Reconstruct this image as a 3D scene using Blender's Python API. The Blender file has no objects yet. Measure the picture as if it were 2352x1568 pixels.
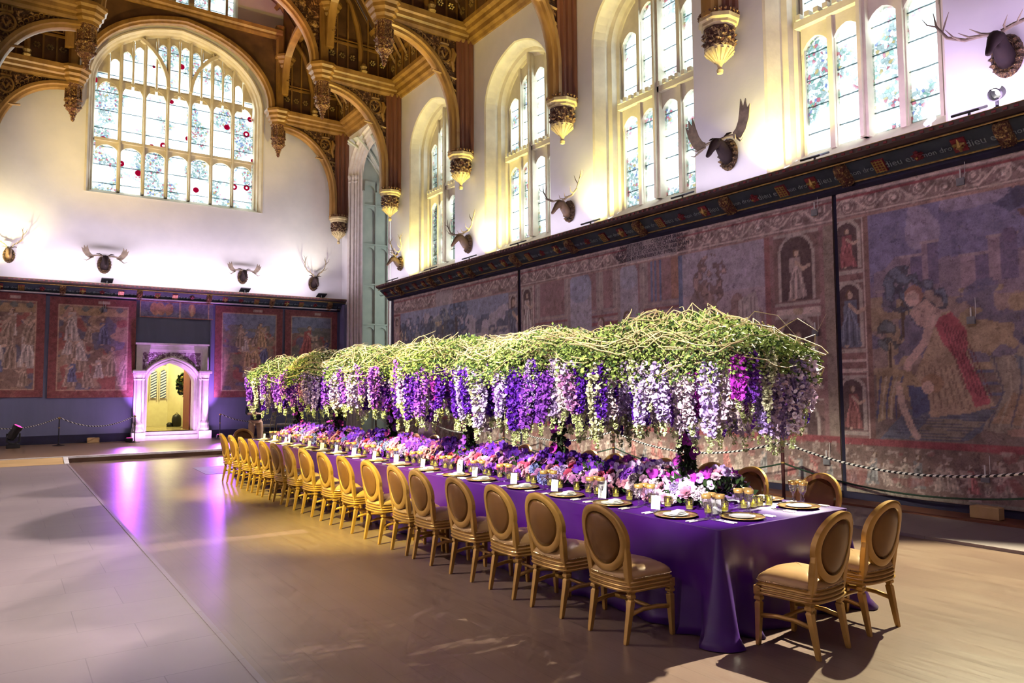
import bpy, math, random
import numpy as np
from mathutils import Vector, Matrix

random.seed(7)
rng = np.random.default_rng(7)
PI = math.pi
sc = bpy.context.scene
COL = sc.collection

# ---------------------------------------------------------------- camera
def cam_matrix(yaw, pitch, roll, loc):
    y, p, r = (math.radians(v) for v in (yaw, pitch, roll))
    f = Vector((math.sin(y)*math.cos(p), math.cos(y)*math.cos(p), math.sin(p)))
    rt = Vector((math.cos(y), -math.sin(y), 0)); dn = f.cross(rt)
    r2 = rt*math.cos(r) + dn*math.sin(r); d2 = -rt*math.sin(r) + dn*math.cos(r)
    m = Matrix(((r2.x, -d2.x, -f.x, loc[0]), (r2.y, -d2.y, -f.y, loc[1]), (r2.z, -d2.z, -f.z, loc[2]), (0, 0, 0, 1)))
    return m
cd = bpy.data.cameras.new('camera'); cam = bpy.data.objects.new('camera', cd); COL.objects.link(cam)
cam.matrix_world = cam_matrix(34.671, 3.718, 0.394, (0, 0, 1.75))
cd.sensor_width = 36; cd.lens = 1683.1/2352*36; cd.clip_end = 200; cd.clip_start = 0.05
sc.camera = cam

# ---------------------------------------------------------------- view, cycles
sc.view_settings.view_transform = 'Standard'; sc.view_settings.look = 'None'
sc.view_settings.exposure = 0.0; sc.view_settings.gamma = 1.0; sc.view_settings.use_curve_mapping = False
cy = sc.cycles
cy.max_bounces = 5; cy.diffuse_bounces = 2; cy.glossy_bounces = 2; cy.transmission_bounces = 4
cy.transparent_max_bounces = 8; cy.caustics_reflective = False; cy.caustics_refractive = False
cy.sample_clamp_indirect = 4.0; cy.use_denoising = True; cy.use_light_tree = True
cy.use_adaptive_sampling = True; cy.adaptive_threshold = 0.1; cy.adaptive_min_samples = 12
try: cy.denoiser = 'OPENIMAGEDENOISE'
except Exception: pass

# ---------------------------------------------------------------- sky
w = bpy.data.worlds.new('sky'); sc.world = w; w.use_nodes = True
bg = w.node_tree.nodes['Background']; bg.inputs[0].default_value = (0.86, 0.93, 1.0, 1); bg.inputs[1].default_value = 3.4

# room constants
XL, XR, XC, YE, YN, ZC = -1.16, 10.65, 4.745, 27.0, -5.0, 12.0
YELLOW = (1.0, 0.78, 0.22); LILAC = (0.74, 0.5, 1.0); VIOLET = (0.5, 0.13, 1.0); WARM = (1.0, 0.86, 0.62)

def light(kind, name, loc, target, energy, color, **kw):
    d = bpy.data.lights.new(name, kind); o = bpy.data.objects.new(name, d); COL.objects.link(o)
    o.location = loc
    if target is not None:
        o.rotation_euler = (Vector(target)-Vector(loc)).to_track_quat('-Z', 'Y').to_euler()
    d.energy = energy; d.color = color
    for k, v in kw.items(): setattr(d, k, v)
    return o
def area(name, loc, target, e, color, sx, sy):
    return light('AREA', name, loc, target, e, color, shape='RECTANGLE', size=sx, size_y=sy)
def spot(name, loc, target, e, color, ang=60, blend=0.6, rad=0.08):
    return light('SPOT', name, loc, target, e, color, spot_size=math.radians(ang), spot_blend=blend, shadow_soft_size=rad)

# daylight from the windows of the wall behind and left of the camera
area('daylight_left_windows', (XL+0.12, 9.0, 8.0), (XC, 10.0, 5.0), 215, (0.95, 0.62, 0.93), 26.0, 3.6)
area('daylight_near_end_window', (XC, YN+0.15, 8.0), (XC, 12, 5.0), 80, (0.9, 0.76, 1.0), 6.0, 5.0)
# daylight outside the right and end windows
for yy in (6.2, 10.7, 15.2, 19.75):
    area('daylight_right_window', (XR+1.5, yy, 7.9), (XR, yy, 7.9), 160, (0.9, 0.95, 1.0), 2.6, 5.0)
area('daylight_end_window', (4.74, YE+1.3, 11.0), (4.74, YE, 11.0), 500, (0.92, 0.95, 1.0), 5.6, 5.6)
# cornice uplights, right wall: long lilac strip, yellow lamp at the far jamb of every window
area('cornice_lilac_strip', (XR-0.62, 12.0, 5.3), (XR+0.35, 12.0, 8.2), 170, (0.9, 0.8, 1.0), 22.0, 0.25)
area('cornice_lilac_strip', (XR-0.62, 3.6, 5.3), (XR+0.35, 3.6, 8.2), 75, (0.72, 0.45, 1.0), 6.0, 0.25)
for c_ in (6.2, 10.7, 15.2, 19.75):
    spot('cornice_uplight_yellow', (XR-0.12, c_+1.2, 5.36), (XR+0.4, c_+1.45, 9.0), 760, (1.0, 0.88, 0.22), 110, 1.0)
# cornice uplights, end wall
area('cornice_end_strip', (4.75, YE-1.1, 5.25), (4.75, YE+0.5, 8.6), 190, (0.95, 0.82, 1.0), 9.5, 0.25)
spot('cornice_uplight_yellow', (-0.4, YE-1.0, 5.35), (-0.5, YE, 8.0), 650, (1.0, 0.84, 0.4), 110, 1.0)
spot('cornice_uplight_warm', (9.3, YE-1.2, 5.35), (8.9, YE, 9.0), 170, (1.0, 0.93, 0.7), 110, 1.0)
# roof washed in gold from the cornices
for yy in (4.0, 11.0, 18.0, 23.5):
    spot('roof_uplight_gold', (XR-0.8, yy, 5.45), (XC+1.5, yy+0.6, 13.0), 1300, (1.0, 0.72, 0.17), 80, 0.9)
    spot('roof_uplight_gold', (XL+0.8, yy, 5.45), (XC+0.5, yy+2.2, 13.0), 1800, (1.0, 0.72, 0.17), 80, 0.9)
spot('roof_uplight_pink', (3.0, 19.0, 5.4), (6.9, 24.0, 15.2), 1500, (1.0, 0.12, 0.5), 26, 0.6)
spot('roof_uplight_violet', (1.0, 22.0, 5.4), (7.6, 25.0, 14.6), 900, (0.35, 0.1, 1.0), 22, 0.6)
# stage spots: left cornice onto the chair backs and the hanging flowers
for yy, ty in ((6.5, 9.0), (11.5, 13.4)):
    spot('stage_spot_yellow', (XL+0.35, yy, 5.6), (3.9, ty, 0.8), 9000, (1.0, 0.87, 0.16), 34, 0.85, 0.06)
for yy, ty, e_ in ((2.5, 4.9, 7000), (4.5, 7.2, 11000), (8.5, 10.2, 11000), (12.5, 13.8, 10000)):
    spot('stage_spot_warm', (XL+0.35, yy, 5.2), (4.3, ty, 2.0), e_*0.85, (1.0, 0.95, 0.68), 30, 0.8, 0.06)
spot('stage_spot_white', (XL+0.35, 1.2, 5.4), (4.75, 4.0, 0.95), 5200, (1.0, 0.93, 0.9), 11.5, 0.6, 0.04)
# the white star lamp on the right cornice
STAR = (XR-0.62, 3.92, 5.5)
spot('star_spot', STAR, (4.9, 4.05, 1.2), 5600, (1.0, 0.93, 0.78), 21, 0.45, 0.04)
spot('star_flood', STAR, (5.9, 1.9, 0.0), 5600, (1.0, 0.94, 0.6), 62, 0.3, 0.04)
spot('floor_pool_fill_spot', (XL+0.4, 5.0, 5.6), (1.2, 6.3, 0.0), 500, (1.0, 0.92, 0.6), 30, 1.0, 0.1)
for yy, tx, ty, e_ in ((9.5, 1.0, 7.0, 6200), (14.5, 1.8, 12.0, 6800), (19.5, 2.6, 18.5, 4200), (21.0, 1.2, 23.0, 2600)):
    spot('floor_pool_fill_spot', (XR-0.7, yy, 5.6), (tx, ty, 0.0), e_, (1.0, 0.84, 0.78), 62, 1.0, 0.1)  # added fill from the right, brightening the left floor and platform
spot('floor_pool_fill_spot', (XL+0.4, 8.5, 5.8), (2.5, 7.2, 0.0), 1500, (1.0, 0.88, 0.74), 62, 1.0, 0.2)  # added flood for the mid floor, where the canopies block the right-hand spots
for xx in (3.3, 6.1):
    spot('door_violet_fill', (xx, YE-0.9, 1.2), (xx-0.9, 15.0, 0.0), 520, (0.5, 0.1, 1.0), 42, 1.0, 0.15)  # added spots tinting the floor violet, standing in for doorway reflections
# door uplights
for xx in (3.5, 5.84):
    spot('door_uplight', (xx, YE-0.78, 0.3), (xx+(0.1 if xx < 4 else -0.1), YE-0.25, 2.0), 1100, (0.68, 0.24, 1.0), 40, 1.0, 0.05)
area('door_fill_strip', (4.67, YE-0.95, 0.25), (4.67, YE, 2.3), 60, (0.8, 0.4, 1.0), 2.3, 0.12)  # added area light to brighten the whole surround, not a fixture
light('POINT', 'corridor_light', (4.9, YE+2.2, 3.2), None, 260, (1.0, 0.9, 0.42), shadow_soft_size=0.3)

# ---------------------------------------------------------------- materials
def newmat(name):
    m = bpy.data.materials.new(name); m.use_nodes = True
    nt = m.node_tree; b = nt.nodes['Principled BSDF']
    return m, nt, b
def N(nt, t, **kw):
    n = nt.nodes.new(t)
    for k, v in kw.items(): setattr(n, k, v)
    return n
def coords(nt, scale=(1, 1, 1), rot=(0, 0, 0), kind='Object'):
    tc = N(nt, 'ShaderNodeTexCoord'); mp = N(nt, 'ShaderNodeMapping')
    mp.inputs['Scale'].default_value = scale; mp.inputs['Rotation'].default_value = rot
    nt.links.new(tc.outputs[kind], mp.inputs[0]); return mp.outputs[0]
def mix(nt, fac, a, b, mode='MIX'):
    n = N(nt, 'ShaderNodeMix', data_type='RGBA', blend_type=mode)
    L = nt.links
    for sock, v in ((n.inputs[0], fac), (n.inputs[6], a), (n.inputs[7], b)):
        if hasattr(v, 'is_linked') or hasattr(v, 'links'): L.new(v, sock)
        elif isinstance(v, (int, float)): sock.default_value = v
        else: sock.default_value = (*v, 1) if len(v) == 3 else v
    return n.outputs[2]
def ramp(nt, src, stops, interp='LINEAR'):
    r = N(nt, 'ShaderNodeValToRGB'); nt.links.new(src, r.inputs[0]); r.color_ramp.interpolation = interp
    e = r.color_ramp.elements
    while len(e) < len(stops): e.new(0.5)
    for q, (p, c) in zip(e, stops):
        q.position = p; q.color = (*c, 1) if not isinstance(c, (int, float)) else (c, c, c, 1)
    return r.outputs[0]
def math_(nt, op, a, b=0.0):
    n = N(nt, 'ShaderNodeMath', operation=op)
    for s, v in ((n.inputs[0], a), (n.inputs[1], b)):
        if isinstance(v, (int, float)): s.default_value = v
        else: nt.links.new(v, s)
    return n.outputs[0]
def noise(nt, vec, scale=5, detail=3, rough=0.6, out=0):
    n = N(nt, 'ShaderNodeTexNoise'); n.inputs['Scale'].default_value = scale; n.inputs['Detail'].default_value = detail
    n.inputs['Roughness'].default_value = rough; nt.links.new(vec, n.inputs['Vector']); return n.outputs[out]
def voro(nt, vec, scale=5, feature='F1', out='Distance'):
    n = N(nt, 'ShaderNodeTexVoronoi', feature=feature); n.inputs['Scale'].default_value = scale
    nt.links.new(vec, n.inputs['Vector']); return n.outputs[out]
def bump(nt, b, h, strength=0.3, dist=0.02):
    n = N(nt, 'ShaderNodeBump'); n.inputs['Strength'].default_value = strength; n.inputs['Distance'].default_value = dist
    nt.links.new(h, n.inputs['Height']); nt.links.new(n.outputs[0], b.inputs['Normal'])
def pmat(name, c1, c2=None, rough=0.5, metal=0.0, scale=6, bmp=0.0, bscale=None, detail=3, kind='Object', stretch=(1, 1, 1), spec=None, sheen=0, coat=0):
    m, nt, b = newmat(name)
    b.inputs['Roughness'].default_value = rough; b.inputs['Metallic'].default_value = metal
    v = coords(nt, stretch, kind=kind)
    c2 = c2 or tuple(x*0.75 for x in c1)
    nt.links.new(mix(nt, ramp(nt, noise(nt, v, scale, detail), [(0.35, 0), (0.65, 1.0)]), c1, c2), b.inputs['Base Color'])
    if bmp: bump(nt, b, noise(nt, v, bscale or scale*3, 4), bmp)
    if spec is not None: b.inputs['Specular IOR Level'].default_value = spec
    if sheen: b.inputs['Sheen Weight'].default_value = sheen
    if coat: b.inputs['Coat Weight'].default_value = coat
    return m
M = {}
M['plaster'] = pmat('white_plaster', (0.86, 0.83, 0.84), (0.78, 0.76, 0.78), 0.9, scale=0.8, bmp=0.15, bscale=7)
M['stone'] = pmat('cream_stone', (0.74, 0.66, 0.5), (0.62, 0.55, 0.42), 0.85, scale=2.5, bmp=0.15, bscale=20)
M['palestone'] = pmat('pale_grey_stone', (0.62, 0.64, 0.58), (0.5, 0.53, 0.49), 0.8, scale=1.2)
M['doorstone'] = pmat('carved_door_stone', (0.78, 0.74, 0.72), (0.66, 0.62, 0.6), 0.7, scale=6, bmp=0.2, bscale=18)
M['timber'] = pmat('oak_timber', (0.36, 0.195, 0.05), (0.21, 0.105, 0.024), 0.42, scale=3, stretch=(1, 1, 0.35), bmp=0.12, bscale=14)
M['timberdark'] = pmat('dark_oak_boards', (0.17, 0.085, 0.035), (0.1, 0.05, 0.022), 0.5, scale=2.2, bmp=0.1)
M['timberred'] = pmat('red_brown_oak', (0.22, 0.085, 0.05), (0.15, 0.055, 0.035), 0.4, scale=2, stretch=(1, 1, 0.2))
M['gold'] = pmat('gilt', (0.55, 0.38, 0.13), (0.36, 0.23, 0.07), 0.4, 0.5, scale=20)
M['blue'] = pmat('blue_paint', (0.045, 0.06, 0.085), (0.03, 0.042, 0.062), 0.6)
M['navy'] = pmat('navy_cloth', (0.022, 0.02, 0.06), (0.018, 0.016, 0.045), 0.8)
M['slate'] = pmat('slate_blue_cloth', (0.17, 0.18, 0.31), (0.15, 0.16, 0.27), 0.9, scale=3, stretch=(1, 1, 0.1))
M['redpaint'] = pmat('red_paint', (0.24, 0.03, 0.04), (0.17, 0.02, 0.03), 0.5)
M['corbelstone'] = pmat('warm_corbel_stone', (0.66, 0.54, 0.3), (0.5, 0.38, 0.2), 0.8, scale=6)
M['cornicewood'] = pmat('painted_cornice_wood', (0.1, 0.06, 0.06), (0.07, 0.045, 0.045), 0.5)
M['whitestrip'] = pmat('white_strip', (0.85, 0.83, 0.86), None, 0.5)
M['black'] = pmat('black_metal', (0.012, 0.012, 0.014), None, 0.4)
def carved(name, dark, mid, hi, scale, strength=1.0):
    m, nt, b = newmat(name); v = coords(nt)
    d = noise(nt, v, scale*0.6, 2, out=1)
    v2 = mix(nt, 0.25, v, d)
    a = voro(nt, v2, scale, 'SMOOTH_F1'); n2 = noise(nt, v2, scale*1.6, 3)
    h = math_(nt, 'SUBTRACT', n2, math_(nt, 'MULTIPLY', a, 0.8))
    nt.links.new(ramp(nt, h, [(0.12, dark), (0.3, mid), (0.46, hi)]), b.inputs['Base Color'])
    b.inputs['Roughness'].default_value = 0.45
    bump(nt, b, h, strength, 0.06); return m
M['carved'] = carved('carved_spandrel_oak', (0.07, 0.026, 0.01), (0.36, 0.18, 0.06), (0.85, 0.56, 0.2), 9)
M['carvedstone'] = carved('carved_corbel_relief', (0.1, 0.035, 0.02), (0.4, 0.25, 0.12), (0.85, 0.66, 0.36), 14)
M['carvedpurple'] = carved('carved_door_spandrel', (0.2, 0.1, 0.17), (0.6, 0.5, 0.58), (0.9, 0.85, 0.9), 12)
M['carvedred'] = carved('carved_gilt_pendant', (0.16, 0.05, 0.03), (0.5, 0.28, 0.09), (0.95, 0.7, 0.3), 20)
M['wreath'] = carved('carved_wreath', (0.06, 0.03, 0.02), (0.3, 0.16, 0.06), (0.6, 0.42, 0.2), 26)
def wood_floor():
    m, nt, b = newmat('waxed_floor_boards'); v = coords(nt)
    br = N(nt, 'ShaderNodeTexBrick'); br.offset = 0.37; br.inputs['Scale'].default_value = 1
    mp = N(nt, 'ShaderNodeMapping'); mp.inputs['Rotation'].default_value = (0, 0, PI/2); nt.links.new(v, mp.inputs[0]); nt.links.new(mp.outputs[0], br.inputs[0])
    br.inputs['Brick Width'].default_value = 4.2; br.inputs['Row Height'].default_value = 0.155
    br.inputs['Mortar Size'].default_value = 0.0035; br.inputs['Mortar Smooth'].default_value = 0.2; br.inputs['Bias'].default_value = 0
    br.inputs['Color1'].default_value = (0.19, 0.115, 0.09, 1); br.inputs['Color2'].default_value = (0.14, 0.085, 0.068, 1); br.inputs['Mortar'].default_value = (0.09, 0.05, 0.035, 1)
    sv = coords(nt, (14, 0.6, 1)); g = noise(nt, sv, 2.6, 6, 0.75)
    bl = noise(nt, v, 0.7, 3)
    c = mix(nt, ramp(nt, g, [(0.3, 0), (0.7, 1)]), br.outputs[0], (0.225, 0.16, 0.125))
    c = mix(nt, ramp(nt, bl, [(0.4, 0), (0.7, 0.5)]), c, (0.11, 0.06, 0.052))
    nt.links.new(c, b.inputs['Base Color'])
    nt.links.new(ramp(nt, g, [(0.2, 0.26), (0.8, 0.4)]), b.inputs['Roughness'])
    bump(nt, b, math_(nt, 'ADD', br.outputs[1], math_(nt, 'MULTIPLY', g, -0.12)), -0.12, 0.01)
    return m
M['floor'] = wood_floor()
def flags():
    m, nt, b = newmat('stone_flags'); v = coords(nt)
    br = N(nt, 'ShaderNodeTexBrick'); br.offset = 0.43; br.inputs['Scale'].default_value = 1
    nt.links.new(v, br.inputs[0])
    br.inputs['Brick Width'].default_value = 0.85; br.inputs['Row Height'].default_value = 0.62
    br.inputs['Mortar Size'].default_value = 0.004; br.inputs['Mortar Smooth'].default_value = 0.3
    br.inputs['Color1'].default_value = (0.27, 0.225, 0.235, 1); br.inputs['Color2'].default_value = (0.245, 0.2, 0.215, 1); br.inputs['Mortar'].default_value = (0.17, 0.14, 0.15, 1)
    c = mix(nt, ramp(nt, noise(nt, v, 1.3, 4), [(0.35, 0), (0.7, 0.6)]), br.outputs[0], (0.22, 0.18, 0.19))
    nt.links.new(c, b.inputs['Base Color']); b.inputs['Roughness'].default_value = 0.48
    bump(nt, b, br.outputs[1], -0.1, 0.01); return m
M['flags'] = flags()
M['dais'] = pmat('dais_boards', (0.3, 0.2, 0.12), (0.2, 0.12, 0.075), 0.35, scale=2, stretch=(0.5, 6, 1))

# stained glass: the sky shows through clear, leaded and coloured quarries
def stained(name, axis, barstep, red=0.12, green=0.14, seed=0.0, roses=0.0):
    m, nt, b = newmat(name); nt.nodes.remove(b)
    tc = N(nt, 'ShaderNodeTexCoord'); sp = N(nt, 'ShaderNodeSeparateXYZ'); nt.links.new(tc.outputs['Object'], sp.inputs[0])
    cb = N(nt, 'ShaderNodeCombineXYZ'); nt.links.new(sp.outputs[axis], cb.inputs[0]); nt.links.new(sp.outputs['Z'], cb.inputs[1]); cb.inputs[2].default_value = seed
    v = cb.outputs[0]
    big = noise(nt, v, 1.1, 2, 0.5); mask = ramp(nt, big, [(0.44, 0), (0.56, 1)])
    cell = voro(nt, v, 19, 'F1', 'Color'); sr = N(nt, 'ShaderNodeSeparateColor'); nt.links.new(cell, sr.inputs[0])
    edge = voro(nt, v, 19, 'DISTANCE_TO_EDGE')
    col = ramp(nt, sr.outputs[0], [(0, (0.255, 0.31, 0.3)), (0.3, (0.5, 0.55, 0.55)), (0.46, (0.12, 0.26, 0.2)), (0.54, (0.5, 0.6, 0.6)), (0.76, (0.34, 0.02, 0.07)), (0.83, (0.6, 0.6, 0.6)), (0.9, (0.34, 0.25, 0.04)), (0.94, (0.08, 0.11, 0.3)), (0.97, (1, 1, 1))], 'CONSTANT')
    base = mix(nt, math_(nt, 'MULTIPLY', mask, 0.72), (0.93, 0.99, 1.0), col)
    lead = math_(nt, 'MULTIPLY', math_(nt, 'LESS_THAN', edge, 0.025), mask)
    base = mix(nt, math_(nt, 'MULTIPLY', lead, 0.5), base, (0.09, 0.14, 0.14))
    if roses:
        rd = voro(nt, v, roses, 'F1', 'Distance'); rc = voro(nt, v, roses, 'F1', 'Color'); s2 = N(nt, 'ShaderNodeSeparateColor'); nt.links.new(rc, s2.inputs[0])
        on = math_(nt, 'LESS_THAN', s2.outputs[1], 0.7)
        ring = math_(nt, 'MULTIPLY', on, math_(nt, 'LESS_THAN', rd, 0.19)); core = math_(nt, 'MULTIPLY', on, math_(nt, 'LESS_THAN', rd, 0.08))
        base = mix(nt, ring, base, (0.36, 0.015, 0.09)); base = mix(nt, core, base, (0.95, 0.85, 0.9))
    bar = math_(nt, 'LESS_THAN', math_(nt, 'FRACT', math_(nt, 'ADD', math_(nt, 'MULTIPLY', sp.outputs['Z'], 1.0/barstep), math_(nt, 'MULTIPLY', noise(nt, v, 9, 2), 0.05))), 0.045)
    base = mix(nt, math_(nt, 'MULTIPLY', bar, 0.75), base, (0.06, 0.09, 0.09))
    t = N(nt, 'ShaderNodeBsdfTransparent'); nt.links.new(base, t.inputs[0])
    g = N(nt, 'ShaderNodeBsdfGlossy'); g.inputs['Roughness'].default_value = 0.25
    mx = N(nt, 'ShaderNodeMixShader'); mx.inputs[0].default_value = 0.03
    nt.links.new(t.outputs[0], mx.inputs[1]); nt.links.new(g.outputs[0], mx.inputs[2])
    nt.links.new(mx.outputs[0], nt.nodes['Material Output'].inputs[0])
    return m

# ---------------------------------------------------------------- mesh builder
class MB:
    def __init__(s): s.v = []; s.f = []; s.m = []; s.mi = 0; s.T = None
    def add(s, vs, fs):
        o = len(s.v)
        if s.T is not None: vs = [tuple(s.T @ Vector(p)) for p in vs]
        s.v.extend([tuple(p) for p in vs]); s.f.extend([tuple(i+o for i in q) for q in fs]); s.m.extend([s.mi]*len(fs)); return s
    def box(s, x0, x1, y0, y1, z0, z1):
        vs = [(x, y, z) for x in (x0, x1) for y in (y0, y1) for z in (z0, z1)]
        return s.add(vs, [(0, 1, 3, 2), (4, 6, 7, 5), (0, 4, 5, 1), (2, 3, 7, 6), (0, 2, 6, 4), (1, 5, 7, 3)])
    def cbox(s, c, d, rz=0.0, rx=0.0, ry=0.0):
        T = Matrix.Translation(c) @ Matrix.Rotation(rz, 4, 'Z') @ Matrix.Rotation(ry, 4, 'Y') @ Matrix.Rotation(rx, 4, 'X')
        a, b, e = d[0]/2, d[1]/2, d[2]/2
        vs = [tuple(T @ Vector((x, y, z))) for x in (-a, a) for y in (-b, b) for z in (-e, e)]
        return s.add(vs, [(0, 1, 3, 2), (4, 6, 7, 5), (0, 4, 5, 1), (2, 3, 7, 6), (0, 2, 6, 4), (1, 5, 7, 3)])
    def loft(s, rings, closed=True, cap=True):
        n = len(rings[0]); vs = [p for r in rings for p in r]; fs = []
        for i in range(len(rings)-1):
            for j in range(n if closed else n-1):
                k = (j+1) % n
                fs.append((i*n+j, i*n+k, (i+1)*n+k, (i+1)*n+j))
        if cap and closed:
            fs.append(tuple(range(n))[::-1]); fs.append(tuple((len(rings)-1)*n+j for j in range(n)))
        return s.add(vs, fs)
    def lathe(s, prof, n=16, c=(0, 0, 0), cap=True, sx=1, sy=1, ph=0.0):
        rings = [[(c[0]+r*sx*math.cos(ph+2*PI*j/n), c[1]+r*sy*math.sin(ph+2*PI*j/n), c[2]+z) for j in range(n)] for r, z in prof]
        return s.loft(rings, True, cap)
    def tube(s, pts, rad, n=6, flat=1.0, cap=True):
        P = [Vector(p) for p in pts]; R = rad if hasattr(rad, '__len__') else [rad]*len(P); rings = []; up = None
        for i, p in enumerate(P):
            t = (P[min(i+1, len(P)-1)]-P[max(i-1, 0)])
            t = t.normalized() if t.length > 1e-9 else Vector((0, 0, 1))
            if up is None:
                up = Vector((0, 0, 1)) if abs(t.z) < 0.9 else Vector((1, 0, 0))
            a = t.cross(up)
            if a.length < 1e-6: a = t.cross(Vector((0.3, 1, 0.2)))
            a.normalize(); b = a.cross(t); up = b
            rings.append([tuple(p+(a*math.cos(2*PI*j/n)+b*math.sin(2*PI*j/n)*flat)*R[i]) for j in range(n)])
        return s.loft(rings, True, cap)
    def prism(s, poly, d0, d1, P):          # poly in (u,v), extruded between depths, P(u,v,d)->xyz
        n = len(poly); vs = [P(u, v, d0) for u, v in poly]+[P(u, v, d1) for u, v in poly]
        fs = [tuple(range(n)), tuple(range(2*n-1, n-1, -1))]+[(i, i+n, (i+1) % n+n, (i+1) % n) for i in range(n)]
        return s.add(vs, fs)
    def sweep(s, prof, path, frame, closed=True, cap=True):
        # prof [(a,b)], path [(u,v)] in a plane, frame(u,v,du,dv)-> fn(a,b)->xyz
        rings = []
        for i, (u, v) in enumerate(path):
            u0, v0 = path[max(i-1, 0)]; u1, v1 = path[min(i+1, len(path)-1)]
            L = math.hypot(u1-u0, v1-v0) or 1
            fn = frame(u, v, (u1-u0)/L, (v1-v0)/L); rings.append([fn(a, b) for a, b in prof])
        return s.loft(rings, closed, cap)
    def build(s, name, mat, parent=None, smooth=False, loc=None, bevel=0):
        me = bpy.data.meshes.new(name); me.from_pydata(s.v, [], s.f)
        mats = mat if isinstance(mat, (list, tuple)) else [mat]
        for q in mats: me.materials.append(M[q] if isinstance(q, str) else q)
        if any(s.m): me.polygons.foreach_set('material_index', s.m)
        if smooth: me.polygons.foreach_set('use_smooth', [True]*len(me.polygons))
        me.update()
        o = bpy.data.objects.new(name, me); COL.objects.link(o)
        if parent is not None: o.parent = parent
        if loc is not None: o.location = loc
        if smooth == 'auto':
            try: me.set_sharp_from_angle(angle=math.radians(38))
            except Exception: pass
        if bevel:
            b = o.modifiers.new('bevel', 'BEVEL'); b.width = bevel; b.segments = 2; b.limit_method = 'ANGLE'
        return o
def empty(name, loc=(0, 0, 0), rz=0.0):
    o = bpy.data.objects.new(name, None); COL.objects.link(o); o.location = loc; o.rotation_euler = (0, 0, rz); o.empty_display_size = 0.1; return o
def tag(o, label=None, cat=None, group=None, kind=None):
    if label: o['label'] = label
    if cat: o['category'] = cat
    if group: o['group'] = group
    if kind: o['kind'] = kind
    return o
def st(o, label=None): o['kind'] = 'structure'; return tag(o, label)
def copy_tree(o, parent=None):
    c = o.copy(); COL.objects.link(c)
    if parent is not None: c.parent = parent
    for ch in o.children: copy_tree(ch, c)
    return c
def text_mesh(name, body, size, mat, parent, mw, align='CENTER', extrude=0.002, space=1.0):
    cu = bpy.data.curves.new(name, 'FONT'); cu.body = body; cu.size = size; cu.align_x = align; cu.align_y = 'CENTER'; cu.extrude = extrude; cu.space_line = space; cu.resolution_u = 2
    t = bpy.data.objects.new(name+'_c', cu); COL.objects.link(t)
    dg = bpy.context.evaluated_depsgraph_get(); me = bpy.data.meshes.new_from_object(t.evaluated_get(dg)); bpy.data.objects.remove(t)
    me.materials.clear(); me.materials.append(M[mat]); o = bpy.data.objects.new(name, me); COL.objects.link(o); o.parent = parent; o.matrix_local = mw; return o

def arch_v(t, h, k=0.82):      # four centred arch, t in -1..1
    t = min(1, abs(t)); return h*(k*math.sqrt(max(0, 1-t**(2.5 if k > 0.7 else 3.0)))+(1-k)*(1-t))
def arch_pts(c, a, zs, h, n=20, k=0.82):
    out = []
    for i in range(n+1):
        th = PI*i/n; t = -math.cos(th); out.append((c+a*t, zs+arch_v(t, h, k)))
    return out
def arch_fill(mb, P, c, a, zs, h, ztop, d0, d1, n=12, k=0.82):   # solid between an arch and a flat top
    pts = arch_pts(c, a, zs, h, n, k)
    for (u0, v0), (u1, v1) in zip(pts, pts[1:]):
        if ztop <= min(v0, v1)+1e-4: continue
        mb.add([P(u0, v0, d0), P(u1, v1, d0), P(u1, max(ztop, v1), d0), P(u0, max(ztop, v0), d0), P(u0, v0, d1), P(u1, v1, d1)], [(0, 1, 2, 3), (0, 4, 5, 1)])

RW = lambda u, v, d: (XR+d, u, v)       # right wall: u = y, v = z, d = depth into the wall
EW = lambda u, v, d: (u, YE+d, v)       # end wall: u = x
LW = lambda u, v, d: (XL-d, u, v)
def wall_with_openings(name, P, u0, u1, z0, z1, ops, mat='plaster', dep=0.0):
    mb = MB(); u = u0
    def q(a, b, lo, hi):
        if b-a > 1e-4 and hi-lo > 1e-4: mb.add([P(a, lo, dep), P(b, lo, dep), P(b, hi, dep), P(a, hi, dep)], [(0, 1, 2, 3)])
    for c, a, zb, zs, h in ops:
        q(u, c-a, z0, z1); q(c-a, c+a, z0, zb); arch_fill(mb, P, c, a, zs, h, z1, dep, dep+0.001, 24); u = c+a
    q(u, u1, z0, z1)
    return st(mb.build(name, mat))

def moulded_frame(mb, P, c, steps, zb_of, zs, h_of, n=24, k=0.82):
    # steps: list of (depth, halfwidth); rings joined to a moulded reveal
    rings = []
    for d, a in steps:
        r = [P(c-a, zb_of(d), d)]+[P(u, v, d) for u, v in arch_pts(c, a, zs, h_of(a), n, k)]+[P(c+a, zb_of(d), d)]
        rings.append(r)
    mb.loft(rings, closed=False, cap=False)
    (d0, a0), (d1, a1) = steps[0], steps[-1]
    mb.add([P(c-a0, zb_of(d0), d0), P(c+a0, zb_of(d0), d0), P(c+a1, zb_of(d1), d1), P(c-a1, zb_of(d1), d1)], [(0, 1, 2, 3)])
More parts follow.
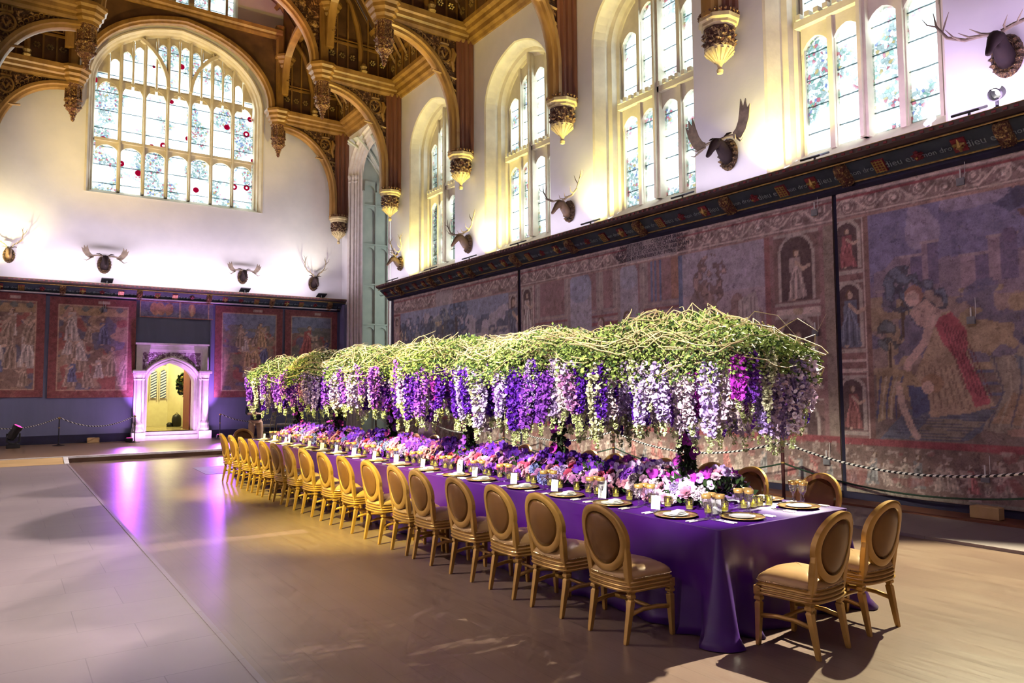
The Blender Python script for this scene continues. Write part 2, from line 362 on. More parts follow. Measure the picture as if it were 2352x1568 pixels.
# ================================================================ STRUCTURE
# ---- floor
mb = MB()
STN = 0.03
mb.add([(1.3, YN, 0), (8.77, YN, 0), (8.77, 21.4, 0), (1.3, 21.4, 0)], [(0, 1, 2, 3)])
st(mb.build('floor', 'floor'), 'worn boards of the floor running the length of the hall')
mb = MB(); mb.box(XL, 1.3, YN, 20.72, -0.05, STN); st(mb.build('floor', 'flags'), 'pale stone flags along the left side')
mb = MB(); mb.box(8.77, 10.15, YN, 21.4, -0.05, STN); st(mb.build('floor', 'flags'), 'stone strip along the foot of the tapestries')
mb = MB(); mb.box(10.15, XR, YN, 21.4, -0.05, 0.06); st(mb.build('floor', 'timberred'), 'dark red boards under the right tapestries')
mb = MB(); mb.box(1.285, 1.325, YN, 20.72, -0.05, 0.036); mb.box(8.74, 8.785, YN, 21.4, -0.05, 0.036); st(mb.build('trim_1', 'flags'))
# ---- dais at the far end, nosing and ramp
DZ = 0.155
mb = MB(); mb.box(XL, XR+2.5, 21.4, YE+0.2, -0.05, DZ); st(mb.build('floor', 'dais'), 'raised platform below the end wall')
mb = MB(); mb.box(XL, XR, 21.34, 21.46, DZ-0.045, DZ+0.006); st(mb.build('trim_2', 'whitestrip'))
mb = MB(); mb.add([(XL, 20.72, 0.033), (1.3, 20.72, 0.033), (1.3, 21.4, DZ), (XL, 21.4, DZ), (XL, 20.72, -0.04), (1.3, 20.72, -0.04), (1.3, 21.4, -0.04), (XL, 21.4, -0.04)],
    [(0, 1, 2, 3), (4, 5, 1, 0), (1, 5, 6, 2), (0, 3, 7, 4)])
M['rampwood'] = pmat('ramp_plywood', (0.62, 0.42, 0.2), (0.52, 0.34, 0.15), 0.55, scale=2, stretch=(0.4, 3, 1))
ramp_o = mb.build('ramp', 'rampwood'); tag(ramp_o, 'plywood ramp edged in white leading up to the platform', 'ramp')
mb = MB(); mb.add([(1.24, 20.7, 0.04), (1.34, 20.7, 0.04), (1.34, 21.4, DZ+0.008), (1.24, 21.4, DZ+0.008), (1.24, 20.7, 0.0), (1.34, 20.7, 0), (1.34, 21.4, 0.0), (1.24, 21.4, 0.0)], [(0, 1, 2, 3), (0, 4, 5, 1), (1, 5, 6, 2), (0, 3, 7, 4)])
tag(mb.build('edge_strip', 'whitestrip', ramp_o), 'white edging strip')

# ---- walls
HB = 5.3
WC = (1.65, 6.2, 10.7, 15.2, 19.75)
ops_r = [(c, 1.47, HB, 9.45, 1.35) for c in WC]
OC, OA = 24.5, 1.88
wall_with_openings('wall_right', RW, YN, YE, 0.0, ZC, ops_r+[(OC, OA, DZ, 9.9, 1.55)])
wall_with_openings('wall_left', LW, YN, YE, 0.0, ZC, [])
wall_with_openings('wall_near', lambda u, v, d: (u, YN-d, v), XL, XR, 0, 18.5, [])
EC = 4.74
wall_with_openings('wall_end', EW, XL, XR, 3.6, 14.9, [(EC, 2.8, 8.25, 12.0, 2.35)])
DCX, DHW = 4.62, 0.76
wall_with_openings('wall_end', EW, XL, XR, 0, 3.6, [(DCX, 0.8, 0.0, 2.05, 0.86)])
wall_with_openings('wall_end', EW, XL, XR, 14.9, 18.6, [(EC, 1.85, 15.0, 17.0, 0.5)])

# ---- right hand windows
def barsteps(): return [(0, 1.47), (0.03, 1.43), (0.28, 1.33), (0.3, 1.36), (0.38, 1.36), (0.42, 1.27), (0.55, 1.25), (0.58, 1.19), (0.72, 1.16)]
seeds = [(0, .2, .2), (3.1, 0.5, 0.3), (7.7, 1, 1), (11.3, 1, 1), (17.9, 1, 1)]
for k, c in enumerate(WC):
    zb = lambda d: HB+0.5*d/0.72
    mb = MB(); moulded_frame(mb, RW, c, barsteps(), zb, 9.45, lambda a: 1.35*a/1.47)
    win = st(mb.build('window_%d' % (k+1), 'stone'))
    d0, d1 = 0.56, 0.74
    tr = MB()
    for off, wd in ((-0.58, 0.045), (0, 0.075), (0.58, 0.045)):
        tr.prism([(c+off-wd, 5.72), (c+off+wd, 5.72), (c+off+wd, 10.7), (c+off-wd, 10.7)], d0-(0.06 if off == 0 else 0), d1, RW)
        if off == 0: tr.prism([(c-0.03, 5.72), (c+0.03, 5.72), (c+0.03, 10.7), (c-0.03, 10.7)], d0-0.14, d1, RW)
    for q in range(4):
        lc = c+(-0.87, -0.3, 0.3, 0.87)[q]; lw = 0.245
        arch_fill(tr, RW, lc, lw+0.028, 7.42, 0.36, 8.06, d0+0.04+0.004*q, d1, 10)
        arch_fill(tr, RW, lc, lw+0.03, 9.3 if q in (0, 3) else 9.75, 0.4, 11.4, d0+0.04+0.004*q, d1, 10)
        for sgn in (-1, 1): tr.prism([(lc+sgn*(lw-0.017), 5.72), (lc+sgn*(lw+0.035), 5.72), (lc+sgn*(lw+0.035), 9.8), (lc+sgn*(lw-0.017), 9.8)], d0+0.06+0.003*q+0.001*sgn, d1-0.005*q, RW)
    tr.build('tracery', 'stone', win)
    tm = MB(); tm.prism([(c-1.19, 7.98), (c+1.19, 7.98), (c+1.19, 8.1), (c-1.19, 8.1)], d0-0.06, d1, RW)
    x = c-1.16
    while x < c+1.12:
        tm.prism([(x, 8.1), (x+0.09, 8.1), (x+0.09, 8.19), (x, 8.19)], d0-0.1, d0+0.05, RW); x += 0.17
    tm.build('transom', 'stone', win)
    g = MB(); g.prism([(c-1.25, 5.7), (c+1.25, 5.7), (c+1.25, 10.85), (c-1.25, 10.85)], 0.68, 0.69, RW)
    g.build('glass', stained('stained_glass_right_%d' % k, 'Y', 0.47, seed=seeds[k][0]), win)

# ---- great end window
zb = lambda d: 8.25+0.2*d/0.45
mb = MB(); moulded_frame(mb, EW, EC, [(-0.02, 2.84), (-0.02, 2.78), (0.06, 2.73), (0.12, 2.73), (0.15, 2.68), (0.27, 2.66), (0.3, 2.6), (0.45, 2.56)], zb, 12.0, lambda a: 2.35*a/2.8, 30)
win = st(mb.build('window_6', 'stone'))
tr = MB(); pitch = 0.73
gh = lambda u: 12.0+arch_v((u-EC)/2.56, 2.35*2.56/2.8)
for q in range(8):
    u = EC+(q-3.5)*pitch
    if 0 < q < 7:
        top = gh(u)
        tr.prism([(u-0.055, 8.42), (u+0.055, 8.42), (u+0.055, top), (u-0.055, top)], 0.3, 0.48, EW)
        tr.prism([(u-0.025, 8.42), (u+0.025, 8.42), (u+0.025, top), (u-0.025, top)], 0.22, 0.48, EW)
tr.prism([(EC-2.56, 10.08), (EC+2.56, 10.08), (EC+2.56, 10.17), (EC-2.56, 10.17)], 0.26, 0.48, EW)
for q in range(7):
    u = EC+(q-3)*pitch
    arch_fill(tr, EW, u, 0.33, 9.72, 0.26, 10.12, 0.34, 0.48, 10)
    hz = 11.65
    arch_fill(tr, EW, u, 0.33, hz, 0.5, 12.22, 0.34, 0.48, 12)
    mu = gh(u)
    tr.prism([(u-0.03, 12.1), (u+0.03, 12.1), (u+0.03, mu), (u-0.03, mu)], 0.33, 0.48, EW)
    for sg in (-1, 1):
        uu = u+sg*0.19; top = min(gh(uu-0.12), gh(uu+0.12))
        s = top-0.42
        if s > 12.25: arch_fill(tr, EW, uu, 0.15, s, 0.24, 15.0 if False else top+0.02, 0.36, 0.48, 8); arch_fill(tr, EW, uu, 0.15, 12.0, 0.0, 12.28, 0.36, 0.48, 4)
        tr.prism([(uu-0.19, top), (uu+0.19, top), (uu+0.19, gh(uu)+0.3), (uu-0.19, gh(uu)+0.3)], 0.38, 0.48, EW)
for sg in (-1, 1):       # two curved ribs crossing the head
    path = []
    for i in range(13):
        t = i/12; path.append((EC+sg*(0.365+1.75*t**1.7), 12.3+1.75*(1-(1-t)**1.8)))
    path = [p for p in path if p[1] < gh(p[0])+0.05]
    tr.sweep([(-0.055, 0.2), (0.055, 0.2), (0.055, 0.48), (-0.055, 0.48)], path, lambda u, v, du, dv: (lambda a, b: EW(u-dv*a, v+du*a, b)))
tr.build('tracery', 'stone', win)
g = MB(); g.prism([(EC-2.7, 8.35), (EC+2.7, 8.35), (EC+2.7, 14.5), (EC-2.7, 14.5)], 0.42, 0.43, EW)
g.build('glass', stained('stained_glass_end', 'X', 0.62, seed=23.0, roses=1.7), win)
# gable window
mb = MB(); moulded_frame(mb, EW, EC, [(0, 1.85), (0.1, 1.8), (0.3, 1.75)], lambda d: 15.0, 17.0, lambda a: 0.5)
win = st(mb.build('window_7', 'stone')); tr = MB()
for q in range(6):
    u = EC-1.5+q*0.6; wq = 0.09 if q in (2, 3) else 0.04
    tr.prism([(u-wq, 15), (u+wq, 15), (u+wq, 17.4), (u-wq, 17.4)], 0.15, 0.3, EW)
tr.build('tracery', 'stone', win)
g = MB(); g.prism([(EC-1.9, 14.95), (EC+1.9, 14.95), (EC+1.9, 17.6), (EC-1.9, 17.6)], 0.26, 0.27, EW); g.build('glass', stained('stained_glass_gable', 'X', 0.5, seed=31.0), win)

# ---- oriel bay opening: moulded jamb, panelled return wall, fan vault
zb = lambda d: DZ
mb = MB(); moulded_frame(mb, RW, OC, [(-0.03, OA+0.02), (-0.03, OA-0.1), (0.05, OA-0.14), (0.06, OA-0.26), (0.13, OA-0.28), (0.15, OA-0.36), (0.2, OA-0.38), (0.22, OA-0.48), (0.3, OA-0.5), (0.34, OA-0.62)], zb, 9.9, lambda a: 1.55*a/OA, 24)
for d, a in ((0.0, OA-0.12), (0.1, OA-0.27), (0.18, OA-0.37)):
    for s in (-1, 1):
        mb.lathe([(0.06, 0), (0.05, 0.1), (0.035, 0.14), (0.035, 9.5), (0.06, 9.56), (0.045, 9.62), (0.075, 9.72), (0.075, 9.8)], 10, (XR+d, OC+s*a, DZ))
st(mb.build('trim_3', pmat('moulded_jamb_stone', (0.76, 0.71, 0.68), (0.66, 0.6, 0.56), 0.8)), 'tall moulded stone jamb and arch of the bay')
YB = OC+OA-0.62
mb = MB()
mb.add([(XR+0.3, YB, 0), (XR+2.6, YB, 0), (XR+2.6, YB, 11.5), (XR+0.3, YB, 11.5)], [(0, 1, 2, 3)])
mb.add([(XR+2.6, 21.0, 0), (XR+2.6, YB, 0), (XR+2.6, YB, 11.5), (XR+2.6, 21.0, 11.5)], [(0, 1, 2, 3)])
mb.add([(XR+0.35, 22.9, 0), (XR+2.6, 22.9, 0), (XR+2.6, 22.9, 11.5), (XR+0.35, 22.9, 11.5)], [(0, 1, 2, 3)])
mb.add([(XR+0.3, 22.9, 11.5), (XR+2.6, 22.9, 11.5), (XR+2.6, YB, 11.5), (XR+0.3, YB, 11.5)], [(0, 1, 2, 3)])
PB = lambda u, v, d: (u, YB+d, v)
for i in range(5):
    x = XR+0.33+i*0.5
    mb.prism([(x-0.035, 0.2), (x+0.035, 0.2), (x+0.035, 9.3), (x-0.035, 9.3)], -0.1, 0, PB)
    for zt in (1.2, 2.7, 4.2, 5.72, 7.24, 8.74):
        if i < 4: arch_fill(mb, PB, x+0.25, 0.215, zt-0.3, 0.22, zt, -0.07, 0, 8)
    if i < 4: arch_fill(mb, PB, x+0.25, 0.215, 9.25, 0.3, 9.7, -0.07, 0, 8)
for zt in (1.2, 2.7, 4.2, 5.72, 7.24, 8.74): mb.box(XR+0.3, XR+2.6, YB-0.11, YB, zt, zt+0.05)
for i in range(9):     # fan ribs
    a = PI*i/8; path = []
    for j in range(9):
        t = j/8; r = 0.15+1.5*t**1.6
        path.append((XR+1.3+math.cos(a)*r, YB-0.05-abs(math.sin(a))*r*0.9-0.1*t, 9.2+1.9*t**0.6))
    mb.tube(path, 0.045, 5)
mb.lathe([(0.1, 0), (0.35, 0.7), (0.8, 1.3), (1.5, 1.9)], 20, (XR+1.3, YB+0.05, 9.3), cap=False, sy=0.9)
st(mb.build('wall_bay', 'palestone'), 'pale panelled side of the tall window bay')
area('daylight_bay', (XR+2.3, 24.0, 5.5), (XR+1.2, YB, 5.5), 60, (0.8, 1.0, 0.92), 1.2, 8)

# ---- lower cloth lining of the walls
mb = MB(); mb.box(XL, DCX-1.12, YE-0.12, YE, DZ, 5.0); mb.box(DCX+1.2, XR-0.02, YE-0.12, YE, DZ, 5.0); mb.box(DCX-1.12, DCX+1.2, YE-0.1, YE, 3.35, 5.0)
mb.box(XR-0.12, XR, OC+OA, YE-0.12, DZ, 5.0)
st(mb.build('wall_lining_end', 'slate'), 'slate blue cloth lining the lower end wall')
mb = MB(); mb.box(XL, DCX-1.12, YE-0.14, YE-0.1, DZ, DZ+0.26); mb.box(DCX+1.2, XR, YE-0.14, YE-0.1, DZ, DZ+0.26); st(mb.build('baseboard_end', 'navy'))
mb = MB(); mb.box(XR-0.04, XR, YN, 22.45, 0.06, 5.0); st(mb.build('wall_lining_right', 'navy'), 'dark blue cloth behind the right tapestries')

# ---- lower cornices with bosses and gilt lettering
M['motto'] = pmat('faded_lettering', (0.3, 0.36, 0.4), None, 0.7)
def cornice(name, label, P, u0, u1, bosses, start, text=True):
    # P(u, v, d): d = distance out from the wall
    root = MB()
    def lay(mat, poly):
        q = MB(); n = len(poly); q.loft([[P(u0, v, d) for d, v in poly], [P(u1, v, d) for d, v in poly]]); return q, mat
    top = MB(); top.loft([[P(u, v, d) for d, v in ((0, 5.05), (0.5, 5.1), (0.58, 5.14), (0.6, 5.2), (0.5, 5.22), (0, 5.22))] for u in (u0, u1)])
    r = st(top.build(name, 'cornicewood'), label)
    q = MB(); q.loft([[P(u, v, d) for d, v in ((0, 5.06), (0.46, 5.06), (0.2, 4.84), (0, 4.84))] for u in (u0, u1)]); q.build('coving', 'blue', r)
    q = MB(); q.tube([P(u0, 5.07, 0.5), P(u1, 5.07, 0.5)], 0.013, 6); q.tube([P(u0, 4.835, 0.2), P(u1, 4.835, 0.2)], 0.014, 6); q.tube([P(u0, 5.2, 0.61), P(u1, 5.2, 0.61)], 0.006, 5); q.build('gilt_moulding', 'gold', r)
    q = MB(); q.loft([[P(u, v, d) for d, v in ((0, 4.84), (0.17, 4.84), (0.17, 4.78), (0.1, 4.74), (0, 4.74))] for u in (u0, u1)]); q.build('lower_band', 'navy', r)
    q = MB(); u = min(u0, u1)+0.05
    while u < max(u0, u1)-0.05:
        c = P(u, 5.165, 0.602); q.cbox(c, (0.05 if name == 'trim_5' else 0.012, 0.012 if name == 'trim_5' else 0.05, 0.03)); u += 0.125
    q.build('red_beading', 'redpaint', r)
    # bosses: rose, portcullis, fleur and tall brackets
    kinds = ('bracket', 'fleur', 'portcullis', 'rose', 'bracket', 'fleur', 'rose', 'portcullis')
    def at(u, s, t, o):       # s along, t up the slope, o out of the slope
        s, t, o = s*(0.78 if abs(s) < 0.5 else 1), t*0.88, o*0.8
        d = 0.33+t*0.76+o*0.62; v = 4.95+t*0.65-o*0.78
        return P(u+s, v, d)
    i = 0; u = start
    while u < max(u0, u1)-0.1:
        k = kinds[i % 8]; b = MB()
        if k == 'bracket':
            b.loft([[at(u, s, t, o) for s, o in ((-0.11, 0), (-0.1, h), (0, h+0.04), (0.1, h), (0.11, 0))] for t, h in ((0.2, 0.12), (0.1, 0.16), (-0.05, 0.12), (-0.2, 0.06))])
            for q1 in range(-2, 3):
                for q2 in range(-3, 4):
                    p = at(u, q1*0.04, q2*0.055, 0.13); b.lathe([(0.0, -0.018), (0.018, 0), (0, 0.018)], 5, p, False)
            b.build('bracket', 'carvedred', r)
        elif k == 'portcullis':
            for q1 in range(4): b.add([at(u, -0.09+q1*0.06-0.012, -0.12, 0.05), at(u, -0.09+q1*0.06+0.012, -0.12, 0.05), at(u, -0.09+q1*0.06+0.012, 0.12, 0.05), at(u, -0.09+q1*0.06-0.012, 0.12, 0.05)], [(0, 1, 2, 3)])
            for q1 in range(5): b.add([at(u, -0.1, -0.1+q1*0.05-0.01, 0.056), at(u, 0.1, -0.1+q1*0.05-0.01, 0.056), at(u, 0.1, -0.1+q1*0.05+0.01, 0.056), at(u, -0.1, -0.1+q1*0.05+0.01, 0.056)], [(0, 1, 2, 3)])
            b.mi = 1; b.loft([[at(u, s, t, o) for s, t in ((-0.11, -0.12), (0.11, -0.12), (0.11, 0.12), (-0.11, 0.12))] for o in (0, 0.04)])
            b.build('portcullis_boss', ('gold', 'redpaint'), r)
        elif k == 'rose':
            for ring, rr, n in ((0.02, 0.085, 5), (0.045, 0.05, 5)):
                for j in range(n):
                    a = 2*PI*j/n+ring*9; p = at(u, rr*math.cos(a)*0.8, rr*math.sin(a)*0.8, ring); b.lathe([(0, -0.03), (0.04, 0), (0, 0.03)], 6, p, False)
            b.mi = 1; b.lathe([(0, -0.025), (0.022, 0), (0, 0.025)], 6, at(u, 0, 0, 0.09), False)
            b.build('rose_boss', ('redpaint', 'gold'), r)
        else:
            b.tube([at(u, 0, -0.1, 0.05), at(u, 0, 0.0, 0.06), at(u, 0, 0.11, 0.03)], [0.02, 0.035, 0.008], 5)
            for s in (-1, 1): b.tube([at(u, 0, -0.05, 0.05), at(u, s*0.04, 0.04, 0.06), at(u, s*0.08, 0.03, 0.05), at(u, s*0.085, -0.02, 0.04)], [0.012, 0.022, 0.02, 0.01], 5)
            b.tube([at(u, -0.06, -0.04, 0.05), at(u, 0.06, -0.04, 0.05)], 0.012, 5)
            b.mi = 1; b.loft([[at(u, s, t, o) for s, t in ((-0.11, -0.12), (0.11, -0.12), (0.11, 0.12), (-0.11, 0.12))] for o in (0, 0.03)])
            b.build('fleur_boss', ('gold', 'redpaint'), r)
        if text:
            body = ('dieu et', 'mon droit')[i % 2]
            X = (Vector(at(u, 1, 0, 0))-Vector(at(u, 0, 0, 0))).normalized()*text
            Yv = (Vector(at(u, 0, 1, 0))-Vector(at(u, 0, 0, 0))).normalized(); Z = X.cross(Yv)
            p = Vector(at(u+0.27, 0, -0.02, 0.02)); mw = Matrix(((X.x, Yv.x, Z.x, p.x), (X.y, Yv.y, Z.y, p.y), (X.z, Yv.z, Z.z, p.z), (0, 0, 0, 1)))
            text_mesh('motto_lettering', body, 0.15 if i % 2 == 0 else 0.115, 'motto', r, mw)
        u += 0.54; i += 1
    return r
cornice('trim_4', 'painted and gilt cornice above the right tapestries', lambda u, v, d: (XR-d*1.0, u, v), YN, 22.5, True, 3.91-0.54*12, text=-1)
cornice('trim_5', 'painted and gilt cornice across the end wall', lambda u, v, d: (u, YE-d*0.9, v), XL, XR, True, XL+0.4, text=1)
mb = MB(); mb.box(XL, XR-0.3, YE-0.3, YE-0.16, 4.8, 4.835); st(mb.build('trim_6', 'whitestrip'), 'thin white strip under the end cornice')

# ---- carved stone door surround
def door():
    x0, x1 = DCX-0.95, DCX+0.97; K = 0.66
    P = lambda u, v, d: (u, YE-d, v)
    mb = MB(); moulded_frame(mb, lambda u, v, d: (u, YE-0.24+d, v), DCX, [(0.04, 0.94), (0.0, 0.92), (0.0, 0.88), (0.06, 0.85), (0.05, 0.8), (0.12, 0.78), (0.14, 0.73), (0.3, 0.71), (0.6, 0.71)], lambda d: 0.42, 2.05, lambda a: 0.86*a/0.92, 24, K)
    for (a, b) in ((x0-0.14, x0+0.03), (x1-0.03, x1+0.14)):
        mb.box(a, b, YE-0.26, YE-0.0, 0.4, 3.14)
    mb.box(x0-0.1, DCX-0.9, YE-0.2, YE, 0.4, 3.2); mb.box(DCX+0.9, x1+0.1, YE-0.2, YE, 0.4, 3.2)
    mb.box(x0-0.14, x1+0.14, YE-0.26, YE-0.0, 3.14, 3.3); mb.box(x0+0.02, x1-0.02, YE-0.22, YE, 3.06, 3.15)
    mb.box(x0-0.18, x1+0.18, YE-0.32, YE-0.0, 3.3, 3.36)
    r = st(mb.build('door_1', 'doorstone'), 'carved stone doorway with violet light')
    sp = MB(); arch_fill(sp, lambda u, v, d: (u, YE-0.19+d, v), DCX, 0.955, 2.05, 0.89, 3.08, 0, 0.02, 24, K); sp.build('carved_spandrel', 'carvedpurple', r)
    for s, cx in ((-1, x0-0.06), (1, x1+0.06)):
        c = MB()
        for ox, oy, rr in ((0, 0, 0.085), (-s*0.13, 0.06, 0.05), (s*0.09, 0.08, 0.05)):
            c.lathe([(rr*1.9, 0), (rr*1.9, 0.1), (rr*1.4, 0.2), (rr*1.5, 0.28), (rr, 0.36), (rr, 1.72), (rr*1.25, 1.76), (rr*1.1, 1.8), (rr*1.5, 1.9), (rr*1.6, 2.0)], 12, (cx+ox, YE-0.3+oy, 0.4))
        c.box(cx-0.2, cx+0.2, YE-0.44, YE-0.16, 2.36, 2.43); c.box(cx-0.17, cx+0.17, YE-0.42, YE-0.16, 2.43, 2.47)
        c.build('door_column', 'doorstone', r)
        c = MB(); c.box(cx-0.2, cx+0.2, YE-0.5, YE-0.15, DZ, 0.42); c.build('column_base', 'doorstone', r)
    s = MB(); s.box(DCX-0.92, DCX+0.92, YE-0.34, YE+0.3, DZ, 0.3); s.box(DCX-0.84, DCX+0.84, YE-0.16, YE+0.4, 0.3, 0.42); s.build('step', 'doorstone', r)
    return r
door()
# corridor beyond the doorway
M['yellowwall'] = pmat('warm_corridor_plaster', (0.85, 0.78, 0.5), (0.8, 0.72, 0.45), 0.8)
mb = MB()
mb.add([(2.5, YE+4.2, 0.4), (5.25, YE+4.2, 0.4), (5.25, YE+4.2, 4.5), (2.5, YE+4.2, 4.5)], [(0, 1, 2, 3)])
mb.add([(5.25, YE+4.2, 0.4), (5.6, YE+3.6, 0.4), (5.6, YE+3.6, 4.5), (5.25, YE+4.2, 4.5)], [(0, 1, 2, 3)])
mb.add([(5.6, YE+3.6, 0.4), (7.6, YE+3.6, 0.4), (7.6, YE+3.6, 4.5), (5.6, YE+3.6, 4.5)], [(0, 1, 2, 3)])
mb.add([(2.5, YE+0.1, 0.4), (2.5, YE+4.2, 0.4), (2.5, YE+4.2, 4.5), (2.5, YE+0.1, 4.5)], [(0, 1, 2, 3)])
mb.add([(7.6, YE+0.1, 0.4), (7.6, YE+4.2, 0.4), (7.6, YE+4.2, 4.5), (7.6, YE+0.1, 4.5)], [(0, 1, 2, 3)])
mb.add([(2.5, YE+0.1, 4.5), (7.6, YE+0.1, 4.5), (7.6, YE+4.2, 4.5), (2.5, YE+4.2, 4.5)], [(0, 1, 2, 3)])
st(mb.build('wall_corridor', 'yellowwall'), 'bright yellow walls of the room beyond the doorway')
mb = MB(); mb.box(2.5, 7.6, YE+0.1, YE+4.2, 0.3, 0.42); st(mb.build('floor', pmat('polished_corridor_floor', (0.5, 0.42, 0.22), None, 0.2)), 'polished floor beyond the doorway')
# patterned lights in the corridor wall
m, nt, b = newmat('diagonal_leaded_glass'); v = coords(nt, (1, 1, 1), (0, 0.5, 0)); wv = N(nt, 'ShaderNodeTexWave', bands_direction='Z'); wv.inputs['Scale'].default_value = 3.4; wv.inputs['Distortion'].default_value = 1.5; nt.links.new(v, wv.inputs[0])
nt.links.new(ramp(nt, wv.outputs[0], [(0.42, (0.03, 0.05, 0.12)), (0.55, (0.85, 0.88, 0.9))]), b.inputs['Base Color']); M['diag'] = m
mb = MB()
for cx in (4.72, 5.06):
    PW = lambda u, v, d: (u, YE+4.12+d, v)
    pts = [(cx-0.1, 1.5), (cx+0.1, 1.5)]+arch_pts(cx, 0.1, 2.45, 0.14, 8)[::-1]; mb.prism(pts, -0.02, 0.03, PW)
    pts = [(cx-0.1, 2.78), (cx+0.1, 2.78), (cx+0.1, 3.4), (cx-0.1, 3.4)]; mb.prism(pts, -0.02, 0.03, PW)
w8 = st(mb.build('window_8', 'diag'), 'narrow patterned window lights in the yellow room')
mb = MB()
for cx in (4.72, 5.06): mb.tube([(cx-0.13, YE+4.1, 1.45), (cx-0.13, YE+4.1, 2.5), (cx, YE+4.1, 2.64), (cx+0.13, YE+4.1, 2.5), (cx+0.13, YE+4.1, 1.45)], 0.02, 5)
mb.build('window_frame', 'stone', w8)
mb = MB(); mb.box(DCX+0.7, DCX+0.76, YE+0.5, YE+1.6, 0.42, 2.9); o = st(mb.build('door_2', 'redpaint'), 'dark red door leaf standing open'); 
h = MB(); h.lathe([(0.03, 0), (0.03, 0.04)], 8, (DCX+0.69, YE+1.4, 1.45)); h.build('door_handle', 'gold', o)

# ---- roof carpentry
def ceiling():
    prof = [(5.9, 12.0), (5.9, 12.25), (3.35, 16.2), (0, 18.2)]
    mb = MB()
    for sgn in (-1, 1):
        for (s0, z0), (s1, z1) in zip(prof, prof[1:]):
            mb.add([(XC+sgn*s0, YN, z0), (XC+sgn*s0, YE, z0), (XC+sgn*s1, YE, z1), (XC+sgn*s1, YN, z1)], [(0, 1, 2, 3)])
    o = st(mb.build('ceiling', 'timberdark'), 'dark boarded slopes of the hammerbeam roof')
    rf = MB()
    for sgn in (-1, 1):
        for (s0, z0), (s1, z1) in zip(prof[1:], prof[2:]):
            y = YE-0.3
            while y > 4:
                rf.tube([(XC+sgn*(s0-0.06), y, z0-0.03), (XC+sgn*(s1-0.06), y, z1-0.06)], 0.05, 4); y -= 0.42
            for t in (0.0, 0.35, 0.7):
                s = s0+(s1-s0)*t; z = z0+(z1-z0)*t
                rf.tube([(XC+sgn*(s-0.1), YN, z-0.08), (XC+sgn*(s-0.1), YE, z-0.08)], 0.1, 4)
    rf.build('rafters', 'timber', o)
ceiling()
# wall plate cornice timber and the panelled frieze above it
for sgn, nm in ((1, 'trim_7'), (-1, 'trim_8')):
    P = lambda d, z, y: (XC+sgn*(5.905-d), y, z)
    mb = MB(); mb.loft([[P(d, z, y) for d, z in ((0, 11.5), (0.06, 11.5), (0.1, 11.58), (0.18, 11.62), (0.2, 11.74), (0.3, 11.78), (0.32, 11.88), (0.42, 11.92), (0.44, 12.02), (0.0, 12.05))] for y in (YN, YE)])
    o = st(mb.build(nm, 'timber'), 'moulded oak wall plate along the wall top')
    mb = MB(); mb.box(*(sorted((XC+sgn*5.62, XC+sgn*5.58))), YN, YE, 12.02, 12.75); mb.build('frieze_board', 'timberdark', o)
    mb = MB(); mb.box(*(sorted((XC+sgn*5.66, XC+sgn*5.5))), YN, YE, 12.75, 12.9)
    y = 8.0
    while y < YE:
        mb.box(*(sorted((XC+sgn*5.58, XC+sgn*5.53))), y-0.03, y+0.03, 12.02, 12.75); y += 0.5
    mb.build('frieze_rail', 'timber', o)
    mb = MB(); y = 8.25
    while y < YE:
        x = XC+sgn*5.56
        for j in range(6):
            a = 2*PI*j/6; mb.lathe([(0, -0.05), (0.045, 0), (0, 0.05)], 5, (x, y+0.08*math.cos(a), 12.42+0.08*math.sin(a)), False)
        mb.lathe([(0, -0.04), (0.03, 0), (0, 0.04)], 5, (x-sgn*0.04, y, 12.42), False); y += 0.5
    mb.build('frieze_rosettes', 'gold', o)

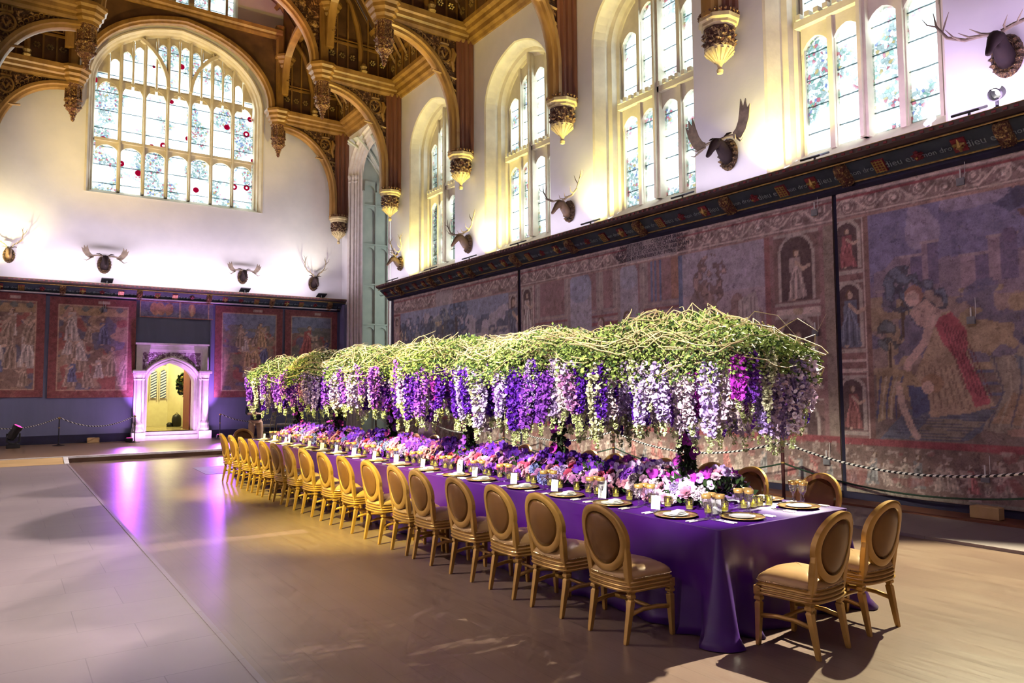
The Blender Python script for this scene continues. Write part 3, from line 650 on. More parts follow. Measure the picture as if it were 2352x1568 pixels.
def truss(Y, first=False, n=0):
    lab = ['against the end wall', 'second from the end wall', 'third from the end wall', 'fourth from the end wall', 'fifth from the end wall'][n]
    r = empty('roof_truss', (XC, Y, 0)); tag(r, 'carved oak hammerbeam roof truss, '+lab, 'roof truss', 'hammerbeam trusses', 'structure')
    sides = (1, -1)
    for sg in sides:
        PP = lambda s, z, d: (sg*s, d, z)
        # wall post
        mb = MB(); mb.loft([[PP(5.89, z, -0.2), PP(5.8, z, -0.2), PP(5.77, z, -0.16), PP(5.73, z, -0.16), PP(5.7, z, -0.2), PP(5.63, z, -0.2), PP(5.6, z, -0.15), PP(5.55, z, -0.15), PP(5.5, z, -0.19), PP(5.45, z, -0.13), PP(5.38, z, -0.12), PP(5.38, z, -0.06), PP(5.41, z, -0.03), PP(5.41, z, 0.03), PP(5.38, z, 0.06), PP(5.38, z, 0.12), PP(5.45, z, 0.13), PP(5.5, z, 0.2), PP(5.89, z, 0.2)] for z in (8.3, 11.6)])
        mb.build('wall_post', 'timberred', r)
        # arched brace: moulded rib
        path = [(5.42, 8.3), (5.42, 8.8)]
        for i in range(19):
            th = i/18*PI/2; path.append((3.28+2.14*math.cos(th)**0.92 if math.cos(th) > 0 else 3.28, 9.0+2.48*math.sin(th)**0.95))
        prof = [(-0.02, -0.19), (0.07, -0.19), (0.1, -0.13), (0.17, -0.11), (0.2, -0.04), (0.2, 0.04), (0.17, 0.11), (0.1, 0.13), (0.07, 0.19), (-0.02, 0.19)]
        mb = MB(); mb.sweep(prof, path, lambda u, v, du, dv: (lambda a, b: PP(u-dv*a, v+du*a, b)))
        mb.build('arched_brace', 'timber', r, smooth='auto')
        # spandrel
        mb = MB(); pts = path
        for (s0, z0), (s1, z1) in zip(pts, pts[1:]):
            mb.add([PP(s0, z0, d) for d in (-0.07,)]+[PP(s1, z1, -0.07), PP(s1 if z1 < 0 else max(s1, s1), 11.6, -0.07), PP(s0, 11.6, -0.07)], [(0, 1, 2, 3)])
            mb.add([PP(s0, z0, 0.07), PP(s1, z1, 0.07), PP(s1, 11.6, 0.07), PP(s0, 11.6, 0.07)], [(0, 1, 2, 3)])
        mb.build('carved_spandrel', 'carved', r)
        mb = MB()   # raised shield, crown, figure and rail on the spandrel
        for dy in (-0.1,):
            ring = [(5.0+0.2*math.cos(a), 11.05+0.23*math.sin(a)) for a in np.linspace(0, 2*PI, 17)]
            mb.tube([PP(u, v, dy) for u, v in ring], 0.035, 5)
            mb.tube([PP(4.92, 11.1, dy), PP(5.0, 10.95, dy), PP(5.08, 11.1, dy)], 0.04, 5)
            mb.tube([PP(4.86, 11.34, dy), PP(5.14, 11.34, dy)], 0.04, 5)
            for q in (-0.1, 0, 0.1): mb.tube([PP(5.0+q, 11.36, dy), PP(5.0+q, 11.48, dy)], 0.025, 4)
            mb.tube([PP(5.3, 10.6, dy), PP(5.24, 10.85, dy-0.02), PP(5.3, 11.1, dy-0.02), PP(5.26, 11.25, dy)], [0.03, 0.06, 0.08, 0.05], 6)
            mb.tube([PP(5.3, 11.05, dy), PP(5.16, 10.9, dy-0.03)], 0.03, 5)
            mb.tube([PP(4.62, 10.5, dy), PP(5.38, 10.42, dy)], 0.035, 4)
            for q in range(16):
                t = 0.12+q/18; s = 3.5+1.9*t; zc = 9.2+2.3*math.sqrt(max(0.02, 1-t**1.6)); zc = min(11.45, zc+0.22)
                mb.tube([PP(s+0.07*math.cos(a)*(1-a/9), min(11.5, zc+0.07*math.sin(a)), dy) for a in np.linspace(0, 5.5, 8)], 0.018, 4)
        mb.build('carved_figures', 'gold' if n < 0 else 'timber', r)
        # hammer beam
        mb = MB(); mb.loft([[PP(s, z, d) for z, d in ((11.5, -0.16), (11.58, -0.2), (11.66, -0.2), (11.7, -0.26), (11.8, -0.28), (11.84, -0.33), (11.98, -0.35), (11.98, 0.35), (11.84, 0.33), (11.8, 0.28), (11.7, 0.26), (11.66, 0.2), (11.58, 0.2), (11.5, 0.16))] for s in (3.2, 5.85)])
        mb.build('hammer_beam', 'timber', r)
        # capital and pendant at its end
        mb = MB(); mb.lathe([(0.3, 11.46), (0.3, 11.54), (0.36, 11.6), (0.36, 11.68), (0.43, 11.74), (0.43, 11.84), (0.5, 11.9), (0.5, 11.99)], 8, (sg*3.24, 0, 0), ph=PI/8); mb.build('beam_capital', 'timber', r)
        def pend(mbp, c, zt, k, w):
            pr = [(0.25, 0), (0.27, -0.03), (0.24, -0.07), (0.22, -0.1), (0.215, -0.42), (0.25, -0.45), (0.26, -0.5), (0.22, -0.54), (0.24, -0.62), (0.2, -0.72), (0.22, -0.78), (0.12, -0.88), (0.1, -0.9), (0.12, -0.93), (0.075, -0.96), (0.085, -1.02), (0.05, -1.05), (0.065, -1.1), (0.04, -1.16), (0.0, -1.19)]
            mbp.lathe([(a*w, zt+b*k) for a, b in pr], 8, c, ph=PI/8)
            for j in range(8):
                a = 2*PI*j/8+PI/8; x, y = c[0]+0.235*w*math.cos(a), c[1]+0.235*w*math.sin(a)
                mbp.tube([(x, y, zt-0.08*k), (x, y, zt-0.46*k)], 0.022*w, 4)
                mbp.lathe([(0, -0.05*w), (0.05*w, 0), (0, 0.05*w)], 5, (x*1.0, y, zt-0.5*k), False)
                mbp.lathe([(0, -0.05*w), (0.045*w, 0), (0, 0.05*w)], 5, (c[0]+0.22*w*math.cos(a+0.3), c[1]+0.22*w*math.sin(a+0.3), zt-0.7*k), False)
        mb = MB(); pend(mb, (sg*3.24, 0, 0), 11.47, 1.0, 1.0); mb.build('pendant', 'carvedred', r)
        # hammer post with upper capital and small pendant
        mb = MB(); mb.loft([[PP(s, z, d) for s, d in ((3.1, -0.1), (3.16, -0.17), (3.34, -0.17), (3.4, -0.1), (3.4, 0.1), (3.34, 0.17), (3.16, 0.17), (3.1, 0.1))] for z in (11.95, 15.2)]); mb.build('hammer_post', 'timber', r)
        mb = MB(); mb.lathe([(0.17, 13.6), (0.22, 13.68), (0.22, 13.75), (0.3, 13.82), (0.3, 13.9), (0.38, 13.96), (0.38, 14.05)], 8, (sg*3.42, -0.12, 0), ph=PI/8); mb.build('post_capital', 'timber', r)
        mb = MB(); pend(mb, (sg*3.46, -0.16, 0), 13.62, 0.72, 0.62); mb.build('small_pendant', 'carvedred', r)
        # longitudinal arched braces towards the neighbouring trusses
        for dr in ((1, -1) if not first else (-1,)):
            path = [(0.12*dr, 12.6), (0.2*dr, 13.2)]+[(dr*(0.25+2.0*(1-math.cos(t))), 13.3+1.15*math.sin(t)) for t in np.linspace(0.1, PI/2, 10)]
            mb = MB(); mb.sweep([(-0.06, -0.12), (0.1, -0.12), (0.12, 0), (0.1, 0.12), (-0.06, 0.12)], path, lambda u, v, du, dv: (lambda a, b: (sg*(3.4)+b, u-dr*0-abs(dv)*a*dr*-1, v-abs(du)*a*-1)))
            mb.build('long_brace', 'timber', r, smooth='auto')
        # boarded screen above the hammer beam with rosette frieze and strut
        if n < 4:
            mb = MB(); mb.add([PP(3.4, 11.98, 0.05), PP(5.6, 11.98, 0.05), PP(5.6, 12.7, 0.05), PP(3.4, 16.0, 0.05)], [(0, 1, 2, 3)])
            mb.add([PP(3.4, 11.98, 0.09), PP(5.6, 11.98, 0.09), PP(5.6, 12.7, 0.09), PP(3.4, 16.0, 0.09)], [(0, 1, 2, 3)]); mb.build('boarded_screen', 'timberdark', r)
            mb = MB()
            for s in (3.72, 4.08, 4.78, 5.14, 5.48): mb.box(*sorted((sg*(s-0.025), sg*(s+0.025))), 0.0, 0.06, 11.98, 12.7 if s > 5.3 else 13.0+(5.6-s)*1.2)
            mb.box(*sorted((sg*3.4, sg*5.6)), -0.02, 0.06, 12.92, 12.99); mb.box(*sorted((sg*3.4, sg*5.6)), -0.02, 0.06, 13.05, 13.08)
            mb.tube([PP(4.5, 12.0, -0.03), PP(4.5, 12.9, -0.03), PP(4.4, 13.6, -0.03), PP(4.15, 14.3, -0.03), PP(3.7, 14.9, -0.03)], 0.09, 6)
            mb.build('screen_mullions', 'timber', r)
            mb = MB()
            for s in (3.56, 3.9, 4.25, 4.95, 5.3):
                for j in range(6):
                    a = 2*PI*j/6; mb.lathe([(0, -0.04), (0.045, 0), (0, 0.04)], 5, (sg*(s+0.07*math.cos(a)), 0.03, 12.55+0.07*math.sin(a)), False)
                mb.lathe([(0, -0.03), (0.03, 0), (0, 0.03)], 5, (sg*s, 0.0, 12.55), False)
            mb.build('screen_rosettes', 'gold', r)
            mb = MB(); mb.lathe([(0.1, 0), (0.13, 0.05), (0.08, 0.12), (0.12, 0.2), (0.05, 0.3)], 8, (sg*4.5, -0.3, 11.98)); mb.build('gilt_crest', 'gold', r)
    # central arch rib and spandrel panel up to the collar beam
    A = 3.02; path = [(-A, 11.95)]+[(u, v) for u, v in arch_pts(0, A, 12.05, 2.45, 32)]+[(A, 11.95)]
    prof = [(-0.04, -0.19), (0.08, -0.19), (0.11, -0.12), (0.17, -0.1), (0.2, 0), (0.17, 0.1), (0.11, 0.12), (0.08, 0.19), (-0.04, 0.19)]
    mb = MB(); mb.sweep([(-a, b) for a, b in prof], path, lambda u, v, du, dv: (lambda a, b: (u-dv*a, b, v+du*a))); mb.build('central_arch', 'timber', r, smooth='auto')
    mb = MB(); arch_fill(mb, lambda u, v, d: (u, d, v), 0, A+0.1, 12.05, 2.48, 14.8, -0.04, 0.04, 28); mb.build('carved_arch_panel', 'carved' if n else 'timberdark', r)
    mb = MB(); mb.loft([[(u, d, z) for z, d in ((14.66, -0.12), (14.74, -0.16), (14.8, -0.16), (14.86, -0.22), (14.98, -0.24), (14.98, 0.24), (14.66, 0.12))] for u in (-3.3, 3.3)]); mb.build('collar_beam', 'timber', r)
    mb = MB()
    for s in (-1.1, 1.1): mb.lathe([(0.16, 0), (0.2, -0.05), (0.15, -0.1), (0.17, -0.2), (0.1, -0.3), (0.06, -0.36), (0.08, -0.42), (0.0, -0.52)], 8, (s, 0, 14.66))
    if n: mb.build('collar_pendant', 'gold', r)
    return r
TY = [26.55, 22.0, 17.4, 12.85, 8.35]
for n, y in enumerate(TY): truss(y, n == 0, n)

# carved stone corbels under the wall posts
def corbel(c, sg, label):
    r = empty('wall_corbel', c); tag(r, label, 'corbel', 'corbels carrying the roof trusses', 'structure')
    mb = MB(); mb.lathe([(0.0, -0.9), (0.05, -0.88), (0.06, -0.82), (0.035, -0.78), (0.05, -0.72), (0.08, -0.68), (0.18, -0.56), (0.24, -0.5), (0.26, -0.46)], 16)
    mb.lathe([(0.27, -0.09), (0.32, -0.05), (0.32, 0.0), (0.37, 0.03), (0.37, 0.1), (0.3, 0.12)], 8, ph=PI/8)
    for j in range(14):
        a = 2*PI*j/14; mb.tube([(0.09*math.cos(a), 0.09*math.sin(a), -0.67), (0.17*math.cos(a), 0.17*math.sin(a), -0.58), (0.25*math.cos(a), 0.25*math.sin(a), -0.5)], [0.012, 0.02, 0.028], 5)
    mb.build('moulding', 'corbelstone', r, smooth='auto')
    mb = MB(); mb.lathe([(0.25, -0.47), (0.28, -0.44), (0.27, -0.3), (0.3, -0.12), (0.27, -0.08)], 8, ph=PI/8)
    for j in range(8):
        a = 2*PI*j/8
        for q in range(5): mb.lathe([(0, -0.045), (0.05, 0), (0, 0.045)], 6, ((0.265)*math.cos(a)+0.05*math.cos(q*1.26)*-math.sin(a), 0.265*math.sin(a)+0.05*math.cos(q*1.26)*math.cos(a), -0.27+0.09*math.sin(q*1.26)), False)
    mb.build('carved_band', 'carvedstone', r)
    mb = MB()
    for j in range(24):
        a = 2*PI*j/24; mb.lathe([(0, -0.03), (0.035, 0.02), (0, 0.07)], 5, (0.34*math.cos(a), 0.34*math.sin(a), 0.14), False)
    mb.build('cresting', 'carvedred', r)
    return r
for n, y in enumerate(TY):
    corbel((XR-0.32, y, 8.22), 1, 'carved stone corbel on the right wall, '+['in the far corner', 'beside the bay', 'between the far windows', 'with portcullis, between the middle windows', 'with carved rose, nearest the camera'][n])
corbel((XL+0.32, TY[0], 8.22), -1, 'carved stone corbel in the far left corner')
# ================================================================ TAPESTRIES
def smooth_noise(u, v, sc_, seed, oct_=3):
    r = np.random.default_rng(seed); out = np.zeros_like(u); amp = 1; tot = 0
    for k in range(oct_):
        G = r.random((160, 160)); x = u*sc_*(2**k)+7.3*k; y = v*sc_*(2**k)+3.1*k
        xi = np.floor(x).astype(int); yi = np.floor(y).astype(int); fx = x-xi; fy = y-yi; fx = fx*fx*(3-2*fx); fy = fy*fy*(3-2*fy)
        g = lambda a, b: G[a % 160, b % 160]
        out += amp*((g(xi, yi)*(1-fx)+g(xi+1, yi)*fx)*(1-fy)+(g(xi, yi+1)*(1-fx)+g(xi+1, yi+1)*fx)*fy); tot += amp; amp *= 0.55
    return out/tot
class Cloth:
    """a woven picture: colours laid on a fine grid of the cloth itself"""
    def __init__(s, wd, ht, step, seed=1, base=(0.2, 0.14, 0.11)):
        s.w, s.h = wd, ht; s.nu = max(2, int(wd/step)); s.nv = max(2, int(ht/step))
        s.U, s.V = np.meshgrid(np.linspace(0, wd, s.nu+1), np.linspace(0, ht, s.nv+1)); s.C = np.zeros(s.U.shape+(3,))+np.array(base); s.seed = seed
        s.q = smooth_noise(s.U, s.V, 2.2, seed, 3)-0.5; s.r = smooth_noise(s.U, s.V, 2.0, seed+9, 3)-0.5; s.fine = smooth_noise(s.U, s.V, 9, seed+4, 3)
    def put(s, m, c, a=1.0): m = m.astype(float)*a; s.C = s.C*(1-m[..., None])+np.array(c)*m[..., None]
    def rect(s, u0, u1, v0, v1, c, a=1.0): s.put((s.U >= u0) & (s.U <= u1) & (s.V >= v0) & (s.V <= v1), c, a)
    def ell(s, u, v, ru, rv, c, a=1.0, wob=0.0, rot=0.0):
        du, dv = s.U-u+s.q*wob, s.V-v+s.r*wob; cu = du*math.cos(rot)+dv*math.sin(rot); cv = -du*math.sin(rot)+dv*math.cos(rot)
        s.put((cu/ru)**2+(cv/rv)**2 < 1, c, a)
    def poly(s, pts, c, a=1.0, wob=0.0):
        U = s.U+s.q*wob; V = s.V+s.r*wob; ins = np.zeros(U.shape, bool); n = len(pts)
        for i in range(n):
            x0, y0 = pts[i]; x1, y1 = pts[(i+1) % n]
            if y0 == y1: continue
            c_ = ((y0 > V) != (y1 > V)) & (U < (x1-x0)*(V-y0)/(y1-y0)+x0); ins ^= c_
        s.put(ins, c, a)
    def line(s, pts, wd, c, a=1.0):
        for (x0, y0), (x1, y1) in zip(pts, pts[1:]):
            L2 = (x1-x0)**2+(y1-y0)**2+1e-9; t = np.clip(((s.U-x0)*(x1-x0)+(s.V-y0)*(y1-y0))/L2, 0, 1)
            s.put((s.U-x0-t*(x1-x0))**2+(s.V-y0-t*(y1-y0))**2 < wd*wd, c, a)
    def speck(s, u0, u1, v0, v1, c, thr=0.55, sc_=6, a=0.8, seed=5):
        n = smooth_noise(s.U, s.V, sc_, s.seed*13+seed, 2); s.put((s.U >= u0) & (s.U <= u1) & (s.V >= v0) & (s.V <= v1) & (n > thr), c, a)
    def folds(s, u0, u1, v0, v1, dark, n=6, slope=0.2):
        t = np.sin((s.U-u0+(s.V-v0)*slope+s.q*0.5)*n*2*PI/(u1-u0)); s.put((s.U >= u0) & (s.U <= u1) & (s.V >= v0) & (s.V <= v1) & (t > 0.5), dark, 0.5)
    def figure(s, u, v, h, robe, skin=(0.42, 0.3, 0.24), lean=0.0, arm=1, hair=(0.16, 0.09, 0.05)):
        dk = tuple(x*0.45 for x in robe); lt = tuple(min(1, x*1.6+0.03) for x in robe)
        s.poly([(u-0.2*h, v), (u-0.12*h+lean*h*0.4, v+0.42*h), (u-0.11*h+lean*h*0.8, v+0.78*h), (u+0.11*h+lean*h*0.8, v+0.78*h), (u+0.13*h+lean*h*0.4, v+0.42*h), (u+0.22*h, v)], robe, 1, 0.12*h)
        for k in range(5):
            x = u-0.14*h+k*0.07*h; s.line([(x, v+0.02*h), (x+lean*h*0.4+0.01*h*(2-k), v+0.36*h), (u+lean*h*0.7, v+0.66*h)], 0.012*h, dk if k % 2 else lt, 0.8)
        s.line([(u+lean*h*0.8, v+0.7*h), (u+arm*0.16*h+lean*h*0.8, v+0.56*h), (u+arm*0.27*h+lean*h*0.9, v+0.62*h)], 0.033*h, skin)
        s.ell(u+lean*h, v+0.88*h, 0.06*h, 0.078*h, hair); s.ell(u+lean*h+arm*0.015*h, v+0.87*h, 0.048*h, 0.062*h, skin)
        s.ell(u-0.06*h, v+0.0, 0.05*h, 0.02*h, skin)
    def tree(s, u, v, h, leaf=(0.08, 0.11, 0.12), trunk=(0.1, 0.07, 0.05)):
        s.line([(u, v), (u+0.02*h, v+0.5*h)], 0.025*h, trunk)
        n = smooth_noise(s.U, s.V, 9, s.seed*7+int(u*10), 2); d = ((s.U-u)/(0.28*h))**2+((s.V-v-0.68*h)/(0.34*h))**2
        s.put((d < 1) & (n > 0.42), leaf, 0.9); s.put((d < 0.95) & (n > 0.6), tuple(x*2.6 for x in leaf), 0.7)
    def scroll(s, u0, u1, v0, v1, bgc, fg, horizontal=True, dark=(0.08, 0.05, 0.05)):
        s.rect(u0, u1, v0, v1, bgc); n = smooth_noise(s.U, s.V, 11, s.seed+77, 2)
        if horizontal: t, w_, L = s.U-u0, (s.V-(v0+v1)/2), (v1-v0)
        else: t, w_, L = s.V-v0, (s.U-(u0+u1)/2), (u1-u0)
        ins = (s.U >= u0) & (s.U <= u1) & (s.V >= v0) & (s.V <= v1)
        P_ = L*1.7; ph = t/P_*2*PI
        d = np.abs(w_-0.26*L*np.sin(ph)); s.put(ins & (d < 0.05*L), fg)
        cx = (np.floor(t/(P_/2))+0.5)*(P_/2); sg = np.where(np.floor(t/(P_/2)) % 2 == 0, -1, 1); rr = np.sqrt((t-cx)**2+(w_-sg*0.08*L)**2); an = np.arctan2(w_-sg*0.08*L, t-cx)
        sp = np.abs(((rr/(0.3*L)*2-an/(2*PI)) % 1)-0.5); s.put(ins & (rr < 0.3*L) & (sp < 0.16), fg, 0.9); s.put(ins & (rr < 0.07*L), tuple(min(1, x*1.2) for x in fg)); s.put(ins & (n > 0.66), fg, 0.55); s.put(ins & (n < 0.3), dark, 0.5)
    def niche(s, u0, u1, v0, v1, robe, bgc=(0.1, 0.06, 0.07)):
        st_ = (0.36, 0.31, 0.3); s.rect(u0, u1, v0, v1, (0.2, 0.12, 0.12)); c = (u0+u1)/2; a = (u1-u0)*0.34; zs = v1-a-0.06
        s.rect(c-a-0.05, c+a+0.05, v0+0.08, zs, st_); s.ell(c, zs, a+0.05, a+0.05, st_); s.rect(c-a, c+a, v0+0.08, zs, bgc); s.ell(c, zs, a, a, bgc)
        s.rect(u0, u1, v0, v0+0.06, st_); s.rect(u0, u1, v1-0.04, v1, st_); s.figure(c, v0+0.1, (zs-v0)*1.02, robe)
    def build(s, name, P, parent, out=0.0, sag=0.02, seed=3):
        n = smooth_noise(s.U, s.V*0.3, 1.1, seed, 2)-0.5; D = out+sag*n*2
        mod = 0.82+0.36*s.fine; s.C *= mod[..., None]; L_ = s.C.mean(-1, keepdims=True); s.C = (s.C*0.68+L_*np.array((1.12, 0.92, 0.98))*0.32)*0.84+np.array((0.2, 0.145, 0.15))*0.16; n1 = smooth_noise(s.U, s.V, 13, s.seed+31, 2); n2 = smooth_noise(s.U, s.V*0.8, 4.5, s.seed+57, 3); s.C = np.clip(s.C, 0, 1)**1.12*1.22; s.C *= (np.where(n1 > 0.62, 1.12, np.where(n1 < 0.36, 0.84, 1.0))*(0.9+0.2*n2)*1.7)[..., None]
        vs = [P(u, v, d) for u, v, d in zip(s.U.ravel(), s.V.ravel(), D.ravel())]
        W_ = s.nu+1; fs = []
        for j in range(s.nv):
            b = j*W_
            for i in range(s.nu): fs.append((b+i, b+i+1, b+i+1+W_, b+i+W_))
        me = bpy.data.meshes.new(name); me.from_pydata(vs, [], fs); at = me.color_attributes.new('Col', 'FLOAT_COLOR', 'POINT')
        rgba = np.ones((s.C.shape[0]*s.C.shape[1], 4), np.float32); rgba[:, :3] = np.clip(s.C.reshape(-1, 3), 0, 1); at.data.foreach_set('color', rgba.ravel())
        me.materials.append(M['weave']); me.polygons.foreach_set('use_smooth', [True]*len(me.polygons)); o = bpy.data.objects.new(name, me); COL.objects.link(o); o.parent = parent; return o
m, nt, b = newmat('woven_picture'); at = N(nt, 'ShaderNodeAttribute', attribute_name='Col'); v = coords(nt)
f1 = noise(nt, v, 34, 3, 0.7); ed = voro(nt, mix(nt, 0.3, v, noise(nt, v, 6, 3, out=1)), 11, 'DISTANCE_TO_EDGE')
c = mix(nt, 0.45, at.outputs['Color'], ramp(nt, f1, [(0.3, 0.45), (0.6, 1.0)]), 'MULTIPLY'); c = mix(nt, ramp(nt, ed, [(0.0, 0.3), (0.03, 0)]), c, (0.05, 0.035, 0.04))
hi = noise(nt, v, 13, 4, 0.75); c = mix(nt, ramp(nt, hi, [(0.6, 0), (0.66, 0.25)]), c, (0.42, 0.34, 0.33)); lo = noise(nt, v, 9, 4, 0.8); c = mix(nt, ramp(nt, lo, [(0.36, 0.4), (0.42, 0)]), c, (0.07, 0.045, 0.06))
nt.links.new(c, b.inputs['Base Color']); b.inputs['Roughness'].default_value = 0.85; b.inputs['Specular IOR Level'].default_value = 0.2; bump(nt, b, f1, 0.2, 0.01); M['weave'] = m
M['hem'] = pmat('tapestry_hem', (0.12, 0.08, 0.07), None, 0.9)

def hang(name, label, cl, P, thick=0.03):
    """cloth panel with its picture, a back lining and a hem"""
    r = empty(name, (0, 0, 0)); tag(r, label, 'tapestry', 'woven tapestries on the hall walls')
    cl.build('woven_picture', P, r, out=0.035)
    mb = MB(); mb.prism([(0, 0), (cl.w, 0), (cl.w, cl.h), (0, cl.h)], 0.0, 0.012, P); mb.build('lining', 'hem', r)
    return r
ZB, ZT = 0.17, 4.74
BORD = (0.25, 0.17, 0.17); FG = (0.47, 0.38, 0.37); RED = (0.27, 0.045, 0.065)
def border_top(cl, h=0.42):
    cl.scroll(0, cl.w, cl.h-h, cl.h, (0.24, 0.16, 0.165), FG)
    for v, c in ((cl.h-0.03, FG), (cl.h-0.09, RED), (cl.h-h+0.06, FG), (cl.h-h+0.01, (0.34, 0.2, 0.18))): cl.rect(0, cl.w, v-0.016, v+0.01, c)
def frieze_bottom(cl, v1=0.74):
    cl.rect(0, cl.w, 0, v1, (0.18, 0.12, 0.11)); cl.rect(0, cl.w, v1-0.02, v1+0.07, RED); cl.rect(0, cl.w, 0.02, 0.05, (0.2, 0.2, 0.16))
    r = random.Random(cl.seed); u = 0.12
    while u < cl.w-0.1:
        hgt = r.uniform(0.3, 0.5); cl.figure(u, 0.14, hgt, r.choice([(0.3, 0.24, 0.22), (0.24, 0.2, 0.17), (0.32, 0.1, 0.1), (0.16, 0.18, 0.2)]), (0.42, 0.34, 0.31), r.uniform(-0.2, 0.2), r.choice((-1, 1)))
        u += r.uniform(0.18, 0.3)
    cl.speck(0, cl.w, 0.05, v1, (0.38, 0.3, 0.28), 0.66, 14, 0.7)
    cl.speck(0, cl.w, 0.05, v1, (0.26, 0.05, 0.06), 0.7, 4, 0.5, 8)
def RP(y_left): return lambda u, v, d: (XR-0.04-d, y_left-u, ZB+v)
H = ZT-ZB
# --- nearest tapestry (women washing at a river before a town)
cl = Cloth(4.6, H, 0.02, 21, (0.2, 0.16, 0.17))
f0 = 0.5
cl.rect(f0, 9, 0.8, H, (0.17, 0.14, 0.27)); cl.put((cl.V > 3.2+cl.q*0.4), (0.15, 0.15, 0.33), 0.9); cl.speck(f0, 5, 3.2, H, (0.3, 0.25, 0.38), 0.52, 1.6, 0.6, 3)
cl.poly([(f0, 3.25), (0.9, 3.45), (1.4, 3.3), (2.4, 3.35), (3.2, 3.5), (4.6, 3.3), (4.6, 2.0), (f0, 2.0)], (0.2, 0.16, 0.25), 1, 0.25)
for u, v, w_, h_ in ((0.95, 2.9, 0.35, 0.55), (1.25, 3.0, 0.22, 0.62), (0.6, 2.75, 0.16, 0.25), (1.75, 2.9, 0.45, 0.45), (2.1, 2.95, 0.35, 0.6), (2.5, 2.8, 0.5, 0.5), (3.1, 2.9, 0.5, 0.7)):
    cl.rect(u, u+w_, v, v+h_, (0.13, 0.11, 0.24)); cl.rect(u, u+w_*0.4, v, v+h_, (0.26, 0.19, 0.28)); cl.rect(u-0.02, u+w_+0.02, v+h_-0.04, v+h_, (0.3, 0.23, 0.3))
cl.ell(2.35, 3.52, 0.09, 0.1, (0.12, 0.09, 0.2))
cl.rect(f0, 5, 0.8, 2.55, (0.24, 0.18, 0.17)); cl.put((cl.V > 1.9) & (cl.V < 2.8+cl.q*0.5) & (cl.U > f0), (0.27, 0.2, 0.2)); cl.speck(f0, 5, 1.6, 2.9, (0.32, 0.24, 0.14), 0.55, 2.2, 0.8, 2); cl.speck(f0, 5, 1.9, 3.0, (0.1, 0.11, 0.24), 0.6, 4, 0.8, 4)
cl.rect(f0, 2.4, 0.8, 1.75, (0.17, 0.13, 0.13)); cl.poly([(f0+0.05, 0.82), (0.95, 1.25), (2.3, 1.28), (1.75, 0.85)], (0.1, 0.13, 0.2)); cl.poly([(0.95, 0.88), (1.25, 1.15), (2.0, 1.1), (1.65, 0.86)], (0.24, 0.21, 0.15), 0.8, 0.1)
for k in range(12): cl.line([(0.6+0.06*k, 0.86+0.035*k), (1.7+0.05*k, 0.84+0.035*k)], 0.006, (0.05, 0.07, 0.15), 0.7)
for v in (1.45, 1.6, 1.75, 1.3): cl.rect(1.4, 3.0, v, v+0.035, (0.1, 0.12, 0.24))
cl.tree(0.95, 2.3, 1.0, (0.05, 0.07, 0.12)); cl.tree(0.75, 1.85, 0.7, (0.06, 0.08, 0.1)); cl.tree(1.3, 2.05, 1.0, (0.05, 0.07, 0.12)); cl.tree(2.75, 3.2, 1.25, (0.17, 0.09, 0.09)); cl.tree(2.6, 3.6, 0.9, (0.07, 0.08, 0.18))
cl.poly([(2.15, 4.0), (2.35, 4.12), (2.75, 4.2), (2.95, 4.12), (2.6, 4.0), (2.4, 3.84)], (0.06, 0.07, 0.17), 0.9, 0.2)
# standing woman: red mantle over ochre dress
cl.poly([(1.12, 1.75), (1.3, 2.2), (1.35, 2.55), (1.6, 2.6), (1.75, 2.25), (1.9, 1.7), (2.1, 1.32), (1.75, 1.22), (1.3, 1.15), (1.15, 1.4)], (0.33, 0.24, 0.17), 1, 0.08)
cl.poly([(1.38, 2.5), (1.62, 2.58), (1.8, 2.3), (1.78, 2.0), (2.05, 1.35), (1.85, 1.3), (1.65, 1.95), (1.5, 2.15)], (0.36, 0.06, 0.1), 1, 0.06)
for k in range(6): cl.line([(1.5+0.05*k, 2.45-0.03*k), (1.62+0.05*k, 2.0), (1.75+0.06*k, 1.55-0.02*k)], 0.01, (0.14, 0.03, 0.05), 0.8)
for k in range(7): cl.line([(1.22+0.07*k, 1.85), (1.25+0.09*k, 1.28)], 0.009, (0.17, 0.11, 0.09), 0.8)
cl.poly([(1.05, 2.62), (1.28, 2.8), (1.5, 2.6), (1.35, 2.35), (1.15, 2.45)], (0.4, 0.27, 0.26)); cl.line([(1.38, 2.62), (1.25, 2.2), (1.0, 1.9), (0.98, 1.75)], 0.055, (0.42, 0.29, 0.28)); cl.ell(1.12, 2.86, 0.13, 0.15, (0.28, 0.14, 0.12)); cl.ell(1.1, 2.82, 0.1, 0.11, (0.44, 0.3, 0.29))
# bending woman
cl.poly([(0.52, 1.75), (0.75, 1.85), (1.05, 1.8), (1.2, 1.6), (1.1, 1.35), (0.85, 1.45), (0.72, 1.15), (0.52, 1.05)], (0.3, 0.22, 0.13), 1, 0.05)
for k in range(5): cl.line([(0.6+0.08*k, 1.72), (0.56+0.06*k, 1.4), (0.52+0.07*k, 1.12)], 0.014, ((0.05, 0.08, 0.22), (0.4, 0.34, 0.26))[k % 2], 0.9)
cl.poly([(0.98, 1.6), (1.25, 1.55), (1.28, 1.25), (1.05, 1.12)], (0.05, 0.08, 0.2)); cl.line([(0.85, 1.6), (0.9, 1.3), (1.02, 0.98), (1.08, 0.88)], 0.05, (0.43, 0.32, 0.28)); cl.ell(1.32, 1.62, 0.15, 0.13, (0.28, 0.17, 0.1)); cl.ell(1.26, 1.56, 0.08, 0.09, (0.44, 0.31, 0.27))
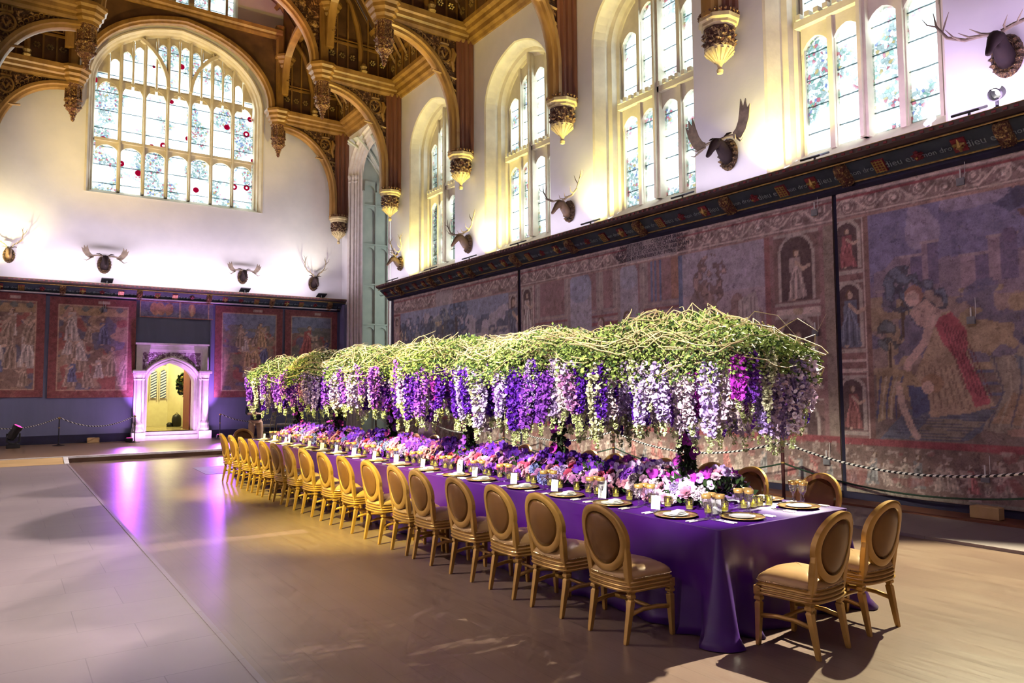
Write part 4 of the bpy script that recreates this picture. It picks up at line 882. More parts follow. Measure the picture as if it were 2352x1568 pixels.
# large reclining figure at the right
cl.poly([(1.95, 1.0), (2.2, 1.5), (2.05, 1.95), (2.4, 2.0), (2.5, 2.7), (2.8, 3.0), (3.4, 2.9), (3.5, 0.9), (2.6, 0.92)], (0.25, 0.22, 0.19), 1, 0.12)
cl.poly([(2.35, 2.0), (2.75, 1.8), (3.4, 1.9), (3.4, 1.0), (2.6, 1.3)], (0.14, 0.18, 0.24), 1, 0.1); cl.poly([(2.05, 1.1), (2.3, 1.5), (3.0, 1.35), (3.3, 1.0)], (0.31, 0.21, 0.14), 1, 0.06); cl.poly([(2.55, 2.4), (2.75, 2.2), (2.7, 1.95), (2.4, 2.15)], (0.06, 0.08, 0.19), 1, 0.08)
for k in range(9): cl.line([(2.0+0.13*k, 1.05), (2.2+0.1*k, 1.5+0.02*k), (2.1+0.16*k, 1.95)], 0.012, ((0.05, 0.07, 0.16), (0.38, 0.33, 0.28))[k % 2], 0.7)
cl.line([(2.62, 2.55), (2.75, 2.2), (2.95, 2.0)], 0.075, (0.4, 0.28, 0.26)); cl.ell(2.35, 0.98, 0.14, 0.05, (0.36, 0.22, 0.18)); cl.ell(2.75, 1.32, 0.12, 0.05, (0.4, 0.26, 0.22)); cl.rect(2.45, 4.0, 0.85, 1.02, (0.04, 0.07, 0.16))
cl.rect(0, f0, 0.7, H-0.4, (0.25, 0.13, 0.13)); cl.rect(0.42, f0, 0.74, H-0.4, (0.22, 0.12, 0.11)); cl.rect(0.39, 0.42, 0.74, H-0.4, FG)
for v0, v1, rb in ((3.3, 4.15, (0.28, 0.07, 0.09)), (2.1, 3.2, (0.1, 0.13, 0.22)), (0.85, 1.75, (0.27, 0.09, 0.09))): cl.niche(-0.1, 0.4, v0, v1, rb)
cl.rect(0, 0.4, 1.8, 1.86, FG); cl.rect(0, 0.4, 1.95, 2.0, FG)
border_top(cl, 0.42); frieze_bottom(cl)
hang('tapestry', 'great tapestry of women washing at a river, rightmost on the long wall', cl, RP(6.38))
# --- middle tapestry: open halls with figures, camel at the right, inscription
W2 = 8.45; cl = Cloth(W2, H, 0.026, 33, (0.24, 0.17, 0.2))
cl.rect(0, W2, 0.8, H, (0.26, 0.2, 0.24)); cl.rect(0.55, 7.25, 3.3, H, (0.27, 0.15, 0.17)); cl.rect(1.9, 2.7, 2.6, 3.85, (0.34, 0.33, 0.43)); cl.ell(2.3, 3.85, 0.4, 0.35, (0.25, 0.28, 0.42)); cl.rect(5.3, 7.25, 2.0, H-0.4, (0.33, 0.26, 0.34)); cl.put((cl.V > 3.3) & (cl.U > 5.3) & (cl.U < 7.25), (0.3, 0.27, 0.38), 0.8)
cl.rect(3.6, 4.15, 2.4, 3.9, (0.3, 0.28, 0.36)); cl.ell(3.87, 3.9, 0.28, 0.28, (0.27, 0.28, 0.38))
for u in (0.6, 1.75, 2.85, 3.4, 4.2): cl.rect(u, u+0.22, 2.5, H-0.35, (0.29, 0.23, 0.24)); cl.line([(u+0.11, 2.5), (u+0.11, H-0.4)], 0.02, (0.36, 0.3, 0.31))
for u0, u1 in ((0.6, 1.85), (2.7, 3.55), (4.3, 5.25)):
    for v, c in ((2.95, (0.3, 0.09, 0.1)), (3.05, (0.36, 0.26, 0.26)), (3.13, (0.27, 0.1, 0.11)), (3.22, (0.34, 0.25, 0.26)), (2.85, (0.35, 0.28, 0.28))): cl.rect(u0, u1, v, v+0.055, c)
for u0 in (0.62, 0.95, 1.3, 2.75, 3.1, 4.45, 4.8): cl.rect(u0, u0+0.2, 2.0, 2.85, (0.08, 0.12, 0.24)); cl.rect(u0+0.07, u0+0.13, 2.0, 2.85, (0.2, 0.1, 0.12))
for u0 in (4.5, 4.62, 4.74): cl.rect(u0, u0+0.05, 3.3, H-0.4, (0.1, 0.16, 0.33))
cl.rect(5.05, 5.25, 3.3, H-0.4, (0.32, 0.16, 0.12)); cl.rect(5.25, 5.33, 2.0, H-0.4, (0.1, 0.15, 0.3))
for u, h_, rb in ((1.4, 1.5, (0.3, 0.22, 0.2)), (1.75, 1.3, (0.34, 0.06, 0.1)), (2.25, 1.75, (0.2, 0.17, 0.17)), (2.55, 1.7, (0.32, 0.24, 0.25)), (2.95, 1.9, (0.27, 0.22, 0.25)), (3.35, 1.65, (0.33, 0.26, 0.27)), (3.9, 2.0, (0.25, 0.19, 0.2)), (4.15, 1.6, (0.34, 0.06, 0.09)), (4.6, 1.6, (0.2, 0.22, 0.3))): cl.figure(u, 1.15+0.2*math.sin(u*5), h_, rb, (0.42, 0.31, 0.29), 0.05*math.sin(u*3), 1 if int(u*7) % 2 else -1)
cl.poly([(5.5, 2.5), (5.5, 3.2), (5.75, 3.55), (6.05, 3.2), (6.05, 2.5)], (0.22, 0.16, 0.19)); cl.tree(6.0, 2.6, 1.4, (0.17, 0.11, 0.11))
# camel
cm = (0.26, 0.17, 0.17)
cl.ell(6.75, 2.75, 0.42, 0.3, cm); cl.ell(6.6, 3.05, 0.14, 0.2, cm); cl.line([(6.4, 2.75), (6.15, 2.6), (6.1, 3.0), (6.02, 3.2)], 0.075, cm); cl.ell(5.97, 3.22, 0.14, 0.065, cm); cl.poly([(6.62, 2.6), (6.62, 3.1), (7.0, 3.25), (7.1, 2.6)], (0.36, 0.31, 0.33))
for x in (6.5, 6.72, 6.95, 7.1): cl.line([(x, 2.6), (x+0.03, 2.1), (x-0.02, 1.5)], 0.04, (0.24, 0.13, 0.15))
for k in range(4): cl.line([(6.7+0.09*k, 2.65), (6.72+0.08*k, 3.15)], 0.01, (0.2, 0.15, 0.17))
cl.ell(6.3, 1.7, 0.2, 0.5, (0.3, 0.07, 0.09), 1, 0.2); cl.line([(6.8, 1.5), (7.0, 1.1)], 0.06, (0.4, 0.3, 0.28)); cl.speck(5.3, 7.25, 0.8, 2.3, (0.34, 0.26, 0.27), 0.55, 5, 0.5)
cl.rect(7.2, 7.3, 0.74, H-0.42, (0.27, 0.1, 0.11)); cl.rect(7.3, 8.45, 0.7, H-0.4, (0.26, 0.14, 0.15)); cl.rect(8.28, 8.45, 0, H, (0.25, 0.2, 0.17))
for v0, v1, rb in ((2.9, 4.1, (0.32, 0.25, 0.25)), (1.55, 2.75, (0.3, 0.24, 0.22)), (0.1, 1.4, (0.33, 0.27, 0.27))): cl.niche(7.36, 8.2, v0, v1, rb)
cl.rect(7.4, 8.2, 2.76, 2.86, FG); cl.ell(7.8, 2.81, 0.1, 0.06, (0.38, 0.3, 0.2))
for v0, v1, rb in ((2.9, 4.1, (0.42, 0.35, 0.36)), (1.6, 2.7, (0.3, 0.24, 0.24))): cl.niche(0.05, 0.5, v0, v1, rb)
cl.rect(0.5, 0.55, 0.74, H-0.4, FG); border_top(cl, 0.45); frieze_bottom(cl)
cl.rect(3.83, 5.22, H-0.42, H+0.1, (0.33, 0.28, 0.31)); cl.line([(3.83, H-0.42), (5.22, H-0.42)], 0.015, FG)
t2 = hang('tapestry', 'tapestry of pillared halls and a camel, with lettered panel in its top border', cl, RP(14.9))
lines = 'AN VETERIBVS        CONIVGEM SVAM\nACCEPIT E IS FILIO SVO DE CHANANEIS\nFILIAM SED DE ET COGNATIONE ABRAHAM\nCAMELIS ET MVNERIBVS AC PVERIS CVM'
M['ink'] = pmat('dark_wool_lettering', (0.07, 0.05, 0.08), None, 0.9)
text_mesh('woven_inscription', lines, 0.105, 'ink', t2, Matrix(((0, 0, -1, XR-0.04-0.062), (-1, 0, 0, 14.9-4.52), (0, 1, 0, ZB+H-0.2), (0, 0, 0, 1))), space=0.85, extrude=0.001)
# --- far tapestry: landscape of hills, trees and sky
W3 = 7.2; cl = Cloth(W3, H, 0.035, 47, (0.22, 0.2, 0.27))
cl.rect(0, W3, 0.7, H, (0.36, 0.34, 0.43)); cl.put(cl.V > 3.7+cl.q*1.0, (0.17, 0.22, 0.38), 0.8); cl.poly([(0.5, 3.6), (1.3, 3.2), (2.2, 3.5), (3.4, 3.9), (4.2, 3.6), (4.6, 2.6), (5.6, 2.2), (7, 2.3), (7, 0.7), (0.5, 0.7)], (0.22, 0.24, 0.28), 1, 0.5)
cl.speck(0.5, 4.6, 1.5, 3.6, (0.42, 0.35, 0.22), 0.54, 1.5, 0.9, 2); cl.speck(0.5, 7, 0.8, 3.6, (0.06, 0.09, 0.17), 0.57, 2.8, 0.85, 6); cl.speck(0.5, 7, 0.8, 3.2, (0.4, 0.36, 0.36), 0.62, 5, 0.7, 9)
for u, v, h_ in ((0.7, 2.0, 1.7), (1.3, 2.6, 1.2), (1.9, 2.9, 1.0), (4.2, 2.0, 2.2), (4.35, 1.6, 1.8), (2.6, 3.0, 0.8), (3.3, 3.2, 0.8), (5.8, 2.0, 0.6), (6.3, 2.1, 0.5)): cl.tree(u, v, h_, (0.05, 0.08, 0.15))
cl.line([(4.1, 1.2), (4.25, 2.4), (4.1, 3.6)], 0.07, (0.08, 0.07, 0.08))
cl.rect(0, 0.5, 0.7, H-0.4, (0.2, 0.06, 0.07)); cl.niche(0.05, 0.45, 2.6, 4.0, (0.34, 0.25, 0.24)); cl.niche(0.05, 0.45, 1.2, 2.5, (0.3, 0.1, 0.1)); cl.rect(6.75, W3, 0.5, H-0.4, (0.2, 0.17, 0.2)); cl.niche(6.8, 7.15, 2.4, 4.0, (0.1, 0.12, 0.2)); border_top(cl, 0.5); frieze_bottom(cl); cl.rect(2.9, 3.9, H-0.5, H-0.1, (0.35, 0.3, 0.33))
hang('tapestry', 'far tapestry of hills and trees under a pale sky, beside the tall bay', cl, RP(22.2))
# --- end wall hangings with red borders
def EP(x0, z0): return lambda u, v, d: (x0+u, YE-0.13-d, z0+v)
def end_tap(x0, x1, z0, z1, seed, sky, label):
    wd, ht = x1-x0, z1-z0; cl = Cloth(wd, ht, 0.03, seed, (0.2, 0.12, 0.09)); b_ = 0.24
    cl.speck(0, wd, 0, ht, (0.32, 0.2, 0.12), 0.52, 1.8, 0.8, 1); cl.speck(0, wd, 0, ht, (0.3, 0.06, 0.05), 0.58, 2.5, 0.8, 2); cl.speck(0, wd, 0, ht, (0.08, 0.1, 0.18), 0.64, 3, 0.8, 3)
    r = random.Random(seed)
    if sky: cl.put(cl.V > ht*0.68+cl.q*0.8, (0.13, 0.18, 0.3), 0.95); cl.speck(0, wd, ht*0.3, ht*0.8, (0.16, 0.15, 0.1), 0.5, 5, 0.8, 7)
    else:
        cl.rect(0, wd, ht*0.82, ht*0.9, (0.34, 0.22, 0.1))
        for k in range(4): cl.ell(wd*(0.2+0.2*k), ht*0.89, 0.1, 0.09, (0.12, 0.14, 0.13))
        cl.poly([(0.3, ht*0.8), (0.55, ht*0.93), (0.85, ht*0.8)], (0.36, 0.2, 0.14))
    for k in range(13):
        u = b_+0.1+(wd-2*b_-0.2)*r.random(); v = 0.3+ht*0.5*r.random(); cl.figure(u, v, r.uniform(0.6, 1.2), r.choice([(0.34, 0.06, 0.05), (0.08, 0.1, 0.22), (0.38, 0.24, 0.1), (0.26, 0.18, 0.13), (0.36, 0.3, 0.28)]), (0.42, 0.28, 0.2), r.uniform(-.15, .15), r.choice((-1, 1)))
    for (a, b2, c2, d2) in ((0, b_, 0, ht), (wd-b_, wd, 0, ht), (0, wd, 0, b_), (0, wd, ht-b_, ht)): cl.rect(a, b2, c2, d2, (0.2, 0.035, 0.035))
    cl.speck(0, wd, 0, b_, (0.26, 0.08, 0.06), 0.55, 8, 0.6); cl.line([(b_, b_), (wd-b_, b_), (wd-b_, ht-b_), (b_, ht-b_), (b_, b_)], 0.015, (0.4, 0.25, 0.16)); cl.rect(wd*0.55, wd*0.68, ht-0.17, ht-0.07, (0.36, 0.25, 0.22))
    return hang('tapestry', label, cl, EP(x0, z0))
end_tap(-1.05, 0.97, 1.6, 4.78, 51, False, 'dark red tapestry at the far left edge of the end wall')
end_tap(1.08, 3.5, 1.57, 4.74, 52, False, 'red bordered court scene tapestry just left of the stone doorway')
end_tap(5.98, 8.33, 1.53, 4.74, 53, True, 'red bordered woodland tapestry just right of the stone doorway')
end_tap(8.42, 10.42, 1.53, 4.74, 54, True, 'narrow red bordered battle tapestry in the corner by the bay')
cl = Cloth(2.3, 0.56, 0.02, 61, (0.09, 0.11, 0.2)); cl.speck(0, 2.3, 0, 0.6, (0.13, 0.16, 0.24), 0.55, 5, 0.6)
for u in (0.45, 0.62, 0.85, 1.62): cl.ell(u, 0.28, 0.12, 0.2, (0.42, 0.2, 0.08), 0.9, 0.2)
cl.ell(1.62, 0.28, 0.05, 0.2, (0.45, 0.3, 0.12)); cl.rect(0, 2.3, 0, 0.03, (0.3, 0.1, 0.06)); cl.rect(0, 2.3, 0.53, 0.56, (0.3, 0.1, 0.06)); cl.rect(1.2, 1.26, 0, 0.56, (0.35, 0.22, 0.15)); cl.rect(2.12, 2.16, 0, 0.56, (0.35, 0.22, 0.15)); cl.rect(0, 0.04, 0, 0.56, (0.35, 0.22, 0.15))
hang('tapestry', 'small blue heraldic hanging with gold charges above the doorway', cl, EP(3.6, 4.22))

# ---- conservation sensors and plinth blocks
def sensor(p, nrm, label):
    r = empty('wall_sensor', p); tag(r, label, 'sensor', 'small sensors clipped to the tapestries')
    T = (lambda a, b_, c_: (a, b_, c_)) if nrm == 'x' else (lambda a, b_, c_: (b_, a, c_))
    mb = MB(); mb.cbox((0, 0, 0), T(0.03, 0.1, 0.1)); mb.build('sensor_box', M['graybox'], r); mb = MB(); mb.cbox((0, 0, 0.1), T(0.012, 0.016, 0.14)); mb.build('aerial', 'whitestrip', r)
    mb = MB(); mb.tube([T(0, -0.04, -0.04), T(0.0, -0.06, 0.1), T(0, -0.06, 0.3)], 0.004, 4); mb.build('hanging_wire', 'whitestrip', r)
M['graybox'] = pmat('grey_plastic', (0.25, 0.25, 0.3), None, 0.5)
for y, z, lb in ((4.55, 4.5, 'small grey sensor in the top border of the river tapestry'), (4.5, 2.62, 'small grey sensor at mid height on the river tapestry'), (4.42, 0.55, 'small grey sensor low on the river tapestry'), (6.72, 4.52, 'small grey sensor by the top right corner of the camel tapestry'), (6.78, 2.6, 'small grey sensor on the niche border of the camel tapestry'), (6.66, 0.6, 'small grey sensor low on the niche border of the camel tapestry')):
    sensor((XR-0.13, y, z), 'x', lb)
sensor((2.6, YE-0.2, 4.38), 'y', 'white sensor on the court scene tapestry left of the door')
for x, y, z, lb, rz in ((10.35, 4.35, 0.06, 'timber support block under the river tapestry', 0), (10.35, 6.55, 0.06, 'timber support block at the foot of the seam between two tapestries', 0), (2.35, YE-0.35, DZ, 'pinkish timber support block left of the doorway', PI/2)):
    mb = MB(); mb.cbox((0, 0, 0.08), (0.16, 0.34, 0.15)); mb.cbox((0, 0, 0.156), (0.12, 0.3, 0.012)); o = mb.build('support_block', 'rampwood', None, loc=(x, y, z), bevel=0.008); o.rotation_euler.z = rz; tag(o, lb, 'block', 'support blocks under the tapestries')
# ================================================================ CHAIRS AND TABLE
ORD = ['nearest', 'second', 'third', 'fourth', 'fifth', 'sixth', 'seventh', 'eighth', 'ninth', 'tenth', 'eleventh', 'twelfth', 'thirteenth', 'fourteenth', 'fifteenth', 'sixteenth', 'farthest']
SEAT = ['nearest']+[o_+' nearest' for o_ in ORD[1:16]]+['farthest']
M['chairgold'] = pmat('antique_gold_paint', (0.5, 0.285, 0.07), (0.4, 0.22, 0.05), 0.33, 0.35, scale=5, coat=0.2)
M['chairback'] = pmat('bronze_back_panel', (0.19, 0.085, 0.02), (0.15, 0.065, 0.016), 0.34, 0.25, scale=4)
M['leather'] = pmat('gold_leatherette', (0.45, 0.27, 0.11), (0.38, 0.22, 0.09), 0.32, 0.1, scale=3, bmp=0.05)
M['nail'] = pmat('brass_nails', (0.75, 0.55, 0.28), None, 0.25, 0.8)
def oval_pt(t, a=0.228, b=0.238, zc=0.7):          # point of the round back, curved to the sitter and raked back
    x = a*math.cos(t)*(1+0.05*math.sin(t)); z = zc+b*math.sin(t); return x, z
def back_y(x, z): return -0.205-(z-0.45)*0.19+0.75*x*x
def make_chair():
    r = empty('dining_chair', (0, 0, 0)); n = 40
    # backrest frame: moulded oval ring
    mb = MB(); rings = []
    for i in range(n):
        t = 2*PI*i/n; ring = []
        for q, off in ((0.0, 0.02), (0.012, 0.028), (0.035, 0.024), (0.05, 0.018), (0.056, 0.0), (0.05, -0.016), (0.035, -0.02), (0.012, -0.022), (0.0, -0.016)):
            x, z = oval_pt(t, 0.228-q, 0.238-q); ring.append((x, back_y(x, z)+off, z))
        rings.append(ring)
    rings.append(rings[0]); mb.loft(rings, True, False); mb.build('backrest_frame', 'chairgold', r, smooth='auto')
    mb = MB()
    for s, dy in ((1, 0.012), (-1, -0.006)):
        rr = []
        for k in range(6):
            q = k/5
            rr.append([(lambda xx, zz: (xx, back_y(xx, zz)+dy+s*0.022*(1-(1-q)**2), zz))(*oval_pt(2*PI*i/n, 0.178*(1-q)+0.002, 0.188*(1-q)+0.002)) for i in range(n)])
        mb.loft(rr, True, True)
    mb.build('back_panel', 'chairback', r, smooth=True)
    # rear posts run from the oval down to the splayed rear legs
    for s in (-1, 1):
        mb = MB(); P = [(s*0.201, 0.68, 0.019), (s*0.2, 0.62, 0.024), (s*0.193, 0.55, 0.025), (s*0.188, 0.47, 0.024), (s*0.186, 0.40, 0.025), (s*0.186, 0.335, 0.025)]
        mb.loft([[(x+a*w_, back_y(0.19, z)+b*w_*0.9+(0.006 if z > 0.5 else 0), z) for a, b in ((-1, -1), (1, -1), (1, 1), (-1, 1))] for x, z, w_ in P[::-1]]); mb.build('back_post', 'chairgold', r, bevel=0.006)
        # legs
        def leg(x, y, fx, fy, nm):
            mb = MB(); L = [(0.0, 0.013), (0.02, 0.015), (0.285, 0.022), (0.29, 0.016), (0.3, 0.016), (0.305, 0.025), (0.325, 0.025), (0.33, 0.019), (0.345, 0.026), (0.4, 0.026)]
            mb.loft([[(x+fx*max(0, (0.3-z)/0.3)**1.4+a*w_, y+fy*max(0, (0.3-z)/0.3)**1.4+b*w_, z) for a, b in ((-1, -1), (1, -1), (1, 1), (-1, 1))] for z, w_ in L])
            mb.build('leg', 'chairgold', r, bevel=0.003)
        leg(s*0.187, back_y(0.19, 0.33)+0.0, s*0.0, -0.055, 'r'); leg(s*0.215, 0.2, s*0.005, 0.01, 'f')
        # side stretcher, curved
        mb = MB(); mb.tube([(s*0.19, -0.17, 0.195), (s*0.192, -0.05, 0.215), (s*0.2, 0.08, 0.215), (s*0.213, 0.2, 0.2)], 0.012, 6, 1.4); mb.build('stretcher', 'chairgold', r, smooth=True)
    mb = MB(); mb.tube([(-0.195, 0.04, 0.212), (0, 0.055, 0.212), (0.195, 0.04, 0.212)], 0.011, 6, 1.4); mb.build('stretcher', 'chairgold', r, smooth=True)
    # seat rail with stepped mouldings and cushion
    def outline(k, m_=56):
        pts = []
        for i in range(m_):
            t = 2*PI*i/m_; c, s_ = math.cos(t), math.sin(t); e = 0.34
            x = (abs(c)**e)*math.copysign(1, c); y = (abs(s_)**e)*math.copysign(1, s_)
            wx = 0.215+0.03*(y+1)/2; serp = 0.018*math.cos(x*PI*1.0)*(1 if y > 0 else 0.4)
            pts.append(((wx+k)*x*(1-0.035*math.sin(PI*(y+1)/2)), (0.215+k)*y+serp*(abs(y) > 0.9)*math.copysign(1, y)+0.01))
        return pts
    mb = MB(); mb.loft([[(x, y, z) for x, y in outline(k)] for z, k in ((0.345, -0.012), (0.349, 0.014), (0.36, 0.019), (0.366, 0.014), (0.368, 0.002), (0.376, 0.001), (0.378, 0.012), (0.386, 0.016), (0.392, 0.012), (0.394, 0.001), (0.402, 0.0), (0.404, 0.009), (0.412, 0.013), (0.42, 0.009), (0.422, 0.0), (0.436, 0.004))]); mb.build('seat_frame', 'chairgold', r, smooth='auto')
    mb = MB(); mb.loft([[(x*f, y*f, z) for x, y in outline(k)] for z, k, f in ((0.43, 0.004, 1), (0.45, 0.006, 1), (0.47, 0.0, 0.99), (0.49, -0.01, 0.93), (0.506, -0.01, 0.8), (0.518, -0.01, 0.55), (0.524, -0.01, 0.25), (0.525, -0.01, 0.03))]); cush = mb.build('seat_cushion', 'leather', r, smooth=True)
    mb = MB(); ol = outline(0.008, 232); rings = []
    for i in range(233):
        x, y = ol[i % 232]; L = math.hypot(x, y); q = 0.0052 if i % 2 else 0.0014
        rings.append([(x+x/L*q*a, y+y/L*q*a, 0.441+q*b2) for a, b2 in ((1, 0), (0, 1), (-1, 0), (0, -1))])
    mb.loft(rings, True, False)
    mb.build('nail_trim', 'nail', cush)
    return r
CH = make_chair(); first = [True]
def chair(x, y, rz, label, group):
    o = CH if first[0] else copy_tree(CH); first[0] = False
    o.location = (x, y, 0); o.rotation_euler = (0, 0, rz); tag(o, label, 'chair', group); return o
LY = [3.975, 4.69, 5.31, 6.0, 6.77, 7.3, 8.02, 8.79, 9.5, 10.25, 10.97, 11.61, 12.23, 12.88, 13.53, 14.23, 14.92]
for i, y in enumerate(LY):
    chair(3.76, y, -PI/2+0.03*math.sin(i*2.3), ('gold oval-backed dining chair, %s to the camera in the left row' if i == 0 else 'gold oval-backed dining chair, %s from the camera in the left row' if i < 16 else 'gold oval-backed dining chair, %s from the camera in the left row') % ORD[i], 'dining chairs down the left side of the table')
for i, y in enumerate(LY):
    chair(6.1+0.03*math.sin(i*4.1), y+0.12+0.05*math.sin(i*1.7), PI/2+0.1*math.sin(i*3.1), 'gold oval-backed chair behind the flowers, %s %s the camera in the right row' % (ORD[i], 'to' if i == 0 else 'from'), 'dining chairs down the right side of the table')
chair(4.52, 3.07, 0.06, 'gold oval-backed chair at the near table end, left of the pair', 'dining chairs at the table ends')
chair(5.24, 3.12, 0.0, 'gold oval-backed chair at the near table end, right of the pair', 'dining chairs at the table ends')
chair(4.28, 16.2, PI, 'oval-backed chair at the far table end with its front to the camera', 'dining chairs at the table ends')

# ---- tables under the cloth
TX0, TX1, TY0, TY1, TZ = 4.09, 5.67, 3.42, 15.66, 0.76
M['satin'] = pmat('violet_satin', (0.05, 0.001, 0.15), (0.038, 0.001, 0.12), 0.38, 0.0, scale=1.5, sheen=0.04)
r = empty('banquet_table', ((TX0+TX1)/2, (TY0+TY1)/2, 0)); tag(r, 'long banquet table hidden beneath the purple cloth', 'table')
mb = MB(); mb.box(TX0-r.location.x+0.02, TX1-r.location.x-0.02, TY0-r.location.y+0.02, TY1-r.location.y-0.02, 0.72, 0.745); mb.build('tabletop', 'timberdark', r)
for i in range(7):
    for s in (-1, 1):
        mb = MB(); mb.tube([(s*0.62, -5.9+i*1.966, 0), (s*0.62, -5.9+i*1.966, 0.73)], 0.02, 8); mb.build('leg', 'black', r)
def cloth():
    n_c = 12; rc = 0.025; pts = []; corner = []
    def side(x0, y0, x1, y1, m_):
        for i in range(m_): t = i/m_; pts.append((x0+(x1-x0)*t, y0+(y1-y0)*t))
    side(TX0+rc, TY0, TX1-rc, TY0, 50)
    for i in range(n_c): a = -PI/2+PI/2*i/n_c; pts.append((TX1-rc+rc*math.cos(a), TY0+rc+rc*math.sin(a)))
    side(TX1, TY0+rc, TX1, TY1-rc, 170)
    for i in range(n_c): a = PI/2*i/n_c; pts.append((TX1-rc+rc*math.cos(a), TY1-rc+rc*math.sin(a)))
    side(TX1-rc, TY1, TX0+rc, TY1, 50)
    for i in range(n_c): a = PI/2+PI/2*i/n_c; pts.append((TX0+rc+rc*math.cos(a), TY1-rc+rc*math.sin(a)))
    side(TX0, TY1-rc, TX0, TY0+rc, 170)
    for i in range(n_c): a = PI+PI/2*i/n_c; pts.append((TX0+rc+rc*math.cos(a), TY0+rc+rc*math.sin(a)))
    n = len(pts); rings = []
    cs = [(TX0, TY0), (TX1, TY0), (TX1, TY1), (TX0, TY1)]
    nr = []
    for i in range(n):
        x0, y0 = pts[i-1]; x1, y1 = pts[(i+1) % n]; L = math.hypot(x1-x0, y1-y0); nr.append(((y1-y0)/L, -(x1-x0)/L))
    for k in range(15):
        t = k/14; z = TZ+0.004-(TZ-0.002)*t; ring = []
        for i, (x, y) in enumerate(pts):
            d = min(math.hypot(x-cx, y-cy) for cx, cy in cs); s = i*0.17
            fl_ = 0.125*math.exp(-(d/0.11)**2)-0.045*math.exp(-((d-0.19)/0.05)**2)+0.06*math.exp(-((d-0.31)/0.06)**2)-0.03*math.exp(-((d-0.43)/0.06)**2)
            wave = 0.012*math.sin((x+y)*7.1)+0.01*math.sin((x-y)*13+1)
            hem = 0.035*max(0, t-0.93)/0.07*(0.5+0.5*math.sin((x+y)*21))
            if abs(y-TY0) < 0.06 and x > 4.7: hem += 0.12*max(0, t-0.8)*math.sin((x-4.7)*9)**2*4*max(0, t-0.8)
            o_ = 0.004+(fl_*1.15+wave*0.9)*t**1.5+0.02*t+hem; ring.append((x+nr[i][0]*o_, y+nr[i][1]*o_, z))
        rings.append(ring)
    rings.insert(0, [(x-nr[i][0]*0.006, y-nr[i][1]*0.006, TZ+0.006) for i, (x, y) in enumerate(pts)])
    mb = MB(); mb.loft(rings, True, False); mb.add(rings[0], [tuple(range(n))]); o = mb.build('tablecloth', 'satin', None, smooth='auto')
    md = o.modifiers.new('thickness', 'SOLIDIFY'); md.thickness = 0.002; md.offset = -1; return tag(o, 'floor-length deep purple satin cloth draped over the long table', 'tablecloth')
cloth()
TT = TZ+0.0075
# ---- place settings
M['ivory'] = pmat('ivory_handle', (0.9, 0.87, 0.8), None, 0.35)
M['steel'] = pmat('polished_steel', (0.75, 0.74, 0.76), None, 0.18, 0.9)
M['charger'] = pmat('gold_rimmed_charger', (0.55, 0.4, 0.16), (0.3, 0.15, 0.08), 0.18, 0.55, scale=14)
M['china'] = pmat('white_china', (0.88, 0.86, 0.84), None, 0.25, coat=0.4)
M['napkin'] = pmat('white_napkin', (0.86, 0.84, 0.85), None, 0.8)
def cheap_glass(name, tint, gloss=0.16, rough=0.03):
    m, nt, b = newmat(name); nt.nodes.remove(b)
    t = N(nt, 'ShaderNodeBsdfTransparent'); t.inputs[0].default_value = (*tint, 1); g = N(nt, 'ShaderNodeBsdfGlossy'); g.inputs['Roughness'].default_value = rough
    lw = N(nt, 'ShaderNodeLayerWeight'); lw.inputs[0].default_value = 0.35
    nt.links.new(coords(nt), (vn := N(nt, 'ShaderNodeTexVoronoi')).inputs['Vector']); vn.inputs['Scale'].default_value = 60
    bp = N(nt, 'ShaderNodeBump'); bp.inputs['Strength'].default_value = 0.7; bp.inputs['Distance'].default_value = 0.004; nt.links.new(vn.outputs[0], bp.inputs['Height']); nt.links.new(bp.outputs[0], g.inputs['Normal'])
    fac = math_(nt, 'MULTIPLY_ADD', lw.outputs['Facing'], 0.5); fac.node.inputs[2].default_value = gloss
    mx = N(nt, 'ShaderNodeMixShader'); nt.links.new(fac, mx.inputs[0]); nt.links.new(t.outputs[0], mx.inputs[1]); nt.links.new(g.outputs[0], mx.inputs[2]); nt.links.new(mx.outputs[0], nt.nodes['Material Output'].inputs[0]); return m
M['crystal'] = cheap_glass('cut_crystal', (0.93, 0.93, 0.95), 0.2)
M['rimgold'] = pmat('gilt_glass_rim', (0.9, 0.58, 0.2), None, 0.2, 0.7)
M['votive'] = cheap_glass('gold_mercury_glass', (0.75, 0.72, 0.35), 0.3, 0.12)
m, nt, b = newmat('candle_flame'); b.inputs['Base Color'].default_value = (1, 0.8, 0.3, 1); b.inputs['Emission Color'].default_value = (1, 0.82, 0.35, 1); b.inputs['Emission Strength'].default_value = 9; M['flame'] = m
M['wax'] = pmat('warm_wax', (0.9, 0.85, 0.5), None, 0.4); M['wax'].node_tree.nodes['Principled BSDF'].inputs['Emission Color'].default_value = (1, 0.9, 0.3, 1); M['wax'].node_tree.nodes['Principled BSDF'].inputs['Emission Strength'].default_value = 0.9
def mk_charger():
    mb = MB(); mb.lathe([(0.0, 0.0), (0.1, 0.0), (0.11, 0.004), (0.15, 0.012), (0.163, 0.016), (0.165, 0.02), (0.15, 0.017), (0.11, 0.008), (0.0, 0.007)], 40, cap=False); r = mb.build('charger_plate', 'charger', None, smooth=True)
    mb = MB(); mb.lathe([(0.163, 0.0155), (0.168, 0.019), (0.163, 0.0225)], 40, cap=False); mb.build('gilt_rim', 'rimgold', r, smooth=True); return r
def mk_plate():
    mb = MB(); mb.lathe([(0.0, 0.0), (0.055, 0.0), (0.065, 0.004), (0.095, 0.011), (0.099, 0.014), (0.09, 0.012), (0.06, 0.006), (0.0, 0.006)], 32, cap=False); return mb.build('dinner_plate', 'china', None, smooth=True)
